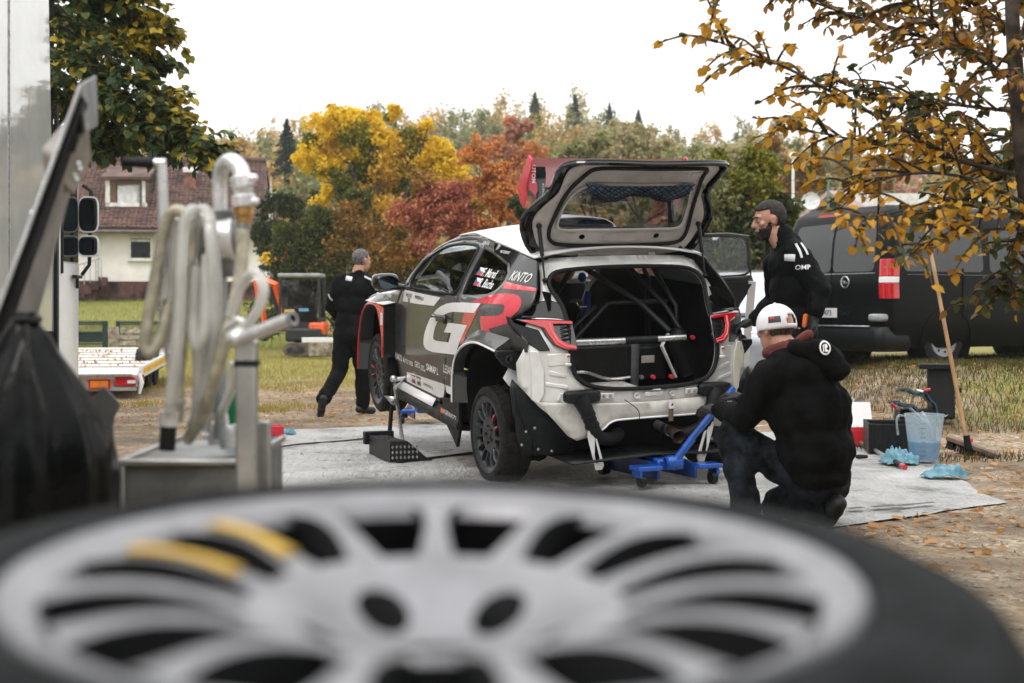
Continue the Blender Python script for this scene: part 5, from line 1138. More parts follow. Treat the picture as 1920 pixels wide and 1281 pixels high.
# ================================================================== mini excavator
ex = thing('mini_excavator', 'small orange mini excavator with a black cab parked by the shrub', 'excavator', P(560, 666, 33), (0, 0, 0))
k = 33 / FPX; ex_ = lambda p: (p - 560) * k; ez = lambda p: (666 - p) * k
M_exo = mat('excavator_orange', (.85, .12, .02), .4, var=.12, coat=.3); M_exd = mat('excavator_dark', (.02, .022, .025), .5)
for y in (-.45, .45):
    prof = [(ex_(537), .12), (ex_(541), .03), (ex_(550), 0), (ex_(596), 0), (ex_(604), .03), (ex_(608), .13), (ex_(604), .26), (ex_(596), .30), (ex_(550), .30), (ex_(541), .25)]
    mb = MB(); mb.prism(prof, lambda x, z: Vector((x, y - .13, z)), lambda x, z: Vector((x, y + .13, z))); o = mb.build('track', mat('track_mud', (.10, .085, .07), .9, var=.3), ex, bevel=.02); fix_normals(o)
    for i in range(3): mb = MB(); mb.lathe([(.01, .14), (.07, .14), (.08, .1)], 12, Matrix.Translation((ex_(550 + 22 * i), y, .13)) @ Matrix.Rotation(PI / 2, 4, 'X')); mb.build('roller', M_exd, o)
MB().box((ex_(575), 0, .48), (.85, 1.0, .32)).build('engine_deck', M_exd, ex, bevel=.06); MB().box((ex_(598), .0, .62), (.35, .95, .30)).build('counterweight', M_exo, ex, bevel=.06)
cab_ = bpy.data.objects.new('cab', None); COL.objects.link(cab_); cab_.parent = ex
for x in (529, 604):
    for y in (-.42, .42): MB().tube([(ex_(x), y, .6), (ex_(x) + (.04 if x < 560 else -.02), y, ez(519))], .035, 6).build('cab_post', M_exd, cab_)
MB().box((ex_(566), 0, ez(517)), (ex_(606) - ex_(527), .95, .09)).build('cab_roof', mat('cab_roof_grey', (.30, .31, .31), .5), cab_, bevel=.03)
MB().box((ex_(566), 0, .72), (ex_(606) - ex_(529), .84, .30)).build('cab_base', M_exd, cab_, bevel=.03)
MB().box((ex_(567), -.43, ez(565)), (ex_(600) - ex_(534), .01, ez(524) - ez(600))).build('cab_glass', M_glassS, cab_); MB().box((ex_(602), 0, ez(565)), (.01, .8, ez(524) - ez(600))).build('cab_glass', M_glassS, cab_)
MB().box((ex_(578), .1, 1.0), (.30, .4, .45)).build('driver_seat', M_exd, cab_, bevel=.05)
for pts, r_ in (([(ex_(537), -.1, .55), (ex_(530), -.1, ez(570)), (ex_(518), -.1, ez(535)), (ex_(500), -.1, ez(528)), (ex_(485), -.1, ez(527))], .12), ([(ex_(482), -.1, ez(525)), (ex_(489), -.1, ez(560)), (ex_(498), -.1, ez(606))], .11)):
    mb = MB(); mb.tube(pts, [r_ * .9] + [r_] * (len(pts) - 2) + [r_ * .7], 4, flat=(1, .8)); mb.build('boom' if r_ > .08 else 'dipper_arm', M_exo, ex, angle=30)
mb = MB(); mb.tube([(ex_(528), -.1, .8), (ex_(505), -.1, ez(535))], .045, 8); mb.build('ram', M_exd, ex)
mb = MB(); mb.prism([(ex_(492), ez(606)), (ex_(506), ez(604)), (ex_(512), ez(625)), (ex_(500), ez(640)), (ex_(486), ez(636)), (ex_(494), ez(622))], lambda x, z: Vector((x, -.30, z)), lambda x, z: Vector((x, .1, z))); o = mb.build('bucket', M_exd, ex); fix_normals(o)
for x, z, m_ in ((548, 583, mat('rag_yellow', (.7, .4, .03), .7)), (575, 581, mat('rag_blue_mid', (.15, .35, .55), .7)), (548, 602, M_wrapw)):
    MB().box((ex_(x), -.44, ez(z)), (.22, .04, .07)).build('sticker', m_, cab_)
bd = thing('white_plank', 'long white plank lying on a low stack by the excavator', 'plank', P(598, 668, 31.5), (0, 0, math.radians(12)))
MB().box((0, 0, .36), (.75, .22, .11)).build('beam', M_trk2, bd, bevel=.01); MB().box((.05, .02, .15), (.55, .3, .30)).build('timber_stack', M_wood, bd, bevel=.02)
# ================================================================== tarpaulin under the car
def tarp_mat():
    m = bpy.data.materials.new('tarpaulin_silver'); m.use_nodes = True; n = m.node_tree.nodes; l = m.node_tree.links; b = n['Principled BSDF']
    tc = n.new('ShaderNodeTexCoord')
    def noise(s, d, r=.6, sc3=None):
        mp = n.new('ShaderNodeMapping'); mp.inputs['Scale'].default_value = sc3 or (1, 1, 1); mp.inputs['Rotation'].default_value = (0, 0, .6); l.new(tc.outputs['Object'], mp.inputs[0])
        k = n.new('ShaderNodeTexNoise'); k.inputs['Scale'].default_value = s; k.inputs['Detail'].default_value = d; k.inputs['Roughness'].default_value = r; l.new(mp.outputs[0], k.inputs[0]); return k.outputs[0]
    r = n.new('ShaderNodeValToRGB'); e = r.color_ramp.elements; e.new(.5); e[0].position = .30; e[0].color = (.17, .15, .125, 1); e[1].position = .46; e[1].color = (.53, .525, .515, 1); e[2].position = .66; e[2].color = (.70, .70, .70, 1)
    l.new(noise(1.6, 8, .68), r.inputs[0]); l.new(r.outputs[0], b.inputs['Base Color'])
    rr = n.new('ShaderNodeMapRange'); rr.inputs[1].default_value = .3; rr.inputs[2].default_value = .7; rr.inputs[3].default_value = .18; rr.inputs[4].default_value = .55; l.new(noise(2.5, 5), rr.inputs[0]); l.new(rr.outputs[0], b.inputs['Roughness'])
    ad = n.new('ShaderNodeMath'); ad.operation = 'ADD'; l.new(noise(5, 6, .6, (3.2, .7, 1)), ad.inputs[0]); l.new(noise(11, 5, .7), ad.inputs[1])
    bp = n.new('ShaderNodeBump'); bp.inputs['Strength'].default_value = 1.0; bp.inputs['Distance'].default_value = .09; l.new(ad.outputs[0], bp.inputs['Height']); l.new(bp.outputs[0], b.inputs['Normal'])
    return m
from mathutils import noise as mnoise
TA, TB, TC, TD = Vector((2.94, 8.55, 0)), Vector((-2.1, 4.55, 0)), Vector((-2.35, 13.3, 0)), Vector((3.75, 17.2, 0))
def tarp(a, b):
    p = (TB.lerp(TA, a)).lerp(TC.lerp(TD, a), b)
    edge = min(a, 1 - a, b, 1 - b)
    z = .008 + .026 * max(0, mnoise.noise(Vector((p.x * 1.1 + p.y * .5, p.y * 2.4 - p.x * .6, 0)))) + .011 * abs(mnoise.noise(Vector((p.x * 6, p.y * 3, 3)))) + .005 * abs(mnoise.noise(Vector((p.x * 3, p.y * 9, 7))))
    if edge < .02: p += Vector((mnoise.noise(p * 1.7) * .05, mnoise.noise(p * 1.3 + Vector((5, 0, 0))) * .05, 0)); z = .007 + .012 * abs(mnoise.noise(p * 2.1))
    return Vector((p.x, p.y, z + terr(p.x, p.y)))
mb = MB(); mb.grid(tarp, 130, 190); tp_ = mb.build('tarpaulin', tarp_mat(), angle=180); tag(tp_, 'wrinkled silver grey tarpaulin spread under the rally car', 'tarpaulin')
def tarpz(x, y): return .020
# printed dark patch near the right edge
mb = MB(); c = G(1640, 962)
for i, (dx, dy, w, h) in enumerate(((0, 0, .16, .05), (.16, .05, .10, .06), (.26, .12, .16, .04), (-.15, -.06, .1, .05), (.1, -.03, .07, .03))):
    mb.add([(c.x + dx, c.y + dy, .031), (c.x + dx + w, c.y + dy + w * .55, .031), (c.x + dx + w - .02, c.y + dy + w * .55 + h, .031), (c.x + dx - .02, c.y + dy + h, .031)], [(0, 1, 2, 3)])
mb.build('tarpaulin_print', M_txtd, tp_)
# ================================================================== jack stand, ramp, jacks
M_jblue = mat('jack_blue', (.010, .085, .42), .28, var=.15, coat=.5, scale=12)
M_jblue2 = mat('jack_blue_dark', (.008, .045, .22), .35, var=.2, coat=.3)
b0 = G(757, 853); 
js = thing('axle_stand', 'silver triangular axle stand propping the car sill', 'axle stand', (b0.x, b0.y, .012))
k = b0.y / FPX; jx = lambda p: (p - 757) * k; jz = lambda p: (853 - p) * k
top = Vector((jx(737), .06, jz(714)))
for a, m_, r_ in (((jx(757), 0, 0), M_alu, .014), ((jx(727), .12, jz(832)), M_plas, .017), ((jx(750), .42, .0), M_steel, .014)):
    mb = MB(); mb.tube([a, top], r_, 4); mb.build('leg', m_, js, angle=30)
mb = MB(); mb.add([(jx(720), .04, jz(746)), (jx(745), .03, jz(748)), (jx(741), .03, jz(764)), (jx(735), .05, jz(762))], [(0, 1, 2, 3)]); mb.build('gusset', M_alu, js, solid=.02, soff=0)
mb = MB(); mb.tube([top + Vector((-.02, 0, -.01)), top + Vector((.10, .03, .005))], .02, 10); mb.ball(top, .03); mb.build('saddle', M_alu, js)
mb = MB(); mb.tube([(jx(725), .12, jz(835)), (jx(757), 0, .012), (jx(752), .42, .012)], .012, 4); mb.build('foot_bar', M_plas, js)
rb = G(800, 868)
rp_ = thing('wheel_ramp', 'black and silver checker plate ramp behind the axle stand', 'ramp', (rb.x, rb.y, .018), (0, 0, math.radians(22)))
pr = [(-.58, 0), (-.58, .15), (-.30, .15), (-.02, .03), (.10, 0)]
mb = MB(); mb.prism(pr, lambda x, z: Vector((x * .5, 0, z * 1.0)), lambda x, z: Vector((x * .5, .55, z * 1.0))); o = mb.build('ramp_body', mat('ramp_black', (.02, .02, .021), .45, .3), rp_, smooth=False); fix_normals(o)
mb = MB()
for i in range(9):
    for j in range(9):
        u = -.28 + i * .037; w = .03 + .06 * j + (.03 if i % 2 else 0)
        if w > .53: continue
        z = .15 if u < -.15 else .15 - (u + .15) / .14 * .12 if u < -.01 else .03 * (1 - (u + .01) / .06)
        sl = 0 if u < -.15 else .7
        mb.add([(u - .014, w, z + .004 + .014 * sl), (u, w - .016, z + .005), (u + .014, w, z + .004 - .014 * sl), (u, w + .016, z + .005)], [(0, 1, 2, 3)])
for i in range(7):
    for j in range(3): mb.add([(-.28 + i * .032, -.003, .03 + .04 * j), (-.27 + i * .032, -.003, .015 + .04 * j), (-.26 + i * .032, -.003, .03 + .04 * j), (-.27 + i * .032, -.003, .045 + .04 * j)], [(0, 1, 2, 3)])
o = mb.build('checker_studs', M_alu, rp_, smooth=False); o['kind'] = 'stuff'
MB().box((-.20, .60, .13), (.24, .06, .10)).build('ramp_block', M_plas, rp_, bevel=.006)
def jack(name, label, loc, rz, handle=True):
    j = thing(name, label, 'trolley jack', loc, (0, 0, rz), group='blue trolley jacks')
    for s in (-1, 1):
        mb = MB(); mb.prism([(-.42, .05), (-.42, .12), (-.30, .16), (.10, .17), (.38, .10), (.42, .04)], lambda x, z: Vector((x, s * .13, z)), lambda x, z: Vector((x, s * .145, z))); o = mb.build('side_plate', M_jblue2, j, bevel=.004); fix_normals(o)
        mb = MB(); mb.lathe([(.005, -.03), (.05, -.03), (.055, 0), (.05, .03), (.005, .03)], 16, Matrix.Translation((.34, s * .16, .055)) @ Matrix.Rotation(PI / 2, 4, 'X')); mb.build('front_wheel', M_plas, j)
        mb = MB(); mb.box((-.40, s * .22, .13), (.14, .17, .03)); mb.box((-.40, s * .28, .10), (.12, .02, .06)); mb.build('caster_bracket', M_jblue, j, bevel=.006)
        mb = MB(); mb.lathe([(.005, -.02), (.04, -.02), (.045, 0), (.04, .02), (.005, .02)], 14, Matrix.Translation((-.42, s * .26, .05)) @ Matrix.Rotation(PI / 2, 4, 'X')); mb.build('caster', M_plas, j)
    mb = MB(); mb.prism([(-.34, .10), (-.34, .17), (-.10, .20), (.05, .18), (.05, .10)], lambda x, z: Vector((x, -.10, z)), lambda x, z: Vector((x, .10, z))); o = mb.build('cover_plate', M_jblue, j, bevel=.012); fix_normals(o)
    mb = MB(); mb.text('X', lambda u, v: Vector((-.12 - v, u, .2025 - 0 * v)), .05); mb.build('cover_print', M_txt, j)
    mb = MB(); mb.tube([(-.05, 0, .14), (.30, 0, .24)], [.06, .04], 4, flat=(1, .7)); mb.build('lift_arm', M_jblue2, j, angle=30)
    mb = MB(); mb.lathe([(.03, 0), (.055, .01), (.06, .04), (.04, .045)], 16, Matrix.Translation((.31, 0, .24))); mb.build('saddle', M_plas, j)
    mb = MB(); mb.lathe([(.03, -.06), (.045, -.05), (.05, 0), (.045, .05), (.03, .06)], 14, Matrix.Translation((-.36, 0, .15)) @ Matrix.Rotation(PI / 2, 4, 'X')); mb.build('pump_socket', M_jblue, j)
    if handle:
        mb = MB(); mb.tube([(-.37, 0, .15), (-.42, -.11, .31)], .026, 12); mb.tube([(-.40, -.06, .25), (-.52, -.36, .64)], .021, 12); mb.build('handle', M_jblue, j)
    return j
jl = G(1265, 918); jack('trolley_jack', 'blue trolley jack with raised handle under the rear diffuser', (jl.x - .14, jl.y + .38, .018), math.radians(112))
jf = G(800, 785); jack('trolley_jack', 'blue trolley jack lying low behind the axle stand under the front', (jf.x, jf.y - .5, .018), math.radians(100), handle=False)
# air hoses on the tarpaulin
hs1 = [G(480, 848), G(600, 838), G(700, 828), G(730, 826)]
for i, (pts, lb) in enumerate((([G(478, 851), G(560, 838), G(640, 832), G(725, 822)], 'thin black line lying across the tarpaulin towards the ramp'), ([G(745, 872), G(800, 866), G(850, 860), G(885, 855)], 'flat black strap running from the ramp to the rear wheel'))):
    mb = MB(); mb.tube([p + Vector((0, 0, .022)) for p in spline(pts, 8)], .012 if i == 0 else .022, 6, flat=(1, .6)); o = mb.build('cable' if i == 0 else 'strap', M_rub); tag(o, lb, 'cable' if i == 0 else 'strap')

# ================================================================== van
M_van = mat('van_dark_green', (.0035, .0055, .0055), .30, var=.1, coat=.0, scale=2, spec=.16)
M_vg = mat('van_glass', (.006, .008, .009), .05, var=.2, spec=.6, coat=.5, scale=2)
vd = Vector((.875, .485, 0)).normalized()
vc = P(1664, 600, 16.4)
vz = .47
van = thing('van', 'dark green grey van parked on the grass bank under the orange tree', 'van')
vleft = Vector((-vd.y, vd.x, 0))
vo = Vector((vc.x, vc.y, 0)) + vleft * .955
van.matrix_world = Matrix(((vd.x, vleft.x, 0, vo.x), (vd.y, vleft.y, 0, vo.y), (0, 0, 1, vz), (0, 0, 0, 1)))
def vw(z): return float(np.interp(z, [.2, .4, .7, 1.05, 1.3, 1.7, 1.84, 1.90], [.88, .945, .955, .955, .945, .885, .84, .74]))
def vr(z): return float(np.interp(z, [.2, .5, 1.0, 1.5, 1.8, 1.90], [.08, .02, .0, .05, .13, .24]))
def vf(z): return float(np.interp(z, [.2, .5, .9, 1.1, 1.3, 1.75, 1.90], [5.1, 5.25, 5.15, 4.7, 4.25, 3.5, 3.1]))
def rrect(x0, x1, w, r, n=5):
    pts = []
    for cx_, cy_, a0 in ((x1 - r, w - r, 0), (x0 + r, w - r, 90), (x0 + r, -w + r, 180), (x1 - r, -w + r, 270)):
        for i in range(n + 1): a = math.radians(a0 + 90 * i / n); pts.append((cx_ + r * math.cos(a), cy_ + r * math.sin(a)))
    return pts
zs_ = [.22, .3, .4, .55, .75, .95, 1.05, 1.15, 1.3, 1.5, 1.7, 1.79, 1.85, 1.89, 1.905]
mb = MB(); mb.loft([[Vector((x, y, z)) for x, y in rrect(vr(z), vf(z), vw(z), .11)] for z in zs_]); o = mb.build('body', M_van, van, angle=50); fix_normals(o)
# rear doors glass, side glass
def vrear(off): return lambda y, z: Vector((vr(z) - off + .10 * max(0, abs(y) - .6) ** 1.4, y, z))
def vside(off): return lambda x, z: Vector((x, -(vw(z) + off), z))
for y0, y1 in ((.02, .72), (-.72, -.02)):
    mb = MB(); patch(mb, smooth_loop(densify([(y0, 1.12), (y1, 1.12), (y1 * .96, 1.70), (y0, 1.72)], .14), 2), vrear(.006), (), .1, face=(-1, 0, 0)); mb.build('rear_window', M_vg, van, angle=60)
for x0, x1 in ((.25, 1.55), (1.65, 2.95), (3.05, 3.75)):
    mb = MB(); patch(mb, smooth_loop(densify([(x0, 1.12), (x1, 1.12), (x1 - .02 if x1 < 3.5 else x1 - .3, 1.62), (x0 + .03, 1.64)], .14), 2), vside(.006), (), .1, face=(0, -1, 0)); mb.build('side_window', M_vg, van, angle=60)
mb = MB(); mb.box(vrear(.003)(0, .8), (.008, .012, .95)); mb.build('door_gap', M_dark, van)
mb = MB(); mb.tube([vrear(.004)(y, 1.10) for y in np.linspace(-.74, .74, 9)], .006, 5); mb.build('belt_seam', M_steel, van)
mb = MB(); mb.loft([[Vector((x, y, z)) for x, y in rrect(-.10 + d_, .45, .935 - d_, .12)] for z, d_ in ((.18, .05), (.24, .0), (.40, .0), (.47, .03))]); mb.build('bumper', M_plas, van, angle=50)
mb = MB(); mb.tube([Vector((-.085, y, .475)) for y in np.linspace(-.75, .75, 5)], .012, 6); mb.build('bumper_trim', M_steel, van)
for s in (-1, 1):
    mb = MB(); mb.box((-.03, s * .84, .58), (.20, .16, .09)); mb.build('bumper_corner', mat('corner_grey', (.30, .31, .32), .25, coat=.5), van, bevel=.03)
    lm = bpy.data.objects.new('tail_lamp', None); COL.objects.link(lm); lm.parent = van
    for z0, z1, m_ in ((.80, .98, M_lampR), (.985, 1.055, M_wrapw), (1.06, 1.26, M_lampR)):
        mb = MB()
        def corner(t, z, off):      # follows the rounded rear corner of the body
            w, x0, r = vw(z), vr(z), .11
            if t < .25: return Vector((x0 - off, s * (w - r - .02 + .02 * t / .25), z))
            if t > .85: return Vector((x0 + r + .06 * (t - .85) / .15, s * (w + off), z))
            a = (t - .25) / .6 * PI / 2; return Vector((x0 + r - (r + off) * math.cos(a), s * (w - r + (r + off) * math.sin(a)), z))
        mb.loft([[corner(t, z, .014) for t in np.linspace(0, 1, 12)] + [corner(t, z, -.02) for t in np.linspace(1, 0, 12)] for z in (z0, (z0 + z1) / 2, z1)]); o = mb.build('lens', m_, lm, bevel=.004); fix_normals(o)
    for x in (.95, 4.15):
        mb = MB(); mb.lathe([(.05, -.10), (.28, -.11), (.325, -.09), (.335, -.06), (.335, .04), (.32, .075), (.26, .09), (.21, .08)], 32, Matrix.Translation((x, s * .82, .315)) @ Matrix.Rotation(s * -PI / 2, 4, 'X')); w = mb.build('wheel', M_tyre, van, angle=50)
        mb = MB(); mb.lathe([(.001, .05), (.06, .055), (.10, .045), (.13, .06), (.17, .075), (.205, .085), (.212, .075)], 32, Matrix.Translation((x, s * .82, .315)) @ Matrix.Rotation(s * -PI / 2, 4, 'X')); hc = mb.build('wheel_cover', mat('hubcap_grey', (.20, .21, .22), .4, .4), w, angle=50)
        for q in range(9): mb = MB(); a = 2 * PI * q / 9; mb.lathe([(.001, .0), (.016, .0)], 10, Matrix.Translation((x, s * .82, .315)) @ Matrix.Rotation(s * -PI / 2, 4, 'X') @ Matrix.Translation((.15 * math.cos(a), .15 * math.sin(a), .0745))); mb.build('cover_hole', M_dark, hc)
        mb = MB(); mb.lathe([(.39, .0), (.39, -.3)], 28, Matrix.Translation((x, s * .96, .32)) @ Matrix.Rotation(s * -PI / 2, 4, 'X'), a0=0 if s < 0 else 0, a1=2 * PI); mb.build('wheel_arch', M_dark, van)
# badge: ring with a flash through it
mb = MB(); bc = vrear(.014)(-.26, 1.0)
mb.tube([bc + Vector((0, .066 * math.cos(a), .066 * math.sin(a))) for a in [2 * PI * i / 24 for i in range(24)]], .008, 6, closed=True)
mb.prism([(-.10, .012), (.022, .016), (.010, -.004), (.10, -.012), (-.022, -.016), (-.010, .004)], lambda y, z: bc + Vector((-.004, -y, z)), lambda y, z: bc + Vector((-.012, -y, z))); mb.build('badge', M_alu, van)
MB().box(vrear(.012)(.16, .63), (.012, .52, .115)).build('licence_plate', M_wrapw, van, bevel=.003)
mb = MB(); mb.text('1AB 8473', lambda u, v: vrear(.022)(.16 - u, .60 + v), .065, bold=.01); mb.build('plate_lettering', M_txtd, van)
mb = MB(); mb.box(vrear(.02)(.06, .95), (.04, .14, .04)); mb.build('door_handle', M_plas, van, bevel=.01)
mb = MB(); mb.box(vrear(-.02)(.2, 1.82), (.06, .36, .03)); mb.build('high_brake_lamp', M_lampR, van)
mb = MB(); mb.grid(lambda a, b: Vector((.35 + 2.9 * a, (b * 2 - 1) * .62, 1.912)), 4, 4); mb.build('roof_panel', mat('roof_bright', (.60, .62, .64), .15, coat=.6), van, solid=.006)
mb = MB(); mb.tube([vside(.006)(x, 1.08) for x in np.linspace(.3, 4.4, 12)], .006, 5); mb.build('side_crease', M_blk, van)
mb = MB(); mb.box((1.2, -.965, .86), (.01, .01, .60)); mb.box((3.02, -.965, .86), (.01, .01, .60)); mb.build('sliding_door_gap', M_dark, van)

# ================================================================== silver car behind the bearded mechanic
M_silv = mat('car_silver', (.42, .45, .50), .22, .6, var=.05, coat=.8)
cv = thing('silver_car', 'silver parked car half hidden behind the bearded mechanic', 'car', (2.5, 16.9, .15), (0, 0, math.radians(80)))
st = [(-2.1, .55, .35, .72), (-2.0, .78, .28, .86), (-1.5, .86, .26, .93), (-.9, .88, .24, .97), (.9, .88, .24, 1.0), (1.6, .86, .26, .98), (2.0, .78, .30, .88), (2.1, .6, .4, .78)]
mb = MB(); mb.loft([[Vector((x, y, z)) for y, z in ((-w, b), (-w * 1.02, (b + t) / 2), (-w, t - .08), (-w * .9, t), (w * .9, t), (w, t - .08), (w * 1.02, (b + t) / 2), (w, b))] for x, w, b, t in st]); o = mb.build('body', M_silv, cv, angle=45, sub=1); fix_normals(o)
mb = MB(); mb.loft([[Vector((x, y, z)) for y, z in ((-w, .93), (-w * .86, t - .05), (-w * .72, t), (w * .72, t), (w * .86, t - .05), (w, .93))] for x, w, t in ((-1.5, .72, .96), (-.85, .80, 1.36), (0, .82, 1.46), (.9, .80, 1.42), (1.7, .74, 1.0))]); o = mb.build('cabin', M_silv, cv, angle=45); fix_normals(o)
for s in (-1, 1):
    for x0, x1 in ((-.75, -.02), (.05, .95)):
        mb = MB(); mb.add([(x0, s * .825, .99), (x1, s * .825, .99), (x1 - .05 * (x1 > .5), s * .735, 1.34), (x0 + .12 * (x0 < -.5), s * .735, 1.34)], [(0, 1, 2, 3)]); mb.build('side_window', M_blk, cv)
    mb = MB(); mb.box((0, s * .90, .80), (3.2, .02, .05)); mb.box((0, s * .905, .50), (3.0, .02, .03)); mb.build('side_trim', M_blk, cv)
    for x in (-1.3, 1.3):
        mb = MB(); mb.lathe([(.02, .02), (.20, .03), (.22, .02), (.30, .03), (.32, 0), (.32, -.15), (.1, -.16)], 24, Matrix.Translation((x, s * .83, .32)) @ Matrix.Rotation(s * -PI / 2, 4, 'X')); mb.build('wheel', M_tyre, cv)
# ================================================================== people
M_skin = mat('skin', (.50, .27, .19), .5, var=.10, scale=14, subs=.12, bump=.05, bscale=120)
M_suit = mat('overall_black', (.0038, .0045, .0055), .75, var=.3, scale=10, spec=.12, bump=.25, bscale=55)
M_hood = mat('hoodie_black', (.0038, .0042, .0046), .85, var=.3, scale=12, spec=.10, bump=.25, bscale=70)
M_jean = mat('trousers_navy', (.012, .016, .022), .8, var=.5, scale=9, spec=.12, bump=.3, bscale=45)
M_hairg = mat('hair_grey', (.14, .13, .125), .7, var=.6, scale=60, bump=.8, bscale=160)
M_hairb = mat('hair_dark', (.018, .013, .011), .65, var=.5, scale=60, bump=.8, bscale=160)
M_shoe = mat('shoe_black', (.010, .012, .014), .6, var=.3, bump=.3)
M_cap = mat('cap_white', (.78, .77, .80), .75, var=.04, bump=.25, bscale=260)
M_maroon = mat('hood_maroon', (.13, .028, .025), .85, var=.2, bump=.3, bscale=60)
M_glove = mat('glove_black', (.012, .013, .014), .6, var=.2, bump=.2)
M_pipe = mat('piping_white', (.62, .66, .68), .6)
fold_tex = bpy.data.textures.new('cloth_folds', 'CLOUDS'); fold_tex.noise_scale = .15; fold_tex.noise_depth = 3; fold_tex.cloud_type = 'GRAYSCALE'; fold_tex.noise_type = 'HARD_NOISE'
def cap_(mb, a, b, r1, r2=None, n=14):
    r2 = r1 if r2 is None else r2; a, b = Vector(a), Vector(b); t = (b - a).normalized()
    pts = []; rs = []
    for q in (-1, -.92, -.7, -.35): pts.append(a + t * r1 * q); rs.append(r1 * math.sqrt(max(.0004, 1 - q * q)))
    pts += [a, b]; rs += [r1, r2]
    for q in (.35, .7, .92, 1): pts.append(b + t * r2 * q); rs.append(r2 * math.sqrt(max(.0004, 1 - q * q)))
    mb.tube(pts, rs, n)
def fuse(mb, name, m, parent, vox, it=6, folds=0., mid=.5):
    o = mb.build(name, m, parent, angle=180)
    md = o.modifiers.new('fuse', 'REMESH'); md.mode = 'VOXEL'; md.voxel_size = vox; md.use_smooth_shade = True
    md = o.modifiers.new('soft', 'SMOOTH'); md.iterations = it; md.factor = .5
    if folds:
        md = o.modifiers.new('folds', 'DISPLACE'); md.texture = fold_tex; md.strength = folds; md.mid_level = mid - .12; md.texture_coords = 'LOCAL'
    return o
def basis(f, up=(0, 0, 1)):
    f = Vector(f).normalized(); r = f.cross(Vector(up)).normalized(); u = r.cross(f).normalized()
    return Matrix((r, f, u)).transposed()      # columns: right, forward, up
def head_prims(mb, c, B, k=1.0):
    c = Vector(c); V = lambda x, y, z: c + B @ (Vector((x, y, z)) * k)
    mb.ball(V(0, -.012, .030), [.076 * k, .096 * k, .092 * k], B, 20, 14)
    mb.ball(V(0, .035, -.045), [.056 * k, .058 * k, .068 * k], B, 16, 12)
    mb.ball(V(0, .062, -.088), [.030 * k, .026 * k, .024 * k], B, 12, 8)
    mb.ball(V(0, .070, .028), [.058 * k, .022 * k, .020 * k], B, 12, 8)
    cap_(mb, V(0, .082, .022), V(0, .108, -.022), .010 * k, .015 * k, 10)
    mb.ball(V(.012, .096, -.024), [.010 * k] * 3, B, 8, 6); mb.ball(V(-.012, .096, -.024), [.010 * k] * 3, B, 8, 6)
    mb.ball(V(0, .088, -.050), [.024 * k, .010 * k, .0065 * k], B, 10, 6); mb.ball(V(0, .086, -.063), [.021 * k, .010 * k, .008 * k], B, 10, 6)
    for s in (-1, 1):
        mb.ball(V(s * .048, .060, -.018), [.022 * k, .02 * k, .018 * k], B, 10, 8)
        mb.ball(V(s * .079, -.008, -.004), [.010 * k, .020 * k, .032 * k], B, 10, 8)
        mb.ball(V(s * .083, -.014, .008), [.010 * k, .018 * k, .020 * k], B, 10, 8)
def head_bits(c, B, root, k=1.0, brow=M_hairb):
    c = Vector(c); V = lambda x, y, z: c + B @ (Vector((x, y, z)) * k)
    for s in (-1, 1):
        mb = MB(); mb.ball(V(s * .031, .0715, .006), .0125 * k, None, 10, 8); mb.build('eye', mat('eye_white', (.40, .36, .34), .25), root)
        mb = MB(); mb.ball(V(s * .0312, .0800, .006), .006 * k, None, 8, 6); mb.build('iris', mat('iris', (.03, .02, .015), .1), root)
        mb = MB(); mb.tube([V(s * .014, .094, .028), V(s * .033, .0935, .033), V(s * .052, .080, .026)], [.004, .005, .003], 6); mb.build('eyebrow', brow, root)
def hair_shell(c, B, keep, m, root, name='hair', k=1.0, grow=.010, jaw=False):
    c = Vector(c); mb = MB(); tmp = MB()
    tmp.ball((0, -.012, .030), (.076 + grow, .096 + grow, .092 + grow), None, 40, 30)
    if jaw:
        tmp.ball((0, .035, -.045), (.056 + grow, .058 + grow, .068 + grow), None, 36, 28); tmp.ball((0, .062, -.088), (.032 + grow, .030 + grow, .028 + grow), None, 24, 16)
        for s in (-1, 1): tmp.ball((s * .048, .055, -.040), (.024 + grow * .6, .024 + grow * .6, .03 + grow * .6), None, 16, 12)
    g = random.Random(4)
    vs = [Vector(v) for v in tmp.v]; fs = [f for f in tmp.f if all(keep(vs[i]) for i in f)]
    mb.add([c + B @ ((v + Vector((g.uniform(-1, 1), g.uniform(-1, 1), g.uniform(-1, 1))) * .0016) * k) for v in vs], fs)
    return mb.build(name, m, root, angle=180, solid=.012)
def hand_prims(mb, w, d, nrm, k=1.0, curl=.5, thumb=1):
    """palm, four unequal bent fingers and a thumb from the side of the palm"""
    w = Vector(w); d = Vector(d).normalized(); nrm = Vector(nrm); nrm = (nrm - d * nrm.dot(d)).normalized(); s = d.cross(nrm)
    cap_(mb, w, w + d * .05 * k, .026 * k, .030 * k)
    for q in (-1, 0, 1): cap_(mb, w + d * .03 * k + s * q * .022 * k, w + d * .085 * k + s * q * .026 * k, .017 * k, .015 * k, 10)
    for q, L in ((-1.5, .062), (-.5, .075), (.5, .080), (1.5, .072)):
        a = w + d * .088 * k + s * q * .0195 * k; v1 = (d * math.cos(curl) - nrm * math.sin(curl)); v2 = (d * math.cos(curl * 2.1) - nrm * math.sin(curl * 2.1))
        cap_(mb, a, a + v1 * L * .55 * k, .0095 * k, .009 * k, 8); cap_(mb, a + v1 * L * .55 * k, a + (v1 * .55 + v2 * .45) * L * k, .009 * k, .0075 * k, 8)
    a = w + d * .03 * k + s * thumb * .03 * k; b = a + (d * .6 + s * thumb * .7 - nrm * .3).normalized() * .038 * k
    cap_(mb, a, b, .0125 * k, .011 * k, 8); cap_(mb, b, b + (d * .9 + s * thumb * .15 - nrm * .35).normalized() * .032 * k, .0105 * k, .008 * k, 8)
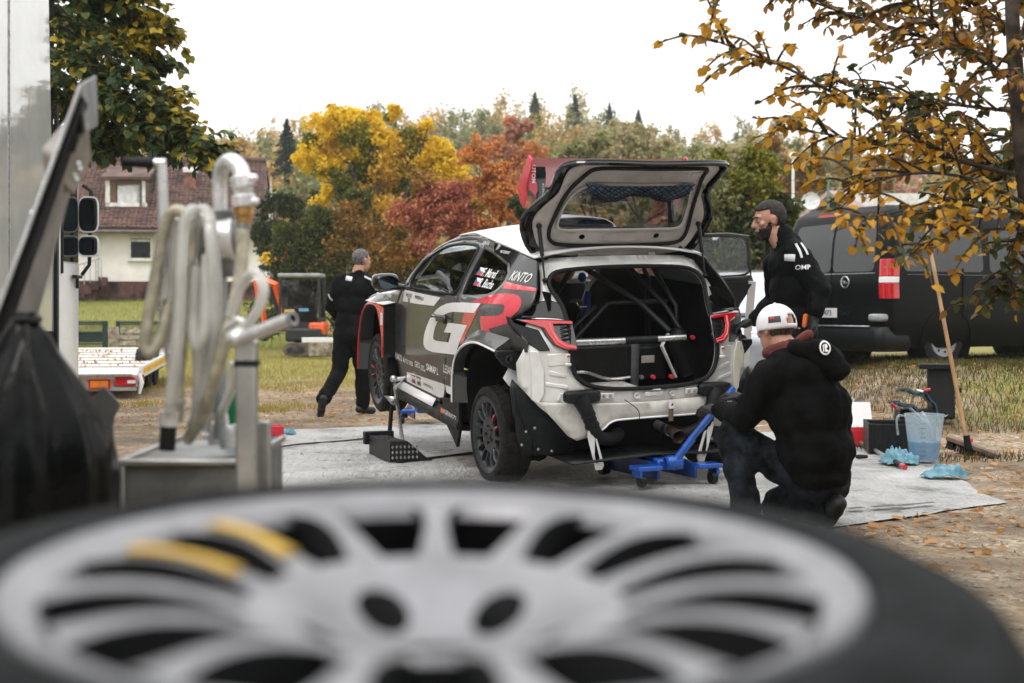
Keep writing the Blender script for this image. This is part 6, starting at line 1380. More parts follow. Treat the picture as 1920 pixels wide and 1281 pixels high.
def wrap(name, pts, w, m, root, target, off=.004, n=10):
    """a narrow strip laid on the clothing"""
    P_ = [p - Vector((0, .25, 0)) for p in spline(pts, n)]; mb = MB(); rows = []
    for i, p in enumerate(P_):
        t = (P_[min(i + 1, len(P_) - 1)] - P_[max(i - 1, 0)]).normalized(); s = t.cross(Vector((0, 1, 0))); s = s.normalized() if s.length > .01 else Vector((1, 0, 0))
        rows += [p - s * w / 2, p + s * w / 2]
    mb.add(rows, [(2 * i, 2 * i + 1, 2 * i + 3, 2 * i + 2) for i in range(len(P_) - 1)])
    o = mb.build(name, m, root, angle=180)
    md = o.modifiers.new('lay', 'SHRINKWRAP'); md.target = target; md.wrap_method = 'PROJECT'; md.use_project_y = True; md.use_positive_direction = True; md.wrap_mode = 'ABOVE_SURFACE'; md.offset = off
    md = o.modifiers.new('thick', 'SOLIDIFY'); md.thickness = .002
    return o
def shoe(ank, toe, root, sole_up=None, k=1.0):
    a, t = Vector(ank), Vector(toe); d = (t - a); d.z = d.z; f = d.normalized(); mb = MB()
    heel = a - f * .05 * k
    for q, r in ((0, .048), (.35, .050), (.7, .048), (1.0, .040)): mb.ball(heel.lerp(t, q) , (r * k, r * k, r * .85 * k), None, 12, 8)
    cap_(mb, heel, t, .045 * k, .040 * k); cap_(mb, a + Vector((0, 0, .05)), a + Vector((0, 0, .0)), .045 * k, .05 * k)
    o = fuse(mb, 'shoe', M_shoe, root, .010, 4)
    return o

# ---------------------------------------------------------------- the mechanic walking away
r0 = G(655, 780)
p1 = thing('person', 'grey haired man in black overalls walking away beside the front wheel', 'person', (r0.x, r0.y, 0))
HB = basis((.72, .69, -.05)); hc = (.130, .02, 1.672)
mb = MB(); head_prims(mb, hc, HB, 1.03); cap_(mb, (.105, 0, 1.60), (.07, 0, 1.48), .058, .066)
for a, b, r1, r2 in (((.06, 0, 1.40), (.0, 0, .95), .13, .12), ((-.13, 0, 1.43), (-.20, .05, 1.15), .045, .04), ((-.20, .05, 1.15), (-.12, .26, 1.02), .04, .03), ((.25, 0, 1.42), (.28, .08, 1.15), .045, .04), ((.28, .08, 1.15), (.22, .3, 1.08), .04, .03), ((-.06, 0, .9), (-.115, -.02, .45), .08, .055), ((-.115, -.02, .45), (-.25, -.32, .18), .055, .04), ((.10, 0, .9), (.14, .1, .45), .08, .055), ((.14, .1, .45), (.135, .12, .1), .055, .04), ((-.06, 0, .95), (.1, 0, .95), .11, .11), ((-.14, 0, 1.42), (.25, 0, 1.42), .05, .05)): cap_(mb, a, b, r1 * .68, r2 * .68)
hand_prims(mb, (-.12, .26, 1.02), (.3, .9, -.1), (0, 0, 1)); hand_prims(mb, (.22, .30, 1.08), (-.2, .95, .1), (0, 0, 1), thumb=-1)
fuse(mb, 'body', M_skin, p1, .0085, 3)
mb = MB()
mb.ball((.055, 0, 1.36), (.215, .135, .15), None, 18, 12); mb.ball((.04, .0, 1.20), (.195, .135, .20), None, 18, 12); mb.ball((.02, 0, 1.0), (.185, .135, .18), None, 18, 12); mb.ball((.02, -.01, .88), (.185, .15, .15), None, 18, 12)
cap_(mb, (-.115, 0, 1.425), (-.205, .03, 1.17), .080, .066); cap_(mb, (-.205, .03, 1.17), (-.13, .22, 1.03), .066, .052)
cap_(mb, (.235, 0, 1.42), (.285, .06, 1.17), .080, .066); cap_(mb, (.285, .06, 1.17), (.23, .26, 1.08), .066, .052)
cap_(mb, (-.065, 0, .86), (-.105, -.03, .47), .118, .088); cap_(mb, (-.105, -.03, .47), (-.24, -.30, .20), .088, .075)
cap_(mb, (.105, 0, .86), (.135, .09, .47), .118, .090); cap_(mb, (.135, .09, .47), (.135, .11, .13), .090, .080)
cap_(mb, (.095, -.01, 1.53), (.085, 0, 1.47), .070, .085); cap_(mb, (-.08, 0, 1.45), (.20, 0, 1.45), .085, .085)
suit1 = fuse(mb, 'overalls', M_suit, p1, .013, 5, .028)
hair_shell(hc, HB, lambda v: (v.z > .075 or v.y < .005 + (v.z - .0) * .5) and v.z > -.055 and not (abs(v.x) > .06 and v.z < .0 and v.y > -.03), M_hairg, p1, k=1.03, grow=.006)
head_bits(hc, HB, p1, 1.03, M_hairg)
shoe((.135, .12, .06), (.23, .20, .045), p1); shoe((-.245, -.33, .16), (-.27, -.31, .035), p1)
wrap('sleeve_piping', [(.215, -.12, 1.27), (.27, -.11, 1.305), (.345, -.05, 1.325)], .016, M_pipe, p1, suit1); wrap('sleeve_piping', [(-.22, -.10, 1.31), (-.20, -.11, 1.27), (-.175, -.12, 1.245)], .014, M_pipe, p1, suit1)
wrap('shoulder_piping', [(.17, -.10, 1.50), (.22, -.07, 1.475), (.27, -.05, 1.45)], .018, M_pipe, p1, suit1)
wrap('back_label', [(-.03, -.16, 1.485), (.04, -.16, 1.47)], .05, M_pipe, p1, suit1, n=6); wrap('sleeve_label', [(.28, -.12, 1.38), (.33, -.08, 1.375)], .05, M_pipe, p1, suit1, n=6)

# ---------------------------------------------------------------- the bearded mechanic
d2 = 9.55; k2 = FPX / d2
p2 = thing('person', 'bearded man in black racing overalls looking down at the open car door', 'person', ((1480 - CX) / k2, d2, 0))
HB = basis((-1, -.05, -.16)); hc = (-.135, 0, 1.762)
mb = MB(); head_prims(mb, hc, HB, 1.06); cap_(mb, (-.10, 0, 1.69), (-.02, 0, 1.57), .066, .075)
for a, b, r1, r2 in (((.0, 0, 1.48), (.03, 0, 1.05), .13, .12), ((.03, -.20, 1.50), (.15, -.28, 1.29), .045, .04), ((.15, -.28, 1.29), (.10, -.30, 1.11), .038, .03), ((-.06, .20, 1.48), (-.05, .26, 1.22), .045, .04), ((-.05, .26, 1.22), (-.22, .2, 1.08), .04, .03), ((.03, -.1, 1.0), (.0, -.11, .52), .085, .06), ((.0, -.11, .52), (.05, -.12, .1), .06, .045), ((.03, .1, 1.0), (.02, .12, .52), .085, .06), ((.02, .12, .52), (.06, .12, .1), .06, .045), ((.0, -.18, 1.5), (-.02, .18, 1.5), .055, .055), ((.03, -.1, 1.02), (.03, .1, 1.02), .11, .11)): cap_(mb, a, b, r1 * .68, r2 * .68)
fuse(mb, 'body', M_skin, p2, .0075, 3)
mb = MB(); hand_prims(mb, (.10, -.30, 1.11), (-.1, -.05, -1), (1, 0, 0), 1.1, .35); cap_(mb, (.11, -.295, 1.15), (.10, -.30, 1.10), .042, .036); fuse(mb, 'glove', M_glove, p2, .006, 2)
mb = MB(); hand_prims(mb, (-.22, .2, 1.08), (-.9, -.2, -.3), (0, 0, 1), 1.05, .4); fuse(mb, 'glove', M_glove, p2, .006, 2)
mb = MB()
mb.ball((.0, 0, 1.46), (.140, .225, .15), None, 18, 12); mb.ball((.015, 0, 1.30), (.150, .21, .20), None, 18, 12); mb.ball((.035, 0, 1.12), (.150, .19, .18), None, 18, 12); mb.ball((.04, 0, .98), (.155, .19, .16), None, 18, 12)
cap_(mb, (.03, -.185, 1.50), (.15, -.275, 1.30), .088, .074); cap_(mb, (.15, -.275, 1.30), (.11, -.295, 1.15), .072, .056)
cap_(mb, (-.06, .19, 1.48), (-.05, .255, 1.23), .085, .07); cap_(mb, (-.05, .255, 1.23), (-.20, .21, 1.10), .068, .052)
cap_(mb, (.03, -.1, .95), (.01, -.11, .52), .118, .095); cap_(mb, (.01, -.11, .52), (.05, -.12, .12), .095, .085); cap_(mb, (.03, .1, .95), (.03, .12, .52), .118, .095); cap_(mb, (.03, .12, .52), (.06, .12, .12), .095, .085)
cap_(mb, (-.042, 0, 1.655), (-.005, 0, 1.57), .086, .11); cap_(mb, (.0, -.13, 1.545), (-.02, .13, 1.545), .085, .085)
suit2 = fuse(mb, 'overalls', M_suit, p2, .012, 5, .028)
hair_shell(hc, HB, lambda v: (v.z > .070 and v.y < .080) or (v.y < -.005 + .28 * v.z and v.z > -.05) and not (abs(v.x) > .066 and v.z < .0 and v.y > -.035), M_hairb, p2, k=1.06, grow=.008)
hair_shell(hc, HB, lambda v: v.z < (-.040 if v.y > .03 else -.015) and v.y > .0 and v.z > -.135 and not (v.y > .085 and v.z > -.058 and v.z < -.046), M_hairb, p2, 'beard', k=1.06, grow=.007, jaw=True)
head_bits(hc, HB, p2, 1.06)
shoe((.05, -.12, .06), (-.10, -.14, .05), p2); shoe((.06, .12, .06), (-.10, .12, .05), p2)
wrap('shoulder_piping', [(.005, -.16, 1.595), (.015, -.21, 1.56), (.03, -.25, 1.50)], .016, M_pipe, p2, suit2); wrap('shoulder_piping', [(.04, -.14, 1.60), (.055, -.19, 1.565), (.07, -.24, 1.52)], .014, M_pipe, p2, suit2)
wrap('shoulder_label', [(-.065, -.23, 1.505), (-.01, -.26, 1.50)], .045, M_pipe, p2, suit2, n=6)
mb = MB(); mb.text('OMP', lambda u, v: Vector((.035 + u, -.34, 1.425 + v)), .030, bold=.01); o = mb.build('sleeve_lettering', M_txt, p2)
md = o.modifiers.new('lay', 'SHRINKWRAP'); md.target = suit2; md.wrap_method = 'PROJECT'; md.use_project_y = True; md.use_positive_direction = True; md.use_negative_direction = False; md.offset = .004; md.wrap_mode = 'ABOVE_SURFACE'
mb = MB(); cap_(mb, (.055, -.27, 1.12), (.045, -.275, 1.06), .018, .016); mb.build('orange_tool', M_org, p2)

# ---------------------------------------------------------------- the crouching mechanic
d3 = 7.6; k3 = FPX / d3; zg = lambda py: CAM_H - (py - YH) / k3; xg = lambda px: (px - 1480) / k3
p3 = thing('person', 'crouching man in white cap and black hoodie working at the rear corner', 'person', ((1480 - CX) / k3, d3, 0))
HB = basis((-.62, .78, -.12)); hc = (xg(1462), .12, zg(618))
mb = MB(); head_prims(mb, hc, HB, 1.06); cap_(mb, Vector(hc) + HB @ Vector((0, -.02, -.06)), (xg(1492), .03, zg(672)), .062, .075)
for a, b, r1, r2 in (((xg(1490), .02, zg(680)), (xg(1540), -.02, zg(880)), .12, .12), ((xg(1440), -.05, zg(700)), (xg(1400), .05, zg(785)), .045, .04), ((xg(1400), .05, zg(785)), (xg(1362), .33, zg(780)), .04, .03), ((xg(1550), .2, zg(700)), (xg(1500), .38, zg(790)), .045, .04), ((xg(1500), .38, zg(790)), (xg(1420), .50, zg(760)), .04, .03), ((xg(1500), .0, zg(900)), (xg(1372), .15, zg(815)), .08, .06), ((xg(1372), .15, zg(815)), (xg(1400), .0, zg(965)), .055, .04), ((xg(1550), .05, zg(900)), (xg(1460), .25, zg(960)), .08, .055), ((xg(1460), .25, zg(960)), (xg(1545), .02, zg(966)), .05, .04), ((xg(1440), -.05, zg(700)), (xg(1550), .15, zg(700)), .05, .05), ((xg(1500), .0, zg(890)), (xg(1550), .05, zg(890)), .1, .1)): cap_(mb, a, b, r1 * .68, r2 * .68)
fuse(mb, 'body', M_skin, p3, .0075, 3)
for w_, d_, t_ in (((xg(1362), .33, zg(780)), (-.5, .85, .15), 1), ((xg(1420), .50, zg(760)), (-.6, .75, .2), -1)):
    mb = MB(); hand_prims(mb, w_, d_, (0, 0, 1), 1.1, .55, t_); cap_(mb, Vector(w_) - Vector(d_).normalized() * .04, w_, .042, .034); fuse(mb, 'glove', M_glove, p3, .006, 2)
# jacket: a bulky rounded back
mb = MB()
mb.ball((xg(1500), .02, zg(705)), (.205, .20, .17), Matrix.Rotation(math.radians(22), 3, 'Y'), 20, 14); mb.ball((xg(1515), -.02, zg(770)), (.235, .20, .22), Matrix.Rotation(math.radians(10), 3, 'Y'), 20, 14); mb.ball((xg(1525), -.03, zg(840)), (.220, .20, .20), None, 20, 14); mb.ball((xg(1530), -.02, zg(890)), (.185, .18, .10), None, 20, 14)
cap_(mb, (xg(1440), -.08, zg(705)), (xg(1400), .02, zg(782)), .100, .085); cap_(mb, (xg(1400), .02, zg(782)), (xg(1366), .28, zg(778)), .082, .058)
cap_(mb, (xg(1555), .18, zg(710)), (xg(1500), .38, zg(785)), .098, .08); cap_(mb, (xg(1500), .38, zg(785)), (xg(1425), .48, zg(762)), .075, .055)
cap_(mb, (xg(1480), .04, zg(668)), (xg(1525), .02, zg(690)), .095, .12)
jk = fuse(mb, 'jacket', M_hood, p3, .013, 6, .032)
mb = MB()   # hood lying on the back
mb.ball((xg(1536), -.10, zg(668)), (.125, .085, .085), Matrix.Rotation(math.radians(30), 3, 'Y'), 18, 12); mb.ball((xg(1495), -.09, zg(655)), (.085, .07, .055), Matrix.Rotation(math.radians(25), 3, 'Y'), 18, 12); mb.ball((xg(1560), -.12, zg(692)), (.075, .075, .06), None, 14, 10)
hd_ = fuse(mb, 'hood', M_hood, p3, .011, 5, .03)
mb = MB()   # maroon collar of the under-hoodie
col_pts = [Vector(hc) + HB @ Vector((.088 * math.cos(a), -.035 + .085 * math.sin(a), -.115 - .018 * math.sin(a))) for a in np.linspace(0, 2 * PI, 20, endpoint=False)]
mb.tube(col_pts, .030, 10, closed=True); cap_(mb, (xg(1450), .0, zg(672)), (xg(1512), -.05, zg(628)), .028, .030); fuse(mb, 'collar', M_maroon, p3, .008, 4, .015)
mb = MB()
cap_(mb, (xg(1505), -.02, zg(895)), (xg(1378), .12, zg(818)), .118, .088); cap_(mb, (xg(1378), .12, zg(818)), (xg(1402), .0, zg(955)), .090, .082); cap_(mb, (xg(1560), .03, zg(905)), (xg(1470), .24, zg(960)), .112, .085); cap_(mb, (xg(1470), .24, zg(955)), (xg(1550), -.02, zg(968)), .080, .065); mb.ball((xg(1530), .0, zg(905)), (.17, .16, .11), None, 16, 10)
jeans = fuse(mb, 'trousers', M_jean, p3, .012, 5, .034)
shoe((xg(1400), .0, .06), (xg(1362), .18, .045), p3); shoe((xg(1560), -.07, .11), (xg(1552), .0, .035), p3)
hair_shell(hc, HB, lambda v: v.y < -.01 and v.z < .02 and v.z > -.06, mat('hair_short', (.10, .075, .06), .8, var=.4, scale=60, bump=.6, bscale=160), p3, k=1.06, grow=.003)
head_bits(hc, HB, p3, 1.06)
# cap: six-panel dome with the strap opening at the back, patch, brim
cap_root = bpy.data.objects.new('cap', None); COL.objects.link(cap_root); cap_root.parent = p3
cc = Vector(hc) + HB @ Vector((0, -.010, .022)); CBs = HB
vs = []; fs = []; NU, NV = 48, 16
for j in range(NV + 1):
    t = j / NV * math.radians(104)
    for i in range(NU):
        a = 2 * PI * i / NU; q = 1 + .012 * abs(math.sin(a * 3)); vs.append(cc + CBs @ Vector((.096 * math.sin(t) * math.cos(a) * q, .112 * math.sin(t) * math.sin(a) * q, .112 * math.cos(t))))
def back_open(i, j):
    a = 2 * PI * (i + .5) / NU; da = abs(((a - 1.5 * PI + PI) % (2 * PI)) - PI); t = (j + .5) / NV * 104
    return da < .42 and 62 + 26 * (da / .42) ** 2 < t < 94
for j in range(NV):
    for i in range(NU):
        if not back_open(i, j): fs.append((j * NU + i, (j + 1) * NU + i, (j + 1) * NU + (i + 1) % NU, j * NU + (i + 1) % NU))
mb = MB(); mb.add(vs, fs); mb.build('cap_crown', M_cap, cap_root, angle=180, solid=.004, soff=1)
for i in range(6):
    a = PI / 6 + i * PI / 3; mb = MB(); mb.tube([cc + CBs @ Vector((.0985 * math.sin(t) * math.cos(a), .1145 * math.sin(t) * math.sin(a), .1145 * math.cos(t))) for t in np.linspace(.02, math.radians(100), 10)], .0015, 4); mb.build('cap_seam', M_cap, cap_root)
mb = MB(); mb.ball(cc + CBs @ Vector((0, 0, .114)), .008, None, 8, 6); mb.build('cap_button', M_cap, cap_root)
mb = MB(); mb.grid(lambda a, b: cc + CBs @ Vector(((b * 2 - 1) * .085, .10 + .075 * a * (1 - (b * 2 - 1) ** 2 * .8) - .03 * (b * 2 - 1) ** 2, -.022 - .02 * (b * 2 - 1) ** 2)), 6, 12); mb.build('cap_brim', M_cap, cap_root, solid=.004)
pa = math.radians(212)
mb = MB(); mb.grid(lambda a, b: cc + CBs @ Vector((.1005 * math.sin(1.36 + .30 * (a - .5)) * math.cos(pa + .62 * (b - .5)), .1165 * math.sin(1.36 + .30 * (a - .5)) * math.sin(pa + .62 * (b - .5)), .115 * math.cos(1.36 + .30 * (a - .5)))), 5, 8); mb.build('cap_patch', M_txtd, cap_root, solid=.002, soff=1)
mb = MB(); mb.grid(lambda a, b: cc + CBs @ Vector((.1025 * math.sin(1.30 + .12 * (a - .5)) * math.cos(pa - .12 + .22 * (b - .5)), .1185 * math.sin(1.30 + .12 * (a - .5)) * math.sin(pa - .12 + .22 * (b - .5)), .116 * math.cos(1.30 + .12 * (a - .5)))), 4, 5); mb.build('cap_patch_red', M_redp, cap_root, solid=.002, soff=1)
# round white emblem on the hood: ring with a figure
ec = Vector((xg(1534), -.30, zg(651))); eb = []
mb = MB(); n = 28
for i in range(n):
    a0, a1 = 2 * PI * i / n, 2 * PI * (i + 1) / n
    k = len(mb.v); mb.add([ec + Vector((r * .82 * math.cos(a), 0, r * math.sin(a))) for r, a in ((.036, a0), (.036, a1), (.027, a1), (.027, a0))], [(0, 1, 2, 3)])
mb.add([ec + Vector((x, 0, z)) for x, z in ((-.012, -.020), (-.006, -.020), (-.004, .018), (-.012, .012))], [(0, 1, 2, 3)]); mb.add([ec + Vector((x, 0, z)) for x, z in ((-.002, -.020), (.016, -.020), (.016, -.012), (.004, -.006), (.014, .006), (.010, .018), (-.002, .018))], [tuple(range(7))])
o = mb.build('emblem', M_txt, p3)
md = o.modifiers.new('lay', 'SHRINKWRAP'); md.target = hd_; md.wrap_method = 'PROJECT'; md.use_project_y = True; md.use_positive_direction = True; md.offset = .004; md.wrap_mode = 'ABOVE_SURFACE'
# ================================================================== the wheel lying in the foreground
M_rims = mat('rim_silver', (.225, .225, .24), .36, .65, var=.10, scale=18, bump=.06, bscale=60, rvar=.25)
M_yel = mat('paint_yellow', (.62, .38, .03), .45, var=.08)
RW = .2415
wt = math.radians(3.1)
fw = thing('loose_wheel', 'silver many spoked wheel with yellow marks lying face up close to the viewer', 'wheel', (-.0436, .813, 1.031), (wt, math.radians(.6), 0))
ksc = RW / .2365
mb = MB(); TY2 = [(r * ksc, h - (.13 * max(0, r - .245) if h > -.03 else 0)) for r, h in TYP]; mb.lathe(TY2, 96); t = mb.build('tyre', mat('tyre_side', (.006, .0072, .008), .8, var=.3, spec=.15, scale=16, bump=.15, bscale=60), fw, angle=60)
mb = MB()
for rr_ in (.262, .285, .306): (lambda z_: mb.lathe([(rr_ * ksc - .0015, z_ - .002), (rr_ * ksc, z_ + .0015), (rr_ * ksc + .0015, z_ - .003)], 96))((.0125 if rr_ < .3 else .005) - .13 * (rr_ - .245))
mb.build('sidewall_rib', M_tyre, t)
def frim():
    R = RW; mb = MB()
    mb.lathe([(R * .885, -.006), (R * .90, .001), (R * .955, .004), (R * .985, .010), (R, .006), (R * 1.005, -.008), (R * .97, -.02), (R * .95, -.10), (R * .95, -.17), (R * 1.0, -.19)], 96)
    ph = math.radians(165)
    for k in range(15):
        a = ph - 2 * PI * k / 15; sec = []
        for t in np.linspace(0, 1, 11):
            r = R * (.42 + .48 * t); w = R * (.054 - .022 * math.sin(min(1, t * 1.08) * PI) + .025 * max(0, t - .85) / .15); h = -.010 + .010 * math.sin(t * PI * .9) + .010 * t
            ca, sa = math.cos(a), math.sin(a)
            sec.append([Vector((r * ca - u * w * sa, r * sa + u * w * ca, h + dz)) for u, dz in ((-.30, -.032), (-.97, -.0022), (-.6, .0), (0, .0008), (.6, .0), (.97, -.0022), (.30, -.032))])
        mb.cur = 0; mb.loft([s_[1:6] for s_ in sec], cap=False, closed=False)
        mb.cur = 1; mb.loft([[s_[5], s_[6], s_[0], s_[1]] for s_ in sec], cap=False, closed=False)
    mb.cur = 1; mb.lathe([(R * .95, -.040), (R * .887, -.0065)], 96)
    o = mb.build('rim', [M_rims, mat('recess_shade', (.020, .021, .022), .7, .2, var=.3)], fw, angle=45)  # second material: shade between the spokes put into a dark wall colour
    # hub face with real bolt holes and centre bore
    circ = lambda cx_, cy_, r, n=28: [(cx_ + r * math.cos(2 * PI * i / n), cy_ + r * math.sin(2 * PI * i / n)) for i in range(n)]
    lug = [math.radians(125 + 72 * i) for i in range(5)]
    hz_ = lambda x, y: -.009 - .035 * sm((.106 - math.hypot(x, y)) / .080)
    mb = MB(); patch(mb, circ(0, 0, .108, 60), lambda x, y: Vector((x, y, hz_(x, y))), [circ(.060 * math.cos(a), .060 * math.sin(a), .0165) for a in lug] + [circ(0, 0, .029, 36)], .010, face=(0, 0, 1))
    lb = MB()
    for a in lug: 
        lb.add([Vector((.060 * math.cos(a) + .0165 * math.cos(q), .060 * math.sin(a) + .0165 * math.sin(q), hz_(.060 * math.cos(a) + .0165 * math.cos(q), .060 * math.sin(a) + .0165 * math.sin(q)) if lv == 0 else -.11)) for lv in (0, 1) for q in [2 * PI * i / 28 for i in range(28)]], [(i, (i + 1) % 28, 28 + (i + 1) % 28, 28 + i) for i in range(28)])
    lb.lathe([(.029, -.0435), (.028, -.12)], 36); lb.build('bores', MATS['recess_shade'], fw); mb.lathe([(.108, -.0090), (.110, -.012), (.090, -.045)], 60)  # bore walls take the same painted shade
    mb.build('hub_face', M_rims, fw, angle=50)
    for k in (0, 1):
        a = ph - 2 * PI * k / 15; rows = []
        for t in np.linspace(.18, .80, 7):
            r = R * (.42 + .48 * t); w = R * (.054 - .022 * math.sin(min(1, t * 1.08) * PI)) * .72; h = -.010 + .010 * math.sin(t * PI * .9) + .010 * t + .0022
            rows.append([Vector((r * math.cos(a) - u * w * math.sin(a), r * math.sin(a) + u * w * math.cos(a), h - .001 * u * u)) for u in (-1, -.5, 0, .5, 1)])
        mb = MB(); mb.loft(rows, cap=False, closed=False); mb.build('spoke_mark', M_yel, fw, solid=.0015, soff=0)
    mb = MB(); mb.lathe([(.02, -.165), (.228, -.165)], 48); mb.build('rim_inner', M_dark, fw)
    mb = MB(); mb.lathe([(.228, -.02), (.228, -.165)], 48); mb.build('rim_barrel', mat('barrel_dark', (.02, .023, .025), .5, .3), fw)
frim()
ws = thing('wheel_trolley', 'black wheel trolley that carries the loose wheel', 'trolley', (-.04, .84, 0))
MB().box((0, 0, .75), (.40, .40, .04)).build('top_plate', M_plas, ws, bevel=.01)
for sx in (-1, 1):
    for sy in (-1, 1): MB().box((sx * .17, sy * .17, .37), (.04, .04, .74)).build('leg', M_plas, ws)

# ================================================================== fuel pump cart
pc = thing('fuel_pump_cart', 'steel hand pump tank with clear hoses and a crank standing at the left', 'pump', (-.69, 2.95, 0))
PO = Vector((-.69, 2.95, 0))
def q3(px, py, d): return P(px, py, d) - PO
M_ss = mat('stainless', (.42, .42, .41), .36, .85, var=.15, scale=8, bump=.06, bscale=50, rvar=.3)
M_hose = mat('hose_clear', (.86, .86, .83), .16, var=.08, scale=10, trans=.62, coat=.4, ior=1.3)
M_hoseb = mat('hose_braid', (.62, .58, .45), .4, var=.2, scale=30, trans=.25, coat=.3, bump=.3, bscale=200, ior=1.3)
M_pipe_ = mat('pipe_galvanised', (.80, .80, .81), .28, .45, var=.12, scale=12)
M_brass = mat('brass', (.55, .33, .12), .35, .9, var=.2, scale=20)
M_cast = mat('cast_grey', (.20, .20, .20), .5, .5, var=.2, bump=.2)
mb = MB(); mb.box((.004, .27, .53), (.248, .54, .66)); mb.build('tank', mat('tank_panel', (.22, .23, .23), .42, .8, var=.25, scale=5, bump=.05, bscale=60), pc, bevel=.008)
for x in (-.117, .125): MB().box((x, -.004, .53), (.012, .02, .68)).build('corner_angle', M_ss, pc, bevel=.003)
MB().box((.004, -.006, .866), (.262, .022, .012)).build('rim_bar', M_ss, pc, bevel=.003)
for x in (-.122, .130): MB().box((x, .27, .866), (.012, .54, .012)).build('rim_bar', M_ss, pc, bevel=.003)
for x in (-.09, .10):
    for y in (.05, .48): MB().box((x, y, .11), (.035, .035, .22)).build('foot', M_plas, pc)
pst = q3(463, 640, 2.88)
mb = MB(); mb.box((pst.x, pst.y, .66), (.040, .040, .92)); mb.build('post', M_ss, pc, bevel=.005); mb = MB(); mb.box((pst.x + .022, pst.y + .08, .70), (.024, .03, .5)); mb.build('back_post', M_ss, pc, bevel=.003)
MB().box((pst.x, pst.y, q3(0, 681, 2.88).z), (.046, .046, .012)).build('cable_tie', M_rub, pc)
mb = MB(); mb.tube([q3(440, 640, 2.87), q3(548, 597, 2.80)], .0135, 18); o = mb.build('handle_bar', M_pipe_, pc); e = q3(548, 597, 2.80); dv = (e - q3(440, 640, 2.87)).normalized()
mb = MB(); mb.tube([e - dv * .004, e + dv * .002], .0155, 18); mb.build('bar_ring', M_ss, o); mb = MB(); mb.tube([e + dv * .001, e + dv * .003], .009, 14); mb.build('bar_bore', M_dark, o)
mb = MB(); mb.ball(q3(447, 634, 2.87), (.026, .02, .02)); mb.build('bar_joint', M_pipe_, pc)
# crank
mb = MB(); mb.tube([q3(306, 560, 3.02), q3(306, 400, 3.02), q3(303, 306, 3.02)], [.010, .011, .0095], 14); mb.tube([q3(310, 305, 3.02), q3(285, 305, 3.02)], .0085, 12); o = mb.build('crank_lever', M_pipe_, pc)
mb = MB(); gp = [q3(x, 304 + (x - 230) * .03, 3.02) for x in (228, 232, 245, 262, 280, 290)]; mb.tube(gp, [.006, .0105, .0098, .0112, .0115, .009], 14); mb.build('crank_grip', M_rub, o)
# pump head
pm = bpy.data.objects.new('pump_head', None); COL.objects.link(pm); pm.parent = pc
for a, b, r_, m_ in (((372, 455), (400, 452), .060, M_cast), ((398, 452), (440, 448), .048, M_pipe_), ((438, 448), (446, 447), .040, M_cast), ((422, 480), (424, 520), .024, M_cast), ((418, 420), (416, 395), .026, M_cast), ((365, 456), (374, 455), .030, M_pipe_)):
    mb = MB(); mb.tube([q3(*a, 3.05), q3(*b, 3.05)], r_, 24); mb.build('casing', m_, pm, bevel=.004)
for k in range(6):
    a = 2 * PI * k / 6; mb = MB(); c = q3(396, 452, 3.05) + Vector((0, .052 * math.cos(a), .052 * math.sin(a))); mb.tube([c, c + Vector((.012, 0, 0))], .006, 6); mb.build('bolt', M_alu, pm)
gn = spline([q3(413, 400, 3.05), q3(412, 340, 3.05), q3(418, 312, 3.03), q3(434, 303, 3.0), q3(450, 318, 2.98), q3(455, 345, 2.97)], 8)
mb = MB(); mb.tube(gn, [.015 + .004 * i / len(gn) for i in range(len(gn))], 16); mb.build('gooseneck', M_pipe_, pc)
for (a, b, r_, m_, nm) in (((450, 330), (456, 352), .023, M_pipe_, 'elbow'), ((456, 350), (457, 366), .020, M_hose, 'sight_glass'), ((456, 366), (458, 388), .025, M_pipe_, 'clamp'), ((457, 388), (458, 405), .021, M_brass, 'brass_nut'), ((458, 405), (457, 418), .016, M_brass, 'brass_nut'), ((457, 418), (456, 430), .0145, M_ss, 'ferrule')):
    mb = MB(); mb.tube([q3(*a, 2.97), q3(*b, 2.97)], r_, 16); mb.build(nm, m_, pc, bevel=.002)
for (x, y) in ((474, 334), (477, 378)):
    mb = MB(); mb.ball(q3(x, y, 2.96), (.011, .010, .009)); mb.tube([q3(456, y + 2, 2.97), q3(x, y, 2.96)], .008, 8); mb.build('clamp_lug', M_pipe_, pc)
mb = MB(); mb.tube([q3(415, 505, 3.06), q3(414, 640, 3.06), q3(412, 822, 3.08)], .013, 14); mb.build('riser_pipe', mat('pipe_blue_grey', (.35, .42, .45), .35, .6), pc)
mb = MB(); mb.tube([q3(388, 500, 3.12), q3(386, 822, 3.14)], .009, 10); mb.build('riser_pipe', M_pipe_, pc)
def hose(pts, r, m, name='hose'):
    mb = MB(); P_ = spline([q3(*p) for p in pts], 9); mb.tube(P_, r * .88, 14); return mb.build(name, m, pc)
hose([(456, 425, 2.97), (452, 500, 2.96), (436, 590, 2.95), (408, 690, 2.97), (380, 775, 3.02), (352, 825, 3.08)], .0155, M_hoseb)
hose([(332, 790, 3.02), (336, 700, 3.0), (345, 600, 2.98), (352, 500, 2.97), (352, 420, 2.97), (338, 396, 2.98), (318, 404, 2.99), (304, 450, 3.0), (288, 540, 3.0), (274, 620, 3.0), (272, 652, 3.0), (283, 662, 3.0), (298, 640, 3.01), (318, 570, 3.03), (336, 500, 3.05)], .0145, M_hoseb)
hose([(318, 772, 2.94), (326, 700, 2.93), (336, 600, 2.92), (340, 500, 2.93), (345, 425, 2.94), (358, 396, 2.95), (368, 410, 2.98), (362, 500, 3.0), (366, 600, 3.0), (372, 690, 3.02), (368, 790, 3.06)], .0145, M_hose)
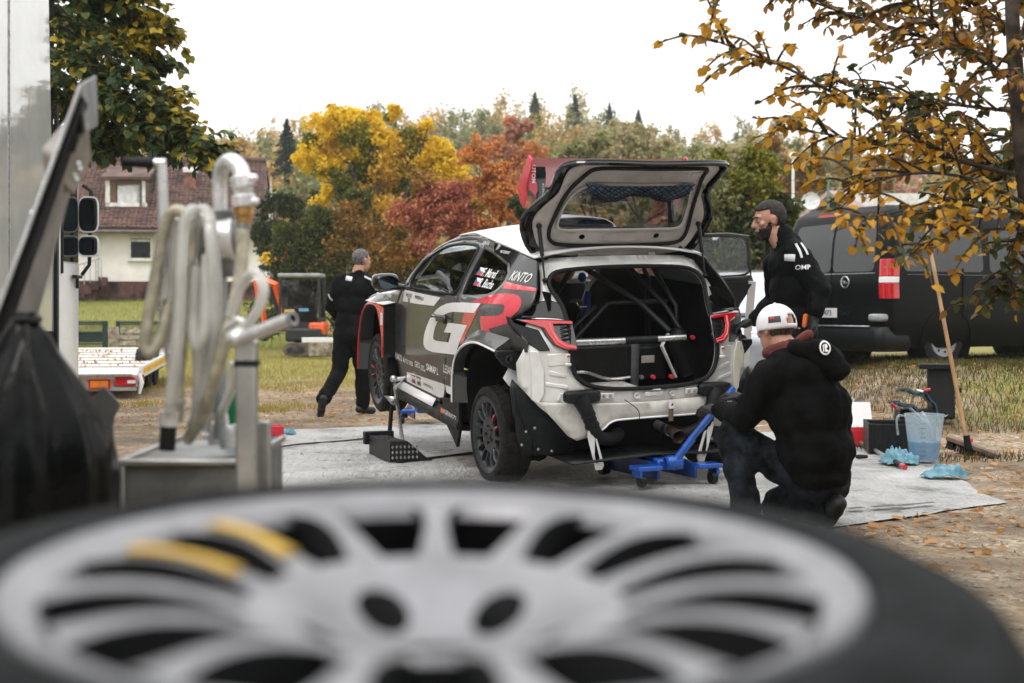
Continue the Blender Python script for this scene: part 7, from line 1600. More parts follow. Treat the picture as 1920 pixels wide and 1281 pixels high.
hose([(352, 560, 3.02), (350, 480, 3.0), (362, 412, 2.98), (378, 395, 2.97), (392, 410, 2.96), (398, 480, 2.95), (400, 560, 2.95), (398, 640, 2.96), (384, 730, 3.0), (362, 800, 3.05)], .0155, M_hose)
hose([(366, 500, 2.96), (362, 580, 2.95), (364, 632, 2.94), (372, 645, 2.94), (382, 620, 2.94), (386, 540, 2.95), (388, 480, 2.97)], .0135, M_hose)
hose([(432, 590, 2.92), (448, 545, 2.90), (470, 515, 2.88), (488, 520, 2.87), (494, 545, 2.86), (484, 580, 2.86), (462, 612, 2.88), (440, 628, 2.90)], .0125, M_hose)
hose([(300, 440, 3.04), (296, 520, 3.05), (306, 600, 3.06), (322, 690, 3.07), (340, 780, 3.08)], .0115, M_hose)
hose([(330, 410, 3.0), (324, 500, 3.02), (318, 600, 3.03), (322, 655, 3.03), (334, 640, 3.02), (344, 560, 3.01), (350, 470, 3.0)], .0125, M_hose)
hose([(404, 470, 3.0), (408, 560, 2.98), (404, 660, 3.0), (392, 760, 3.04), (384, 812, 3.08)], .0125, M_hose)
hose([(440, 680, 2.95), (432, 730, 2.98), (415, 775, 3.05), (408, 815, 3.1)], .012, M_hose)
for a, b, r_, m_, nm in (((318, 770), (316, 800), .019, M_pipe_, 'hose_coupling'), ((316, 800), (313, 845), .017, M_rub, 'hose_boot'), ((330, 752), (332, 762), .021, M_ss, 'hose_clip')):
    mb = MB(); mb.tube([q3(*a, 2.96), q3(*b, 2.96)], r_, 16); mb.build(nm, m_, pc, bevel=.002)
for x, y, r_ in ((405, 808, .022), (430, 815, .026), (416, 792, .016), (445, 812, .018)):
    mb = MB(); mb.lathe([(.001, .02), (r_ * .8, .018), (r_, .0), (r_ * .8, -.03)], 14, Matrix.Translation(q3(x, y, 3.12))); mb.build('valve', M_pipe_, pc)
for pts in ([(428, 612, 2.92), (446, 598, 2.90), (462, 606, 2.9)], [(430, 628, 2.9), (452, 615, 2.88)]):
    mb = MB(); mb.tube([q3(*p) for p in pts], [.010] * len(pts), 10, flat=(1, .6)); mb.build('valve_lever', mat('lever_white', (.75, .75, .75), .4), pc)
gb = thing('green_bottle', 'green plastic bottle standing on the pump tank behind the post', 'bottle', (P(440, 820, 3.42).x, 3.42, .866))
mb = MB(); mb.lathe([(.001, 0), (.017, .0), (.018, .004), (.018, .10), (.014, .118), (.007, .125), (.007, .135), (.001, .136)], 20); mb.build('bottle_body', mat('bottle_green', (.01, .16, .07), .35), gb); mb = MB(); mb.lathe([(.0085, .126), (.0085, .142), (.001, .143)], 14); mb.build('bottle_cap', M_plas, gb)

# ================================================================== open hatch lid with cabinet, rubbish bag
M_lid = mat('lid_grey', (.33, .315, .295), .45, .35, var=.2, scale=8, bump=.1, bscale=30)
ld = thing('open_hatch_lid', 'grey metal hatch lid swung open with a black seal at the left edge', 'hatch lid', P(-60, 760, 2.75))
LO = Vector(P(-60, 760, 2.75))
def ql(px, py, d): return P(px, py, d) - LO
def slab(name, pts, th, m, parent=ld, bev=.003):
    a, b, c = pts[0], pts[1], pts[2]; n = (b - a).cross(c - a).normalized() * th
    mb = MB(); k = len(pts); mb.add([p for p in pts] + [p + n for p in pts], [tuple(range(k)), tuple(reversed(range(k, 2 * k)))] + [(i, (i + 1) % k, k + (i + 1) % k, k + i) for i in range(k)]); o = mb.build(name, m, parent, bevel=bev); fix_normals(o); return o
A, B_, C_, D_ = ql(-70, 760, 2.70), ql(152, 160, 2.80), ql(181, 142, 3.25), ql(20, 640, 3.25)
lid = slab('lid_skin', [A, B_, C_, D_], .004, M_lid)
mb = MB(); mb.tube([A, B_], .0045, 6); mb.build('lid_edge', M_alu, lid)
slab('lid_seal', [ql(-52, 775, 2.71), ql(158, 182, 2.81), ql(166, 196, 2.86), ql(-30, 770, 2.76)], .01, M_rub)
slab('lid_flange', [ql(152, 160, 2.80), ql(181, 142, 3.22), ql(184, 238, 3.22), ql(160, 250, 2.84)], .008, mat('lid_dark_grey', (.10, .10, .105), .5, .3))
slab('lid_frame', [ql(-30, 800, 2.74), ql(140, 250, 2.85), ql(166, 232, 2.95), ql(40, 640, 2.95), ql(18, 800, 2.9)], .03, M_lid)
slab('hinge_box', [ql(112, 300, 2.84), ql(168, 232, 2.86), ql(173, 300, 2.90), ql(140, 368, 2.90), ql(118, 345, 2.86)], .07, mat('hinge_box_beige', (.42, .395, .365), .45, .3, var=.15), bev=.006)
slab('lid_rail', [ql(38, 545, 2.84), ql(96, 395, 2.84), ql(104, 402, 2.86), ql(48, 560, 2.86)], .03, mat('hinge_box_beige', (.42, .395, .365), .45, .3))
slab('lid_rail', [ql(-20, 720, 2.82), ql(60, 470, 2.82), ql(72, 480, 2.86), ql(0, 730, 2.86)], .03, M_lid)
for (x, y) in ((146, 308), (150, 318), (140, 330), (143, 338), (60, 400), (83, 345)):
    mb = MB(); mb.ball(ql(x, y, 2.82), (.006, .006, .006)); mb.build('bolt', M_alu, ld)
mb = MB(); mb.tube([ql(122, 272, 2.83), ql(132, 265, 2.82), ql(128, 285, 2.82)], [.014, .018, .012], 8); mb.build('latch', M_plas, ld)
mb = MB(); mb.box((-.30, .45, -.45), (.5, .8, .95)); mb.build('cabinet', M_dark, ld, bevel=.01)
slab('tow_bracket', [ql(192, 782, 3.2), ql(222, 752, 3.2), ql(228, 760, 3.25), ql(212, 790, 3.22), ql(218, 850, 3.22), ql(200, 860, 3.2)], .05, M_cast)
rbg = thing('rubbish_bag', 'black plastic rubbish bag hanging under the open hatch lid', 'bag', P(60, 1100, 2.6))
RO = Vector(P(60, 1100, 2.6)); rings = []
prof_r = [(586, 70), (596, 62), (606, 72), (630, 92), (660, 112), (700, 140), (750, 172), (800, 200), (850, 214), (900, 217), (950, 214), (1000, 212), (1060, 205), (1100, 190)]
for j, (py, rx) in enumerate(prof_r):
    lx = float(np.interp(py, [586, 606, 700, 850, 1100], [28, 20, -40, -110, -130])); cxp = (rx + lx) / 2; hwp = (rx - lx) / 2; ring = []
    for i in range(72):
        a = 2 * PI * i / 72; t = (py - 586) / 500
        w = 1 + (.22 * (1 - t) ** 2) * math.sin(a * 8 + 2.2 * math.sin(a * 2)) * .5 + .05 * math.sin(a * 4 + py * .006) + .045 * math.sin(a * 9 + 1.5 * math.sin(a * 3) - py * .004) + .02 * math.sin(a * 16 - py * .008)
        r_ = hwp / FPX * 2.6; ring.append(P(cxp, py, 2.6) - RO + Vector((r_ * math.cos(a) * w, r_ * .8 * math.sin(a) * w, .006 * math.sin(a * 6 + j))))
    rings.append(ring)
mb = MB(); mb.loft(rings); o = mb.build('bag_film', mat('bag_black', (.003, .0035, .004), .20, var=.3, scale=10, bump=.25, bscale=5, rvar=.3, dist=.03, spec=.14), rbg, angle=180, sub=1); fix_normals(o)
mb = MB(); mb.tube([P(50, 600, 2.6) - RO + Vector((.022 * math.cos(a), .02 * math.sin(a), .002 * math.sin(3 * a))) for a in np.linspace(0, 2 * PI, 16, endpoint=False)], .007, 6, closed=True); mb.build('bag_knot', M_rub, rbg)

# ================================================================== small things on the tarpaulin's right edge
def rag(name, label, c, sx, sy, h, seed, col=(.22, .40, .48)):
    g = np.random.default_rng(seed); n = 30; o_ = g.uniform(0, 50, 3); mb = MB()
    def f(a, b):
        u, v = a * 2 - 1, b * 2 - 1; r = math.hypot(u, v); p = Vector((u * 1.6, v * 1.6, 0)) + Vector(o_)
        z = h * (abs(mnoise.noise(p)) * 1.2 + .7 * abs(mnoise.noise(p * 2.3)) + .3) * max(0, 1 - (r * .72) ** 2) * .85
        return Vector((u * sx * (1 - .25 * abs(v)) + .12 * sx * mnoise.noise(p * .8), v * sy * (1 - .25 * abs(u)) + .12 * sy * mnoise.noise(p * .8 + Vector((9, 0, 0))), max(.004, z * (1 - .55 * max(abs(u), abs(v)) ** 4))))
    mb.grid(f, n, n); o = mb.build(name, mat('rag_blue', col, .85, var=.4, scale=14, bump=.5, bscale=60, col2=(.07, .20, .27)), None, angle=180, solid=.003); o.location = c; return tag(o, label, 'rag', 'blue cleaning rags')
def on(px, py, z=.022): v = G(px, py); return Vector((v.x, v.y, z + terr(v.x, v.y)))
rag('cleaning_rag', 'crumpled blue rag beside the torque wrench', on(1685, 874), .15, .15, .17, 3); rag('cleaning_rag', 'crumpled blue rag in front of the measuring jug', on(1770, 900), .17, .11, .12, 8)
rag('cleaning_rag', 'pale blue rag left of the red basket', on(492, 830), .13, .11, .12, 21); rag('cleaning_rag', 'small blue rag right of the red basket', on(541, 817), .07, .06, .06, 22)
jug = thing('measuring_jug', 'clear measuring jug half full of blue liquid', 'jug', on(1733, 870))
def thin_mat(name, col, clear, rough):
    m = bpy.data.materials.new(name); m.use_nodes = True; n = m.node_tree.nodes; l = m.node_tree.links; b = n['Principled BSDF']; out = n['Material Output']
    b.inputs['Base Color'].default_value = (*col, 1); b.inputs['Roughness'].default_value = rough
    t_ = n.new('ShaderNodeBsdfTransparent'); t_.inputs[0].default_value = (.92, .96, .98, 1); nz = n.new('ShaderNodeTexNoise'); nz.inputs['Scale'].default_value = 3; nz.inputs['Detail'].default_value = 2
    mr = n.new('ShaderNodeMapRange'); mr.inputs[1].default_value = .3; mr.inputs[2].default_value = .7; mr.inputs[3].default_value = clear - .05; mr.inputs[4].default_value = clear + .06; l.new(nz.outputs[0], mr.inputs[0])
    ms = n.new('ShaderNodeMixShader'); l.new(mr.outputs[0], ms.inputs[0]); l.new(b.outputs[0], ms.inputs[1]); l.new(t_.outputs[0], ms.inputs[2]); l.new(ms.outputs[0], out.inputs[0]); return m
M_jug = thin_mat('jug_plastic', (.62, .70, .74), .74, .3)
mb = MB(); mb.lathe([(.001, .004), (.10, .004), (.106, .012), (.145, .345), (.150, .355), (.147, .356), (.142, .345), (.103, .014), (.001, .010)], 36); mb.build('jug_body', M_jug, jug, angle=60)
mb = MB(); mb.lathe([(.001, .012), (.100, .014), (.116, .15), (.001, .152)], 32); mb.build('liquid', mat('liquid_blue', (.01, .30, .60), .08, var=.05, coat=.5), jug, angle=60)
mb = MB(); mb.tube(spline([(-.145, -.02, .34), (-.20, -.03, .345), (-.215, -.03, .30), (-.205, -.03, .20)], 6), .014, 8, flat=(1, .6)); mb.build('jug_handle', M_jug, jug)
mb = MB(); mb.add([(.142, -.03, .33), (.142, .03, .33), (.185, 0, .35)], [(0, 1, 2)]); mb.build('spout', M_jug, jug, solid=.004)
for i in range(8): mb = MB(); a = -1.9; r_ = .108 + .0115 * i; mb.box((r_ * math.cos(a), r_ * math.sin(a) - .003, .05 + .035 * i), (.03 if i % 2 else .045, .002, .003), Matrix.Rotation(a + PI / 2, 3, 'Z')); mb.build('scale_mark', M_txtd, jug)
cr = thing('black_crate', 'black plastic crate between the red box and the jug', 'crate', on(1668, 850), (0, 0, math.radians(-8)))
def open_box(root, w, d, h, th, m, name, tap=.9):
    for s, (cx_, cy_, sx, sy) in zip('abcd', ((0, -d / 2, w, th), (0, d / 2, w, th), (-w / 2, 0, th, d), (w / 2, 0, th, d))): MB().box((cx_, cy_, h / 2), (sx, sy, h)).build('side_panel', m, root, bevel=.004)
    MB().box((0, 0, th / 2 + .002), (w, d, th)).build('bottom', m, root)
    mb = MB(); mb.tube([(-w / 2, -d / 2, h), (w / 2, -d / 2, h), (w / 2, d / 2, h), (-w / 2, d / 2, h)], .010, 6, closed=True); mb.build('rim', m, root)
open_box(cr, .36, .42, .23, .012, M_plas, 'crate')
for k in range(6): MB().box((-.15 + .06 * k, -.218, .11), (.012, .006, .20)).build('rib', M_plas, cr)
rx = thing('red_box', 'small red box tucked behind the crouching man', 'box', on(1606, 838)); open_box(rx, .16, .2, .13, .008, mat('red_plastic', (.55, .02, .03), .4), 'box')
pp = thing('white_board_piece', 'white angled panel piece leaning behind the black crate', 'panel', on(1607, 815)); MB().box((0, 0, .13), (.26, .02, .24), Matrix.Rotation(-.4, 3, 'X')).build('panel_sheet', M_wrapw, pp); MB().box((.02, .06, .21), (.10, .02, .10), Matrix.Rotation(.5, 3, 'Y')).build('panel_corner', M_alu, pp)
tb = thing('tool_case', 'black open tool case leaning by the broom handle', 'tool case', on(1765, 815), (0, 0, math.radians(-12)))
MB().box((0, .06, .28), (.24, .14, .50), Matrix.Rotation(-.10, 3, 'X')).build('case_shell', M_plas, tb, bevel=.012)
for k in range(9): MB().box((.122, .06, .08 + .05 * k), (.008, .12, .02)).build('case_rib', M_plas, tb)
MB().box((-.05, -.02, .52), (.30, .10, .05)).build('case_tray', M_plas, tb, bevel=.01); MB().box((.14, .02, .30), (.08, .05, .04)).build('case_latch', M_plas, tb)
tt = thing('tool_roll', 'spread black tool roll with blue edging and small tools', 'tool roll', on(1722, 842), (0, 0, 0))
for (pts, w) in (([(-.22, 0, .36), (-.10, .02, .34), (.02, .03, .26), (.10, .04, .10)], .20), ([(-.12, .08, .46), (.02, .10, .44), (.12, .10, .38), (.18, .12, .18)], .22)):
    P_ = spline(pts, 6); mb = MB(); mb.add([p + Vector((0, s * w / 2, .02 * math.sin(i))) for i, p in enumerate(P_) for s in (-1, 1)], [(2 * i, 2 * i + 1, 2 * i + 3, 2 * i + 2) for i in range(len(P_) - 1)]); o = mb.build('roll_panel', mat('roll_black', (.008, .010, .012), .6, bump=.3), tt, solid=.014)
    mb = MB(); mb.tube([p + Vector((0, -w / 2, .02 * math.sin(i))) for i, p in enumerate(P_)], .007, 6); mb.build('roll_edging', mat('edging_blue', (.02, .10, .18), .6), o)
for (a, b, m_) in (((-.25, -.10, .37), (-.21, -.10, .33), M_redp), ((-.02, -.02, .47), (.03, -.03, .46), M_alu), ((.04, -.03, .47), (.09, -.03, .48), M_redp), ((-.10, -.11, .33), (.02, -.12, .22), M_steel), ((.0, -.10, .30), (.06, -.09, .2), M_steel), ((.05, -.10, .20), (.08, -.10, .15), M_blue)):
    mb = MB(); mb.tube([a, b], .013, 8); mb.build('tool', m_, tt)
mb = MB(); mb.box((.0, .1, .17), (.30, .2, .28)); mb.build('roll_bin', M_plas, tt, bevel=.01)
tw = thing('torque_wrench', 'long torque wrench lying on the tarpaulin beside the rag', 'wrench', on(1655, 862, .045))
a, b = G(1610, 838) - G(1655, 862), G(1697, 888) - G(1655, 862)
mb = MB(); mb.tube([a, a * .3, b * .3], [.018, .016, .014], 10); mb.build('shaft', M_steel, tw); mb = MB(); mb.tube([b * .3, b * .85], .019, 10); mb.build('grip', M_rub, tw); mb = MB(); mb.tube([b * .86, b], .019, 10); mb.build('end_cap', M_redp, tw); mb = MB(); mb.lathe([(.001, .02), (.03, .018), (.034, 0), (.03, -.02)], 14, Matrix.Translation(a)); mb.build('ratchet_head', M_alu, tw)
sw = thing('screwdriver', 'dark screwdriver lying behind the torque wrench', 'screwdriver', on(1622, 866, .04)); mb = MB(); mb.tube([(-.07, 0, 0), (-.05, 0, 0), (.02, .01, 0)], [.012, .018, .013], 8); mb.build('grip', M_rub, sw); mb = MB(); mb.tube([(.02, .01, 0), (.16, .03, 0)], .005, 6); mb.build('blade', M_steel, sw)
br = thing('broom', 'wooden handled broom with dark bristles leaning by the tool case', 'broom', on(1822, 856, 0))
BO = Vector(br.location); top_ = P(1734, 412, 11.9) - BO
ferr = P(1812, 826, BO.y - .02) - BO
mb = MB(); mb.tube([ferr, ferr.lerp(top_, .5), top_], [.017, .0165, .0155], 12); mb.build('handle', mat('broom_wood', (.42, .24, .11), .55, var=.25, scale=5, col2=(.28, .15, .07)), br)
ax = (P(1872, 856, BO.y - .12) - P(1778, 822, BO.y + .15)).normalized(); mid_ = P(1825, 838, BO.y) - BO
Rb = Matrix((ax, ax.cross(Vector((0, 0, 1))).normalized() * -1, ax.cross(ax.cross(Vector((0, 0, 1)))).normalized() * -1)).transposed()
MB().box(mid_, (.44, .08, .035), Rb).build('head_block', mat('broom_block', (.17, .11, .08), .7, var=.2), br, bevel=.006)
mb = MB(); g = random.Random(2)
for i in range(260):
    u, v = g.uniform(-.21, .21), g.uniform(-.034, .034); c = mid_ + Rb @ Vector((u, v, -.015)); mb.tube([c, c + Rb @ Vector((g.uniform(-.012, .012), g.uniform(-.02, .02), -.065))], .004, 3)
o = mb.build('bristles', mat('bristle_dark', (.02, .017, .015), .9), br); o['kind'] = 'stuff'
mb = MB(); mb.tube([ferr + Vector((.02, 0, -.07)), ferr + Vector((.0, 0, .04))], [.032, .026], 12); o = mb.build('socket', M_plas, br); MB().box(ferr + Vector((.035, -.01, .0)), (.02, .02, .03)).build('socket_clip', M_redp, o)
bk = thing('red_basket', 'small red plastic basket on the far edge of the tarpaulin', 'basket', on(510, 829), (0, 0, .2)); open_box(bk, .19, .15, .12, .008, mat('basket_red', (.62, .03, .05), .4), 'basket'); mb = MB(); mb.tube([(-.095, -.07, .12), (-.07, -.075, .16), (-.03, -.075, .13)], .008, 6); mb.build('basket_handle', MATS['basket_red'], bk)

# ================================================================== trees that frame the yard
def leaf6(mb_v, mb_f, p, d, nrm, L, W):
    """a broad pointed leaf: two curved halves either side of a midrib"""
    d = d.normalized(); s = d.cross(nrm); s = s.normalized() if s.length > 1e-4 else Vector((1, 0, 0)); n = s.cross(d)
    k = len(mb_v)
    pts = [p, p + d * L * .35 + n * L * .05, p + d * L * .7 + n * L * .03, p + d * L - n * L * .06,
           p + d * L * .25 + s * W * .46 + n * L * .11, p + d * L * .62 + s * W * .44 + n * L * .09, p + d * L * .25 - s * W * .46 + n * L * .11, p + d * L * .62 - s * W * .44 + n * L * .09]
    mb_v += [tuple(q) for q in pts]; mb_f += [(k, k + 1, k + 4), (k + 1, k + 2, k + 5, k + 4), (k + 2, k + 3, k + 5), (k, k + 6, k + 1), (k + 1, k + 6, k + 7, k + 2), (k + 2, k + 7, k + 3)]
def framed_tree(name, label, base, trunk, limbs, leafL, mats, seed, twl=.55, per=6, tw_n=15, r0=.10):
    g = random.Random(seed); root = thing(name, label, 'tree', base); B0 = Vector(base); wood = MB(); V = []; F = []; MI = []
    tp = spline([Vector(p) - B0 for p in trunk], 6); wood.tube(tp, [r0 * (1 - .55 * i / (len(tp) - 1)) for i in range(len(tp))], 12)
    for li, (pts, r, dens, tone) in enumerate(limbs):
        P_ = spline([Vector(p) - B0 for p in pts], 8); n = len(P_); wood.tube(P_, [r * .55 * (1 - .80 * i / (n - 1)) for i in range(n)], 7)
        Ltot = sum((P_[i + 1] - P_[i]).length for i in range(n - 1))
        for k in range(int(tw_n * dens)):
            i = int(n * (.06 + .92 * (k + g.random()) / (tw_n * dens))); i = min(n - 2, i); p = P_[i]; t = (P_[i + 1] - P_[i]).normalized()
            side = Vector((g.uniform(-1, 1), g.uniform(-1, 1), g.uniform(-.7, .6))); side = (side - t * side.dot(t) * .6 + t * .55).normalized()
            tl = twl * g.uniform(.45, 1.1) * (1 - .35 * i / n)
            q = [p, p + side * tl * .5 + Vector((0, 0, .02)), p + side * tl + Vector((0, 0, -.06 * tl))]; q = spline(q, 4); wood.tube(q, [.006 * (1 - .7 * j / (len(q) - 1)) + .001 for j in range(len(q))], 4)
            for j in range(per):
                f = (j + g.random()) / per; m = min(len(q) - 2, int(f * (len(q) - 1))); pp_ = q[m].lerp(q[m + 1], g.random())
                td = (q[m + 1] - q[m]).normalized(); d = (td * .5 + Vector((g.uniform(-1, 1), g.uniform(-1, 1), g.uniform(-1.1, .35)))).normalized(); nn = Vector((g.uniform(-.7, .7), g.uniform(-.9, .5), 1)).normalized()
                nf = len(F); leaf6(V, F, pp_, d, nn, leafL * g.uniform(.7, 1.2), leafL * g.uniform(.62, .90)); im = tone if g.random() < .58 else g.randrange(len(mats)); MI += [im] * (len(F) - nf)
    wood.build('trunk', BARK, root, angle=180)
    mb = MB(); mb.v = V; mb.f = F; mb.m = MI; mb.build('crown', mats, root, angle=180)
    return root
L_o1 = leaf_mat('beech_orange', [(.34, .16, .014), (.54, .28, .02), (.64, .40, .05)], scale=2)
L_o2 = leaf_mat('beech_brown', [(.09, .05, .014), (.24, .12, .025), (.40, .20, .04)], scale=2)
L_o3 = leaf_mat('beech_green', [(.028, .04, .012), (.075, .085, .02), (.20, .17, .03)], scale=2)
D = 6.0
def pd(px, py, dd=0): return tuple(P(px, py, D + dd))
limbs = [([pd(1912, 330), pd(1800, 300, -.1), pd(1700, 245, -.2), pd(1600, 195, -.3), pd(1480, 130, -.4), pd(1390, 95, -.5), pd(1312, 66, -.6)], .022, 1.5, 0),
         ([pd(1905, 120), pd(1800, 90), pd(1700, 60, .1), pd(1600, 30, .1), pd(1500, -5, .2), pd(1440, -30, .2)], .020, 1.5, 1),
         ([pd(1908, 210), pd(1820, 200, .2), pd(1740, 190, .3), pd(1650, 180, .4), pd(1560, 150, .5)], .016, 1.2, 2),
         ([pd(1912, 330, .1), pd(1840, 305, .2), pd(1740, 290, .2), pd(1640, 270, .1), pd(1540, 250, 0), pd(1455, 236, -.1)], .020, 1.5, 0),
         ([pd(1916, 380, -.1), pd(1850, 345, -.2), pd(1760, 325, -.3), pd(1680, 330, -.4), pd(1610, 350, -.5), pd(1590, 300, -.5)], .018, .8, 0),
         ([pd(1920, 400, -.2), pd(1840, 390, -.3), pd(1760, 375, -.5), pd(1690, 395, -.6), pd(1620, 412, -.7), pd(1562, 435, -.8)], .014, .6, 0),
         ([pd(1920, 430, -.1), pd(1860, 430, -.2), pd(1800, 440, -.3), pd(1750, 458, -.4), pd(1705, 482, -.5)], .012, .5, 0),
         ([pd(1912, 260, .3), pd(1830, 250, .5), pd(1760, 240, .6), pd(1700, 220, .7)], .014, 1.1, 2),
         ([pd(1905, 150, -.2), pd(1850, 120, -.4), pd(1780, 60, -.5), pd(1700, 0, -.6)], .014, 1.2, 1),
         ([pd(1912, 290, 0), pd(1870, 340, .1), pd(1810, 385, .2), pd(1740, 400, .3)], .012, .7, 2),
         ([pd(1905, 60, .3), pd(1830, 20, .4), pd(1750, -30, .5)], .014, 1.1, 1), ([pd(1908, 80, -.1), pd(1960, 40, -.2), pd(2040, 0, -.2)], .014, 1, 1),
         ([pd(1915, 300, 0), pd(1980, 260, .1), pd(2060, 230, .1)], .014, 1, 2), ([pd(1915, 420, 0), pd(1960, 440, -.1), pd(2020, 450, -.1)], .012, 1, 2),
         ([pd(1910, 430, .2), pd(1890, 500, .3), pd(1870, 560, .3)], .008, .8, 2), ([pd(1905, 20, 0), pd(1860, -60, .2), pd(1780, -120, .3)], .014, 1, 1)]
gb_ = (P(2010, 1000, D).x, D, 0)
framed_tree('beech_tree', 'orange leafed tree reaching over the van from the right edge', gb_, [(P(2010, 1000, D).x, D, -.1), P(1985, 700, D), P(1930, 400, D), P(1906, 150, D), P(1896, -20, D), P(1890, -220, D)], limbs, .048, [L_o1, L_o2, L_o3], 5, twl=.36, per=10, tw_n=27, r0=.05)
D = 15.6
L_g1 = leaf_mat('cherry_green', [(.012, .03, .010), (.04, .07, .014), (.12, .13, .02)], scale=1.2)
L_g2 = leaf_mat('cherry_yellow', [(.12, .13, .014), (.30, .23, .02), (.50, .34, .03)], scale=1.2)
def pd(px, py, dd=0): return tuple(P(px, py, D + dd))
limbs = [([pd(90, 40), pd(150, 70, -.2), pd(220, 120, -.4), pd(280, 190, -.5), pd(330, 245, -.6), pd(375, 268, -.6), pd(400, 285, -.6)], .05, 1.6, 0),
         ([pd(90, -20), pd(160, -10), pd(230, 15, .2), pd(290, 50, .3)], .05, 1.4, 0), ([pd(90, 60, .5), pd(150, 50, .6), pd(210, 60, .7), pd(270, 95, .7), pd(300, 130, .7)], .05, 1.5, 0),
         ([pd(85, 120), pd(140, 160, .1), pd(190, 200, .2), pd(220, 245, .2), pd(228, 262, .2)], .04, 1.3, 0), ([pd(85, 150, .5), pd(130, 200, .5), pd(160, 240, .4), pd(175, 265, .4)], .04, 1.2, 0),
         ([pd(90, 90, -.4), pd(160, 130, -.5), pd(220, 185, -.6), pd(270, 230, -.6), pd(300, 262, -.6)], .04, 1.3, 0), ([pd(80, -60), pd(150, -70), pd(220, -50), pd(270, -20)], .04, 1.2, 0), ([pd(90, 0, .8), pd(130, 40, .9), pd(170, 100, 1), pd(200, 150, 1)], .04, 1.3, 0),
         ([pd(60, -20, .3), pd(0, -40, .3), pd(-60, 0, .3)], .04, 1.2, 0), ([pd(200, 60, .2), pd(260, 70, .1), pd(310, 60, 0)], .02, 1.0, 1), ([pd(280, 170, -.3), pd(320, 200, -.3), pd(350, 250, -.3)], .02, .8, 1)]
gb_ = (P(70, 573, D).x, D, 0)
framed_tree('cherry_tree', 'green and yellow leafed tree hanging over the house beside the truck', gb_, [(gb_[0], D, -.1), P(75, 400, D), P(80, 150, D), P(85, -60, D), P(80, -250, D)], limbs, .120, [L_g1, L_g2], 9, twl=.50, per=14, tw_n=42, r0=.16)

# ================================================================== grass and fallen leaves
def blades(name, label, xy, hgt, m, seed, kind_cat):
    g = np.random.default_rng(seed); N = len(xy); base = np.stack([xy[:, 0], xy[:, 1], [terr(a, b) for a, b in xy]], 1)
    a = g.uniform(0, 2 * PI, N); s = np.stack([np.cos(a), np.sin(a), np.zeros(N)], 1); h = hgt * g.uniform(.5, 1.3, N)
    lean = g.normal(0, .35, (N, 3)); lean[:, 2] = 1; w = (.006 + .05 * h * .2)[:, None]
    tip = base + lean * h[:, None]; m1 = base + lean * h[:, None] * .5
    V = np.stack([base - s * w * .5, base + s * w * .5, m1 + s * w * .7, tip], 1).reshape(-1, 3)
    return tag(quads_object(name, V, m), label, 'grass', kind='stuff')
M_gr = leaf_mat('grass_blade', [(.10, .10, .015), (.30, .25, .04), (.50, .40, .12)], transl=.3, scale=.6)
M_gr2 = leaf_mat('grass_blade_fresh', [(.07, .11, .012), (.16, .22, .02), (.26, .30, .05)], transl=.3, scale=.4)
M_gr3 = leaf_mat('grass_blade_shaded', [(.020, .026, .007), (.065, .066, .014), (.19, .15, .045)], transl=.3, scale=.8)  # shadow over the bank put into the blade colours
N = 26000; y = 15.5 + 24 * rng.random(N) ** 1.4; x = (rng.uniform(120, 760, N) - CX) / FPX * y
keep = np.array([mnoise.noise(Vector((a * .5, b * .4, 0))) + (b - 20.5) * .09 + .5 * mnoise.noise(Vector((a * 1.7, b * 1.2, 5))) > .0 for a, b in zip(x, y)])
blades('grass', 'thin yellowing grass around the trailer and excavator', np.stack([x, y], 1)[keep], .075, M_gr, 1, 'grass')
N = 26000; y = rng.uniform(37, 60, N); x = (rng.uniform(100, 560, N) - CX) / FPX * y; blades('lawn_grass', 'fresh green lawn sloping up to the house', np.stack([x, y], 1), .11, M_gr2, 2, 'grass')
N = 34000; y = rng.uniform(10.8, 19, N); x = rng.uniform(2.6, 8.5, N); keep = np.array([mnoise.noise(Vector((a * .8, b * .7, 4))) + (b - 12.2) * .25 > 0 for a, b in zip(x, y)])
blades('bank_grass', 'grass coloured dark for shade on the bank under the van', np.stack([x, y], 1)[keep], .065, M_gr3, 3, 'grass')
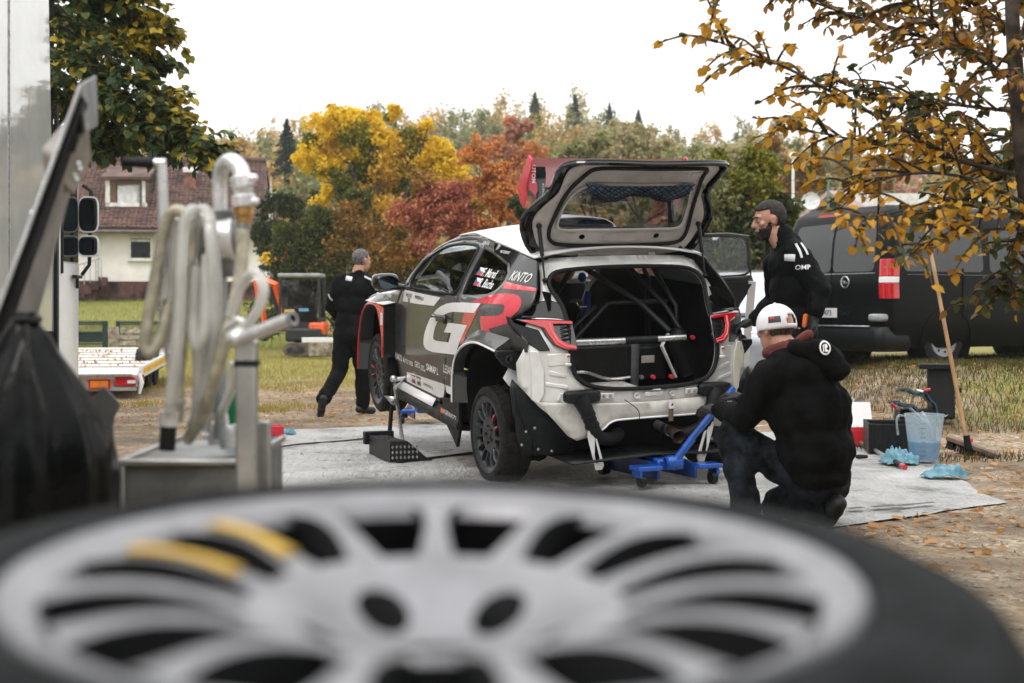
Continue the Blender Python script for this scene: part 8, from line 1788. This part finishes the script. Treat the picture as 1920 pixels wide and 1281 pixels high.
def litter(name, label, pxr, yr, n, size, cols, seed):
    g = np.random.default_rng(seed); y = g.uniform(*yr, n); x = (g.uniform(*pxr, n) - CX) / FPX * y
    if n > 100: ok = ~((y > 4.55 + (x + 2.1) * .79) & (y < 13.4 + (x + 2.35) * .64) & (x > -2.3) & (x < 2.9 + (y - 8.5) * .09)); x, y = x[ok], y[ok]
    q = np.stack([x, y, [terr(a, b) + .012 for a, b in zip(x, y)]], 1); V = leaf_arrays(q, size, 0, .6, seed=seed)
    V = V.reshape(-1, 4, 3); c = V.mean(1, keepdims=True); V[:, :, 2:] = c[:, :, 2:] + (V[:, :, 2:] - c[:, :, 2:]) * .35 + .004
    return tag(quads_object(name, V.reshape(-1, 3), leaf_mat('litter_' + name, cols)), label, 'leaves', kind='stuff')
litter('fallen_leaves', 'brown and yellow fallen leaves on the gravel at the left', (150, 780), (13.4, 24), 2600, .06, [(.22, .10, .03), (.48, .24, .08), (.62, .42, .18)], 41)
litter('fallen_leaves', 'pale curled fallen leaves on the ground at the right', (1580, 2000), (6.2, 18), 800, .085, [(.12, .065, .035), (.32, .20, .11), (.52, .40, .28)], 42)
litter('fallen_leaves', 'few dry leaves scattered over the tarpaulin', (500, 1800), (7.6, 12.5), 26, .05, [(.20, .10, .04), (.40, .25, .10)], 43)
g = np.random.default_rng(8); n = 5200; y = g.uniform(5.0, 16, n); px = g.uniform(350, 2000, n); x = (px - CX) / FPX * y
mb = MB(); V = []; F = []
for a, b in zip(x, y):
    in_t = (b > 4.55 + (a + 2.1) * .79 and b < 13.4 + (a + 2.35) * .64 and -2.3 < a < 3.3)
    if in_t: continue
    s = float(g.uniform(.004, .014)) * (1.6 if g.random() < .06 else 1); k = len(V); z0 = terr(a, b); r3 = g.uniform(.6, 1.3, 6) * s
    V += [(a + r3[0], b, z0 + s * .3), (a, b + r3[1], z0 + s * .3), (a - r3[2], b, z0 + s * .3), (a, b - r3[3], z0 + s * .3), (a, b, z0 + s * .3 + r3[4] * .8), (a, b, z0 - s)]
    F += [(k, k + 1, k + 4), (k + 1, k + 2, k + 4), (k + 2, k + 3, k + 4), (k + 3, k, k + 4)]
mb.v = V; mb.f = F; mb.m = [0] * len(F); o = mb.build('gravel', leaf_mat('gravel_stone', [(.10, .08, .06), (.28, .22, .16), (.48, .42, .34)], transl=0.0), smooth=False); tag(o, 'loose gravel stones around the tarpaulin', 'gravel', kind='stuff')
for _o in list(bpy.data.objects):
    if _o.type == 'MESH' and len(_o.data.polygons) == 0: bpy.data.objects.remove(_o)
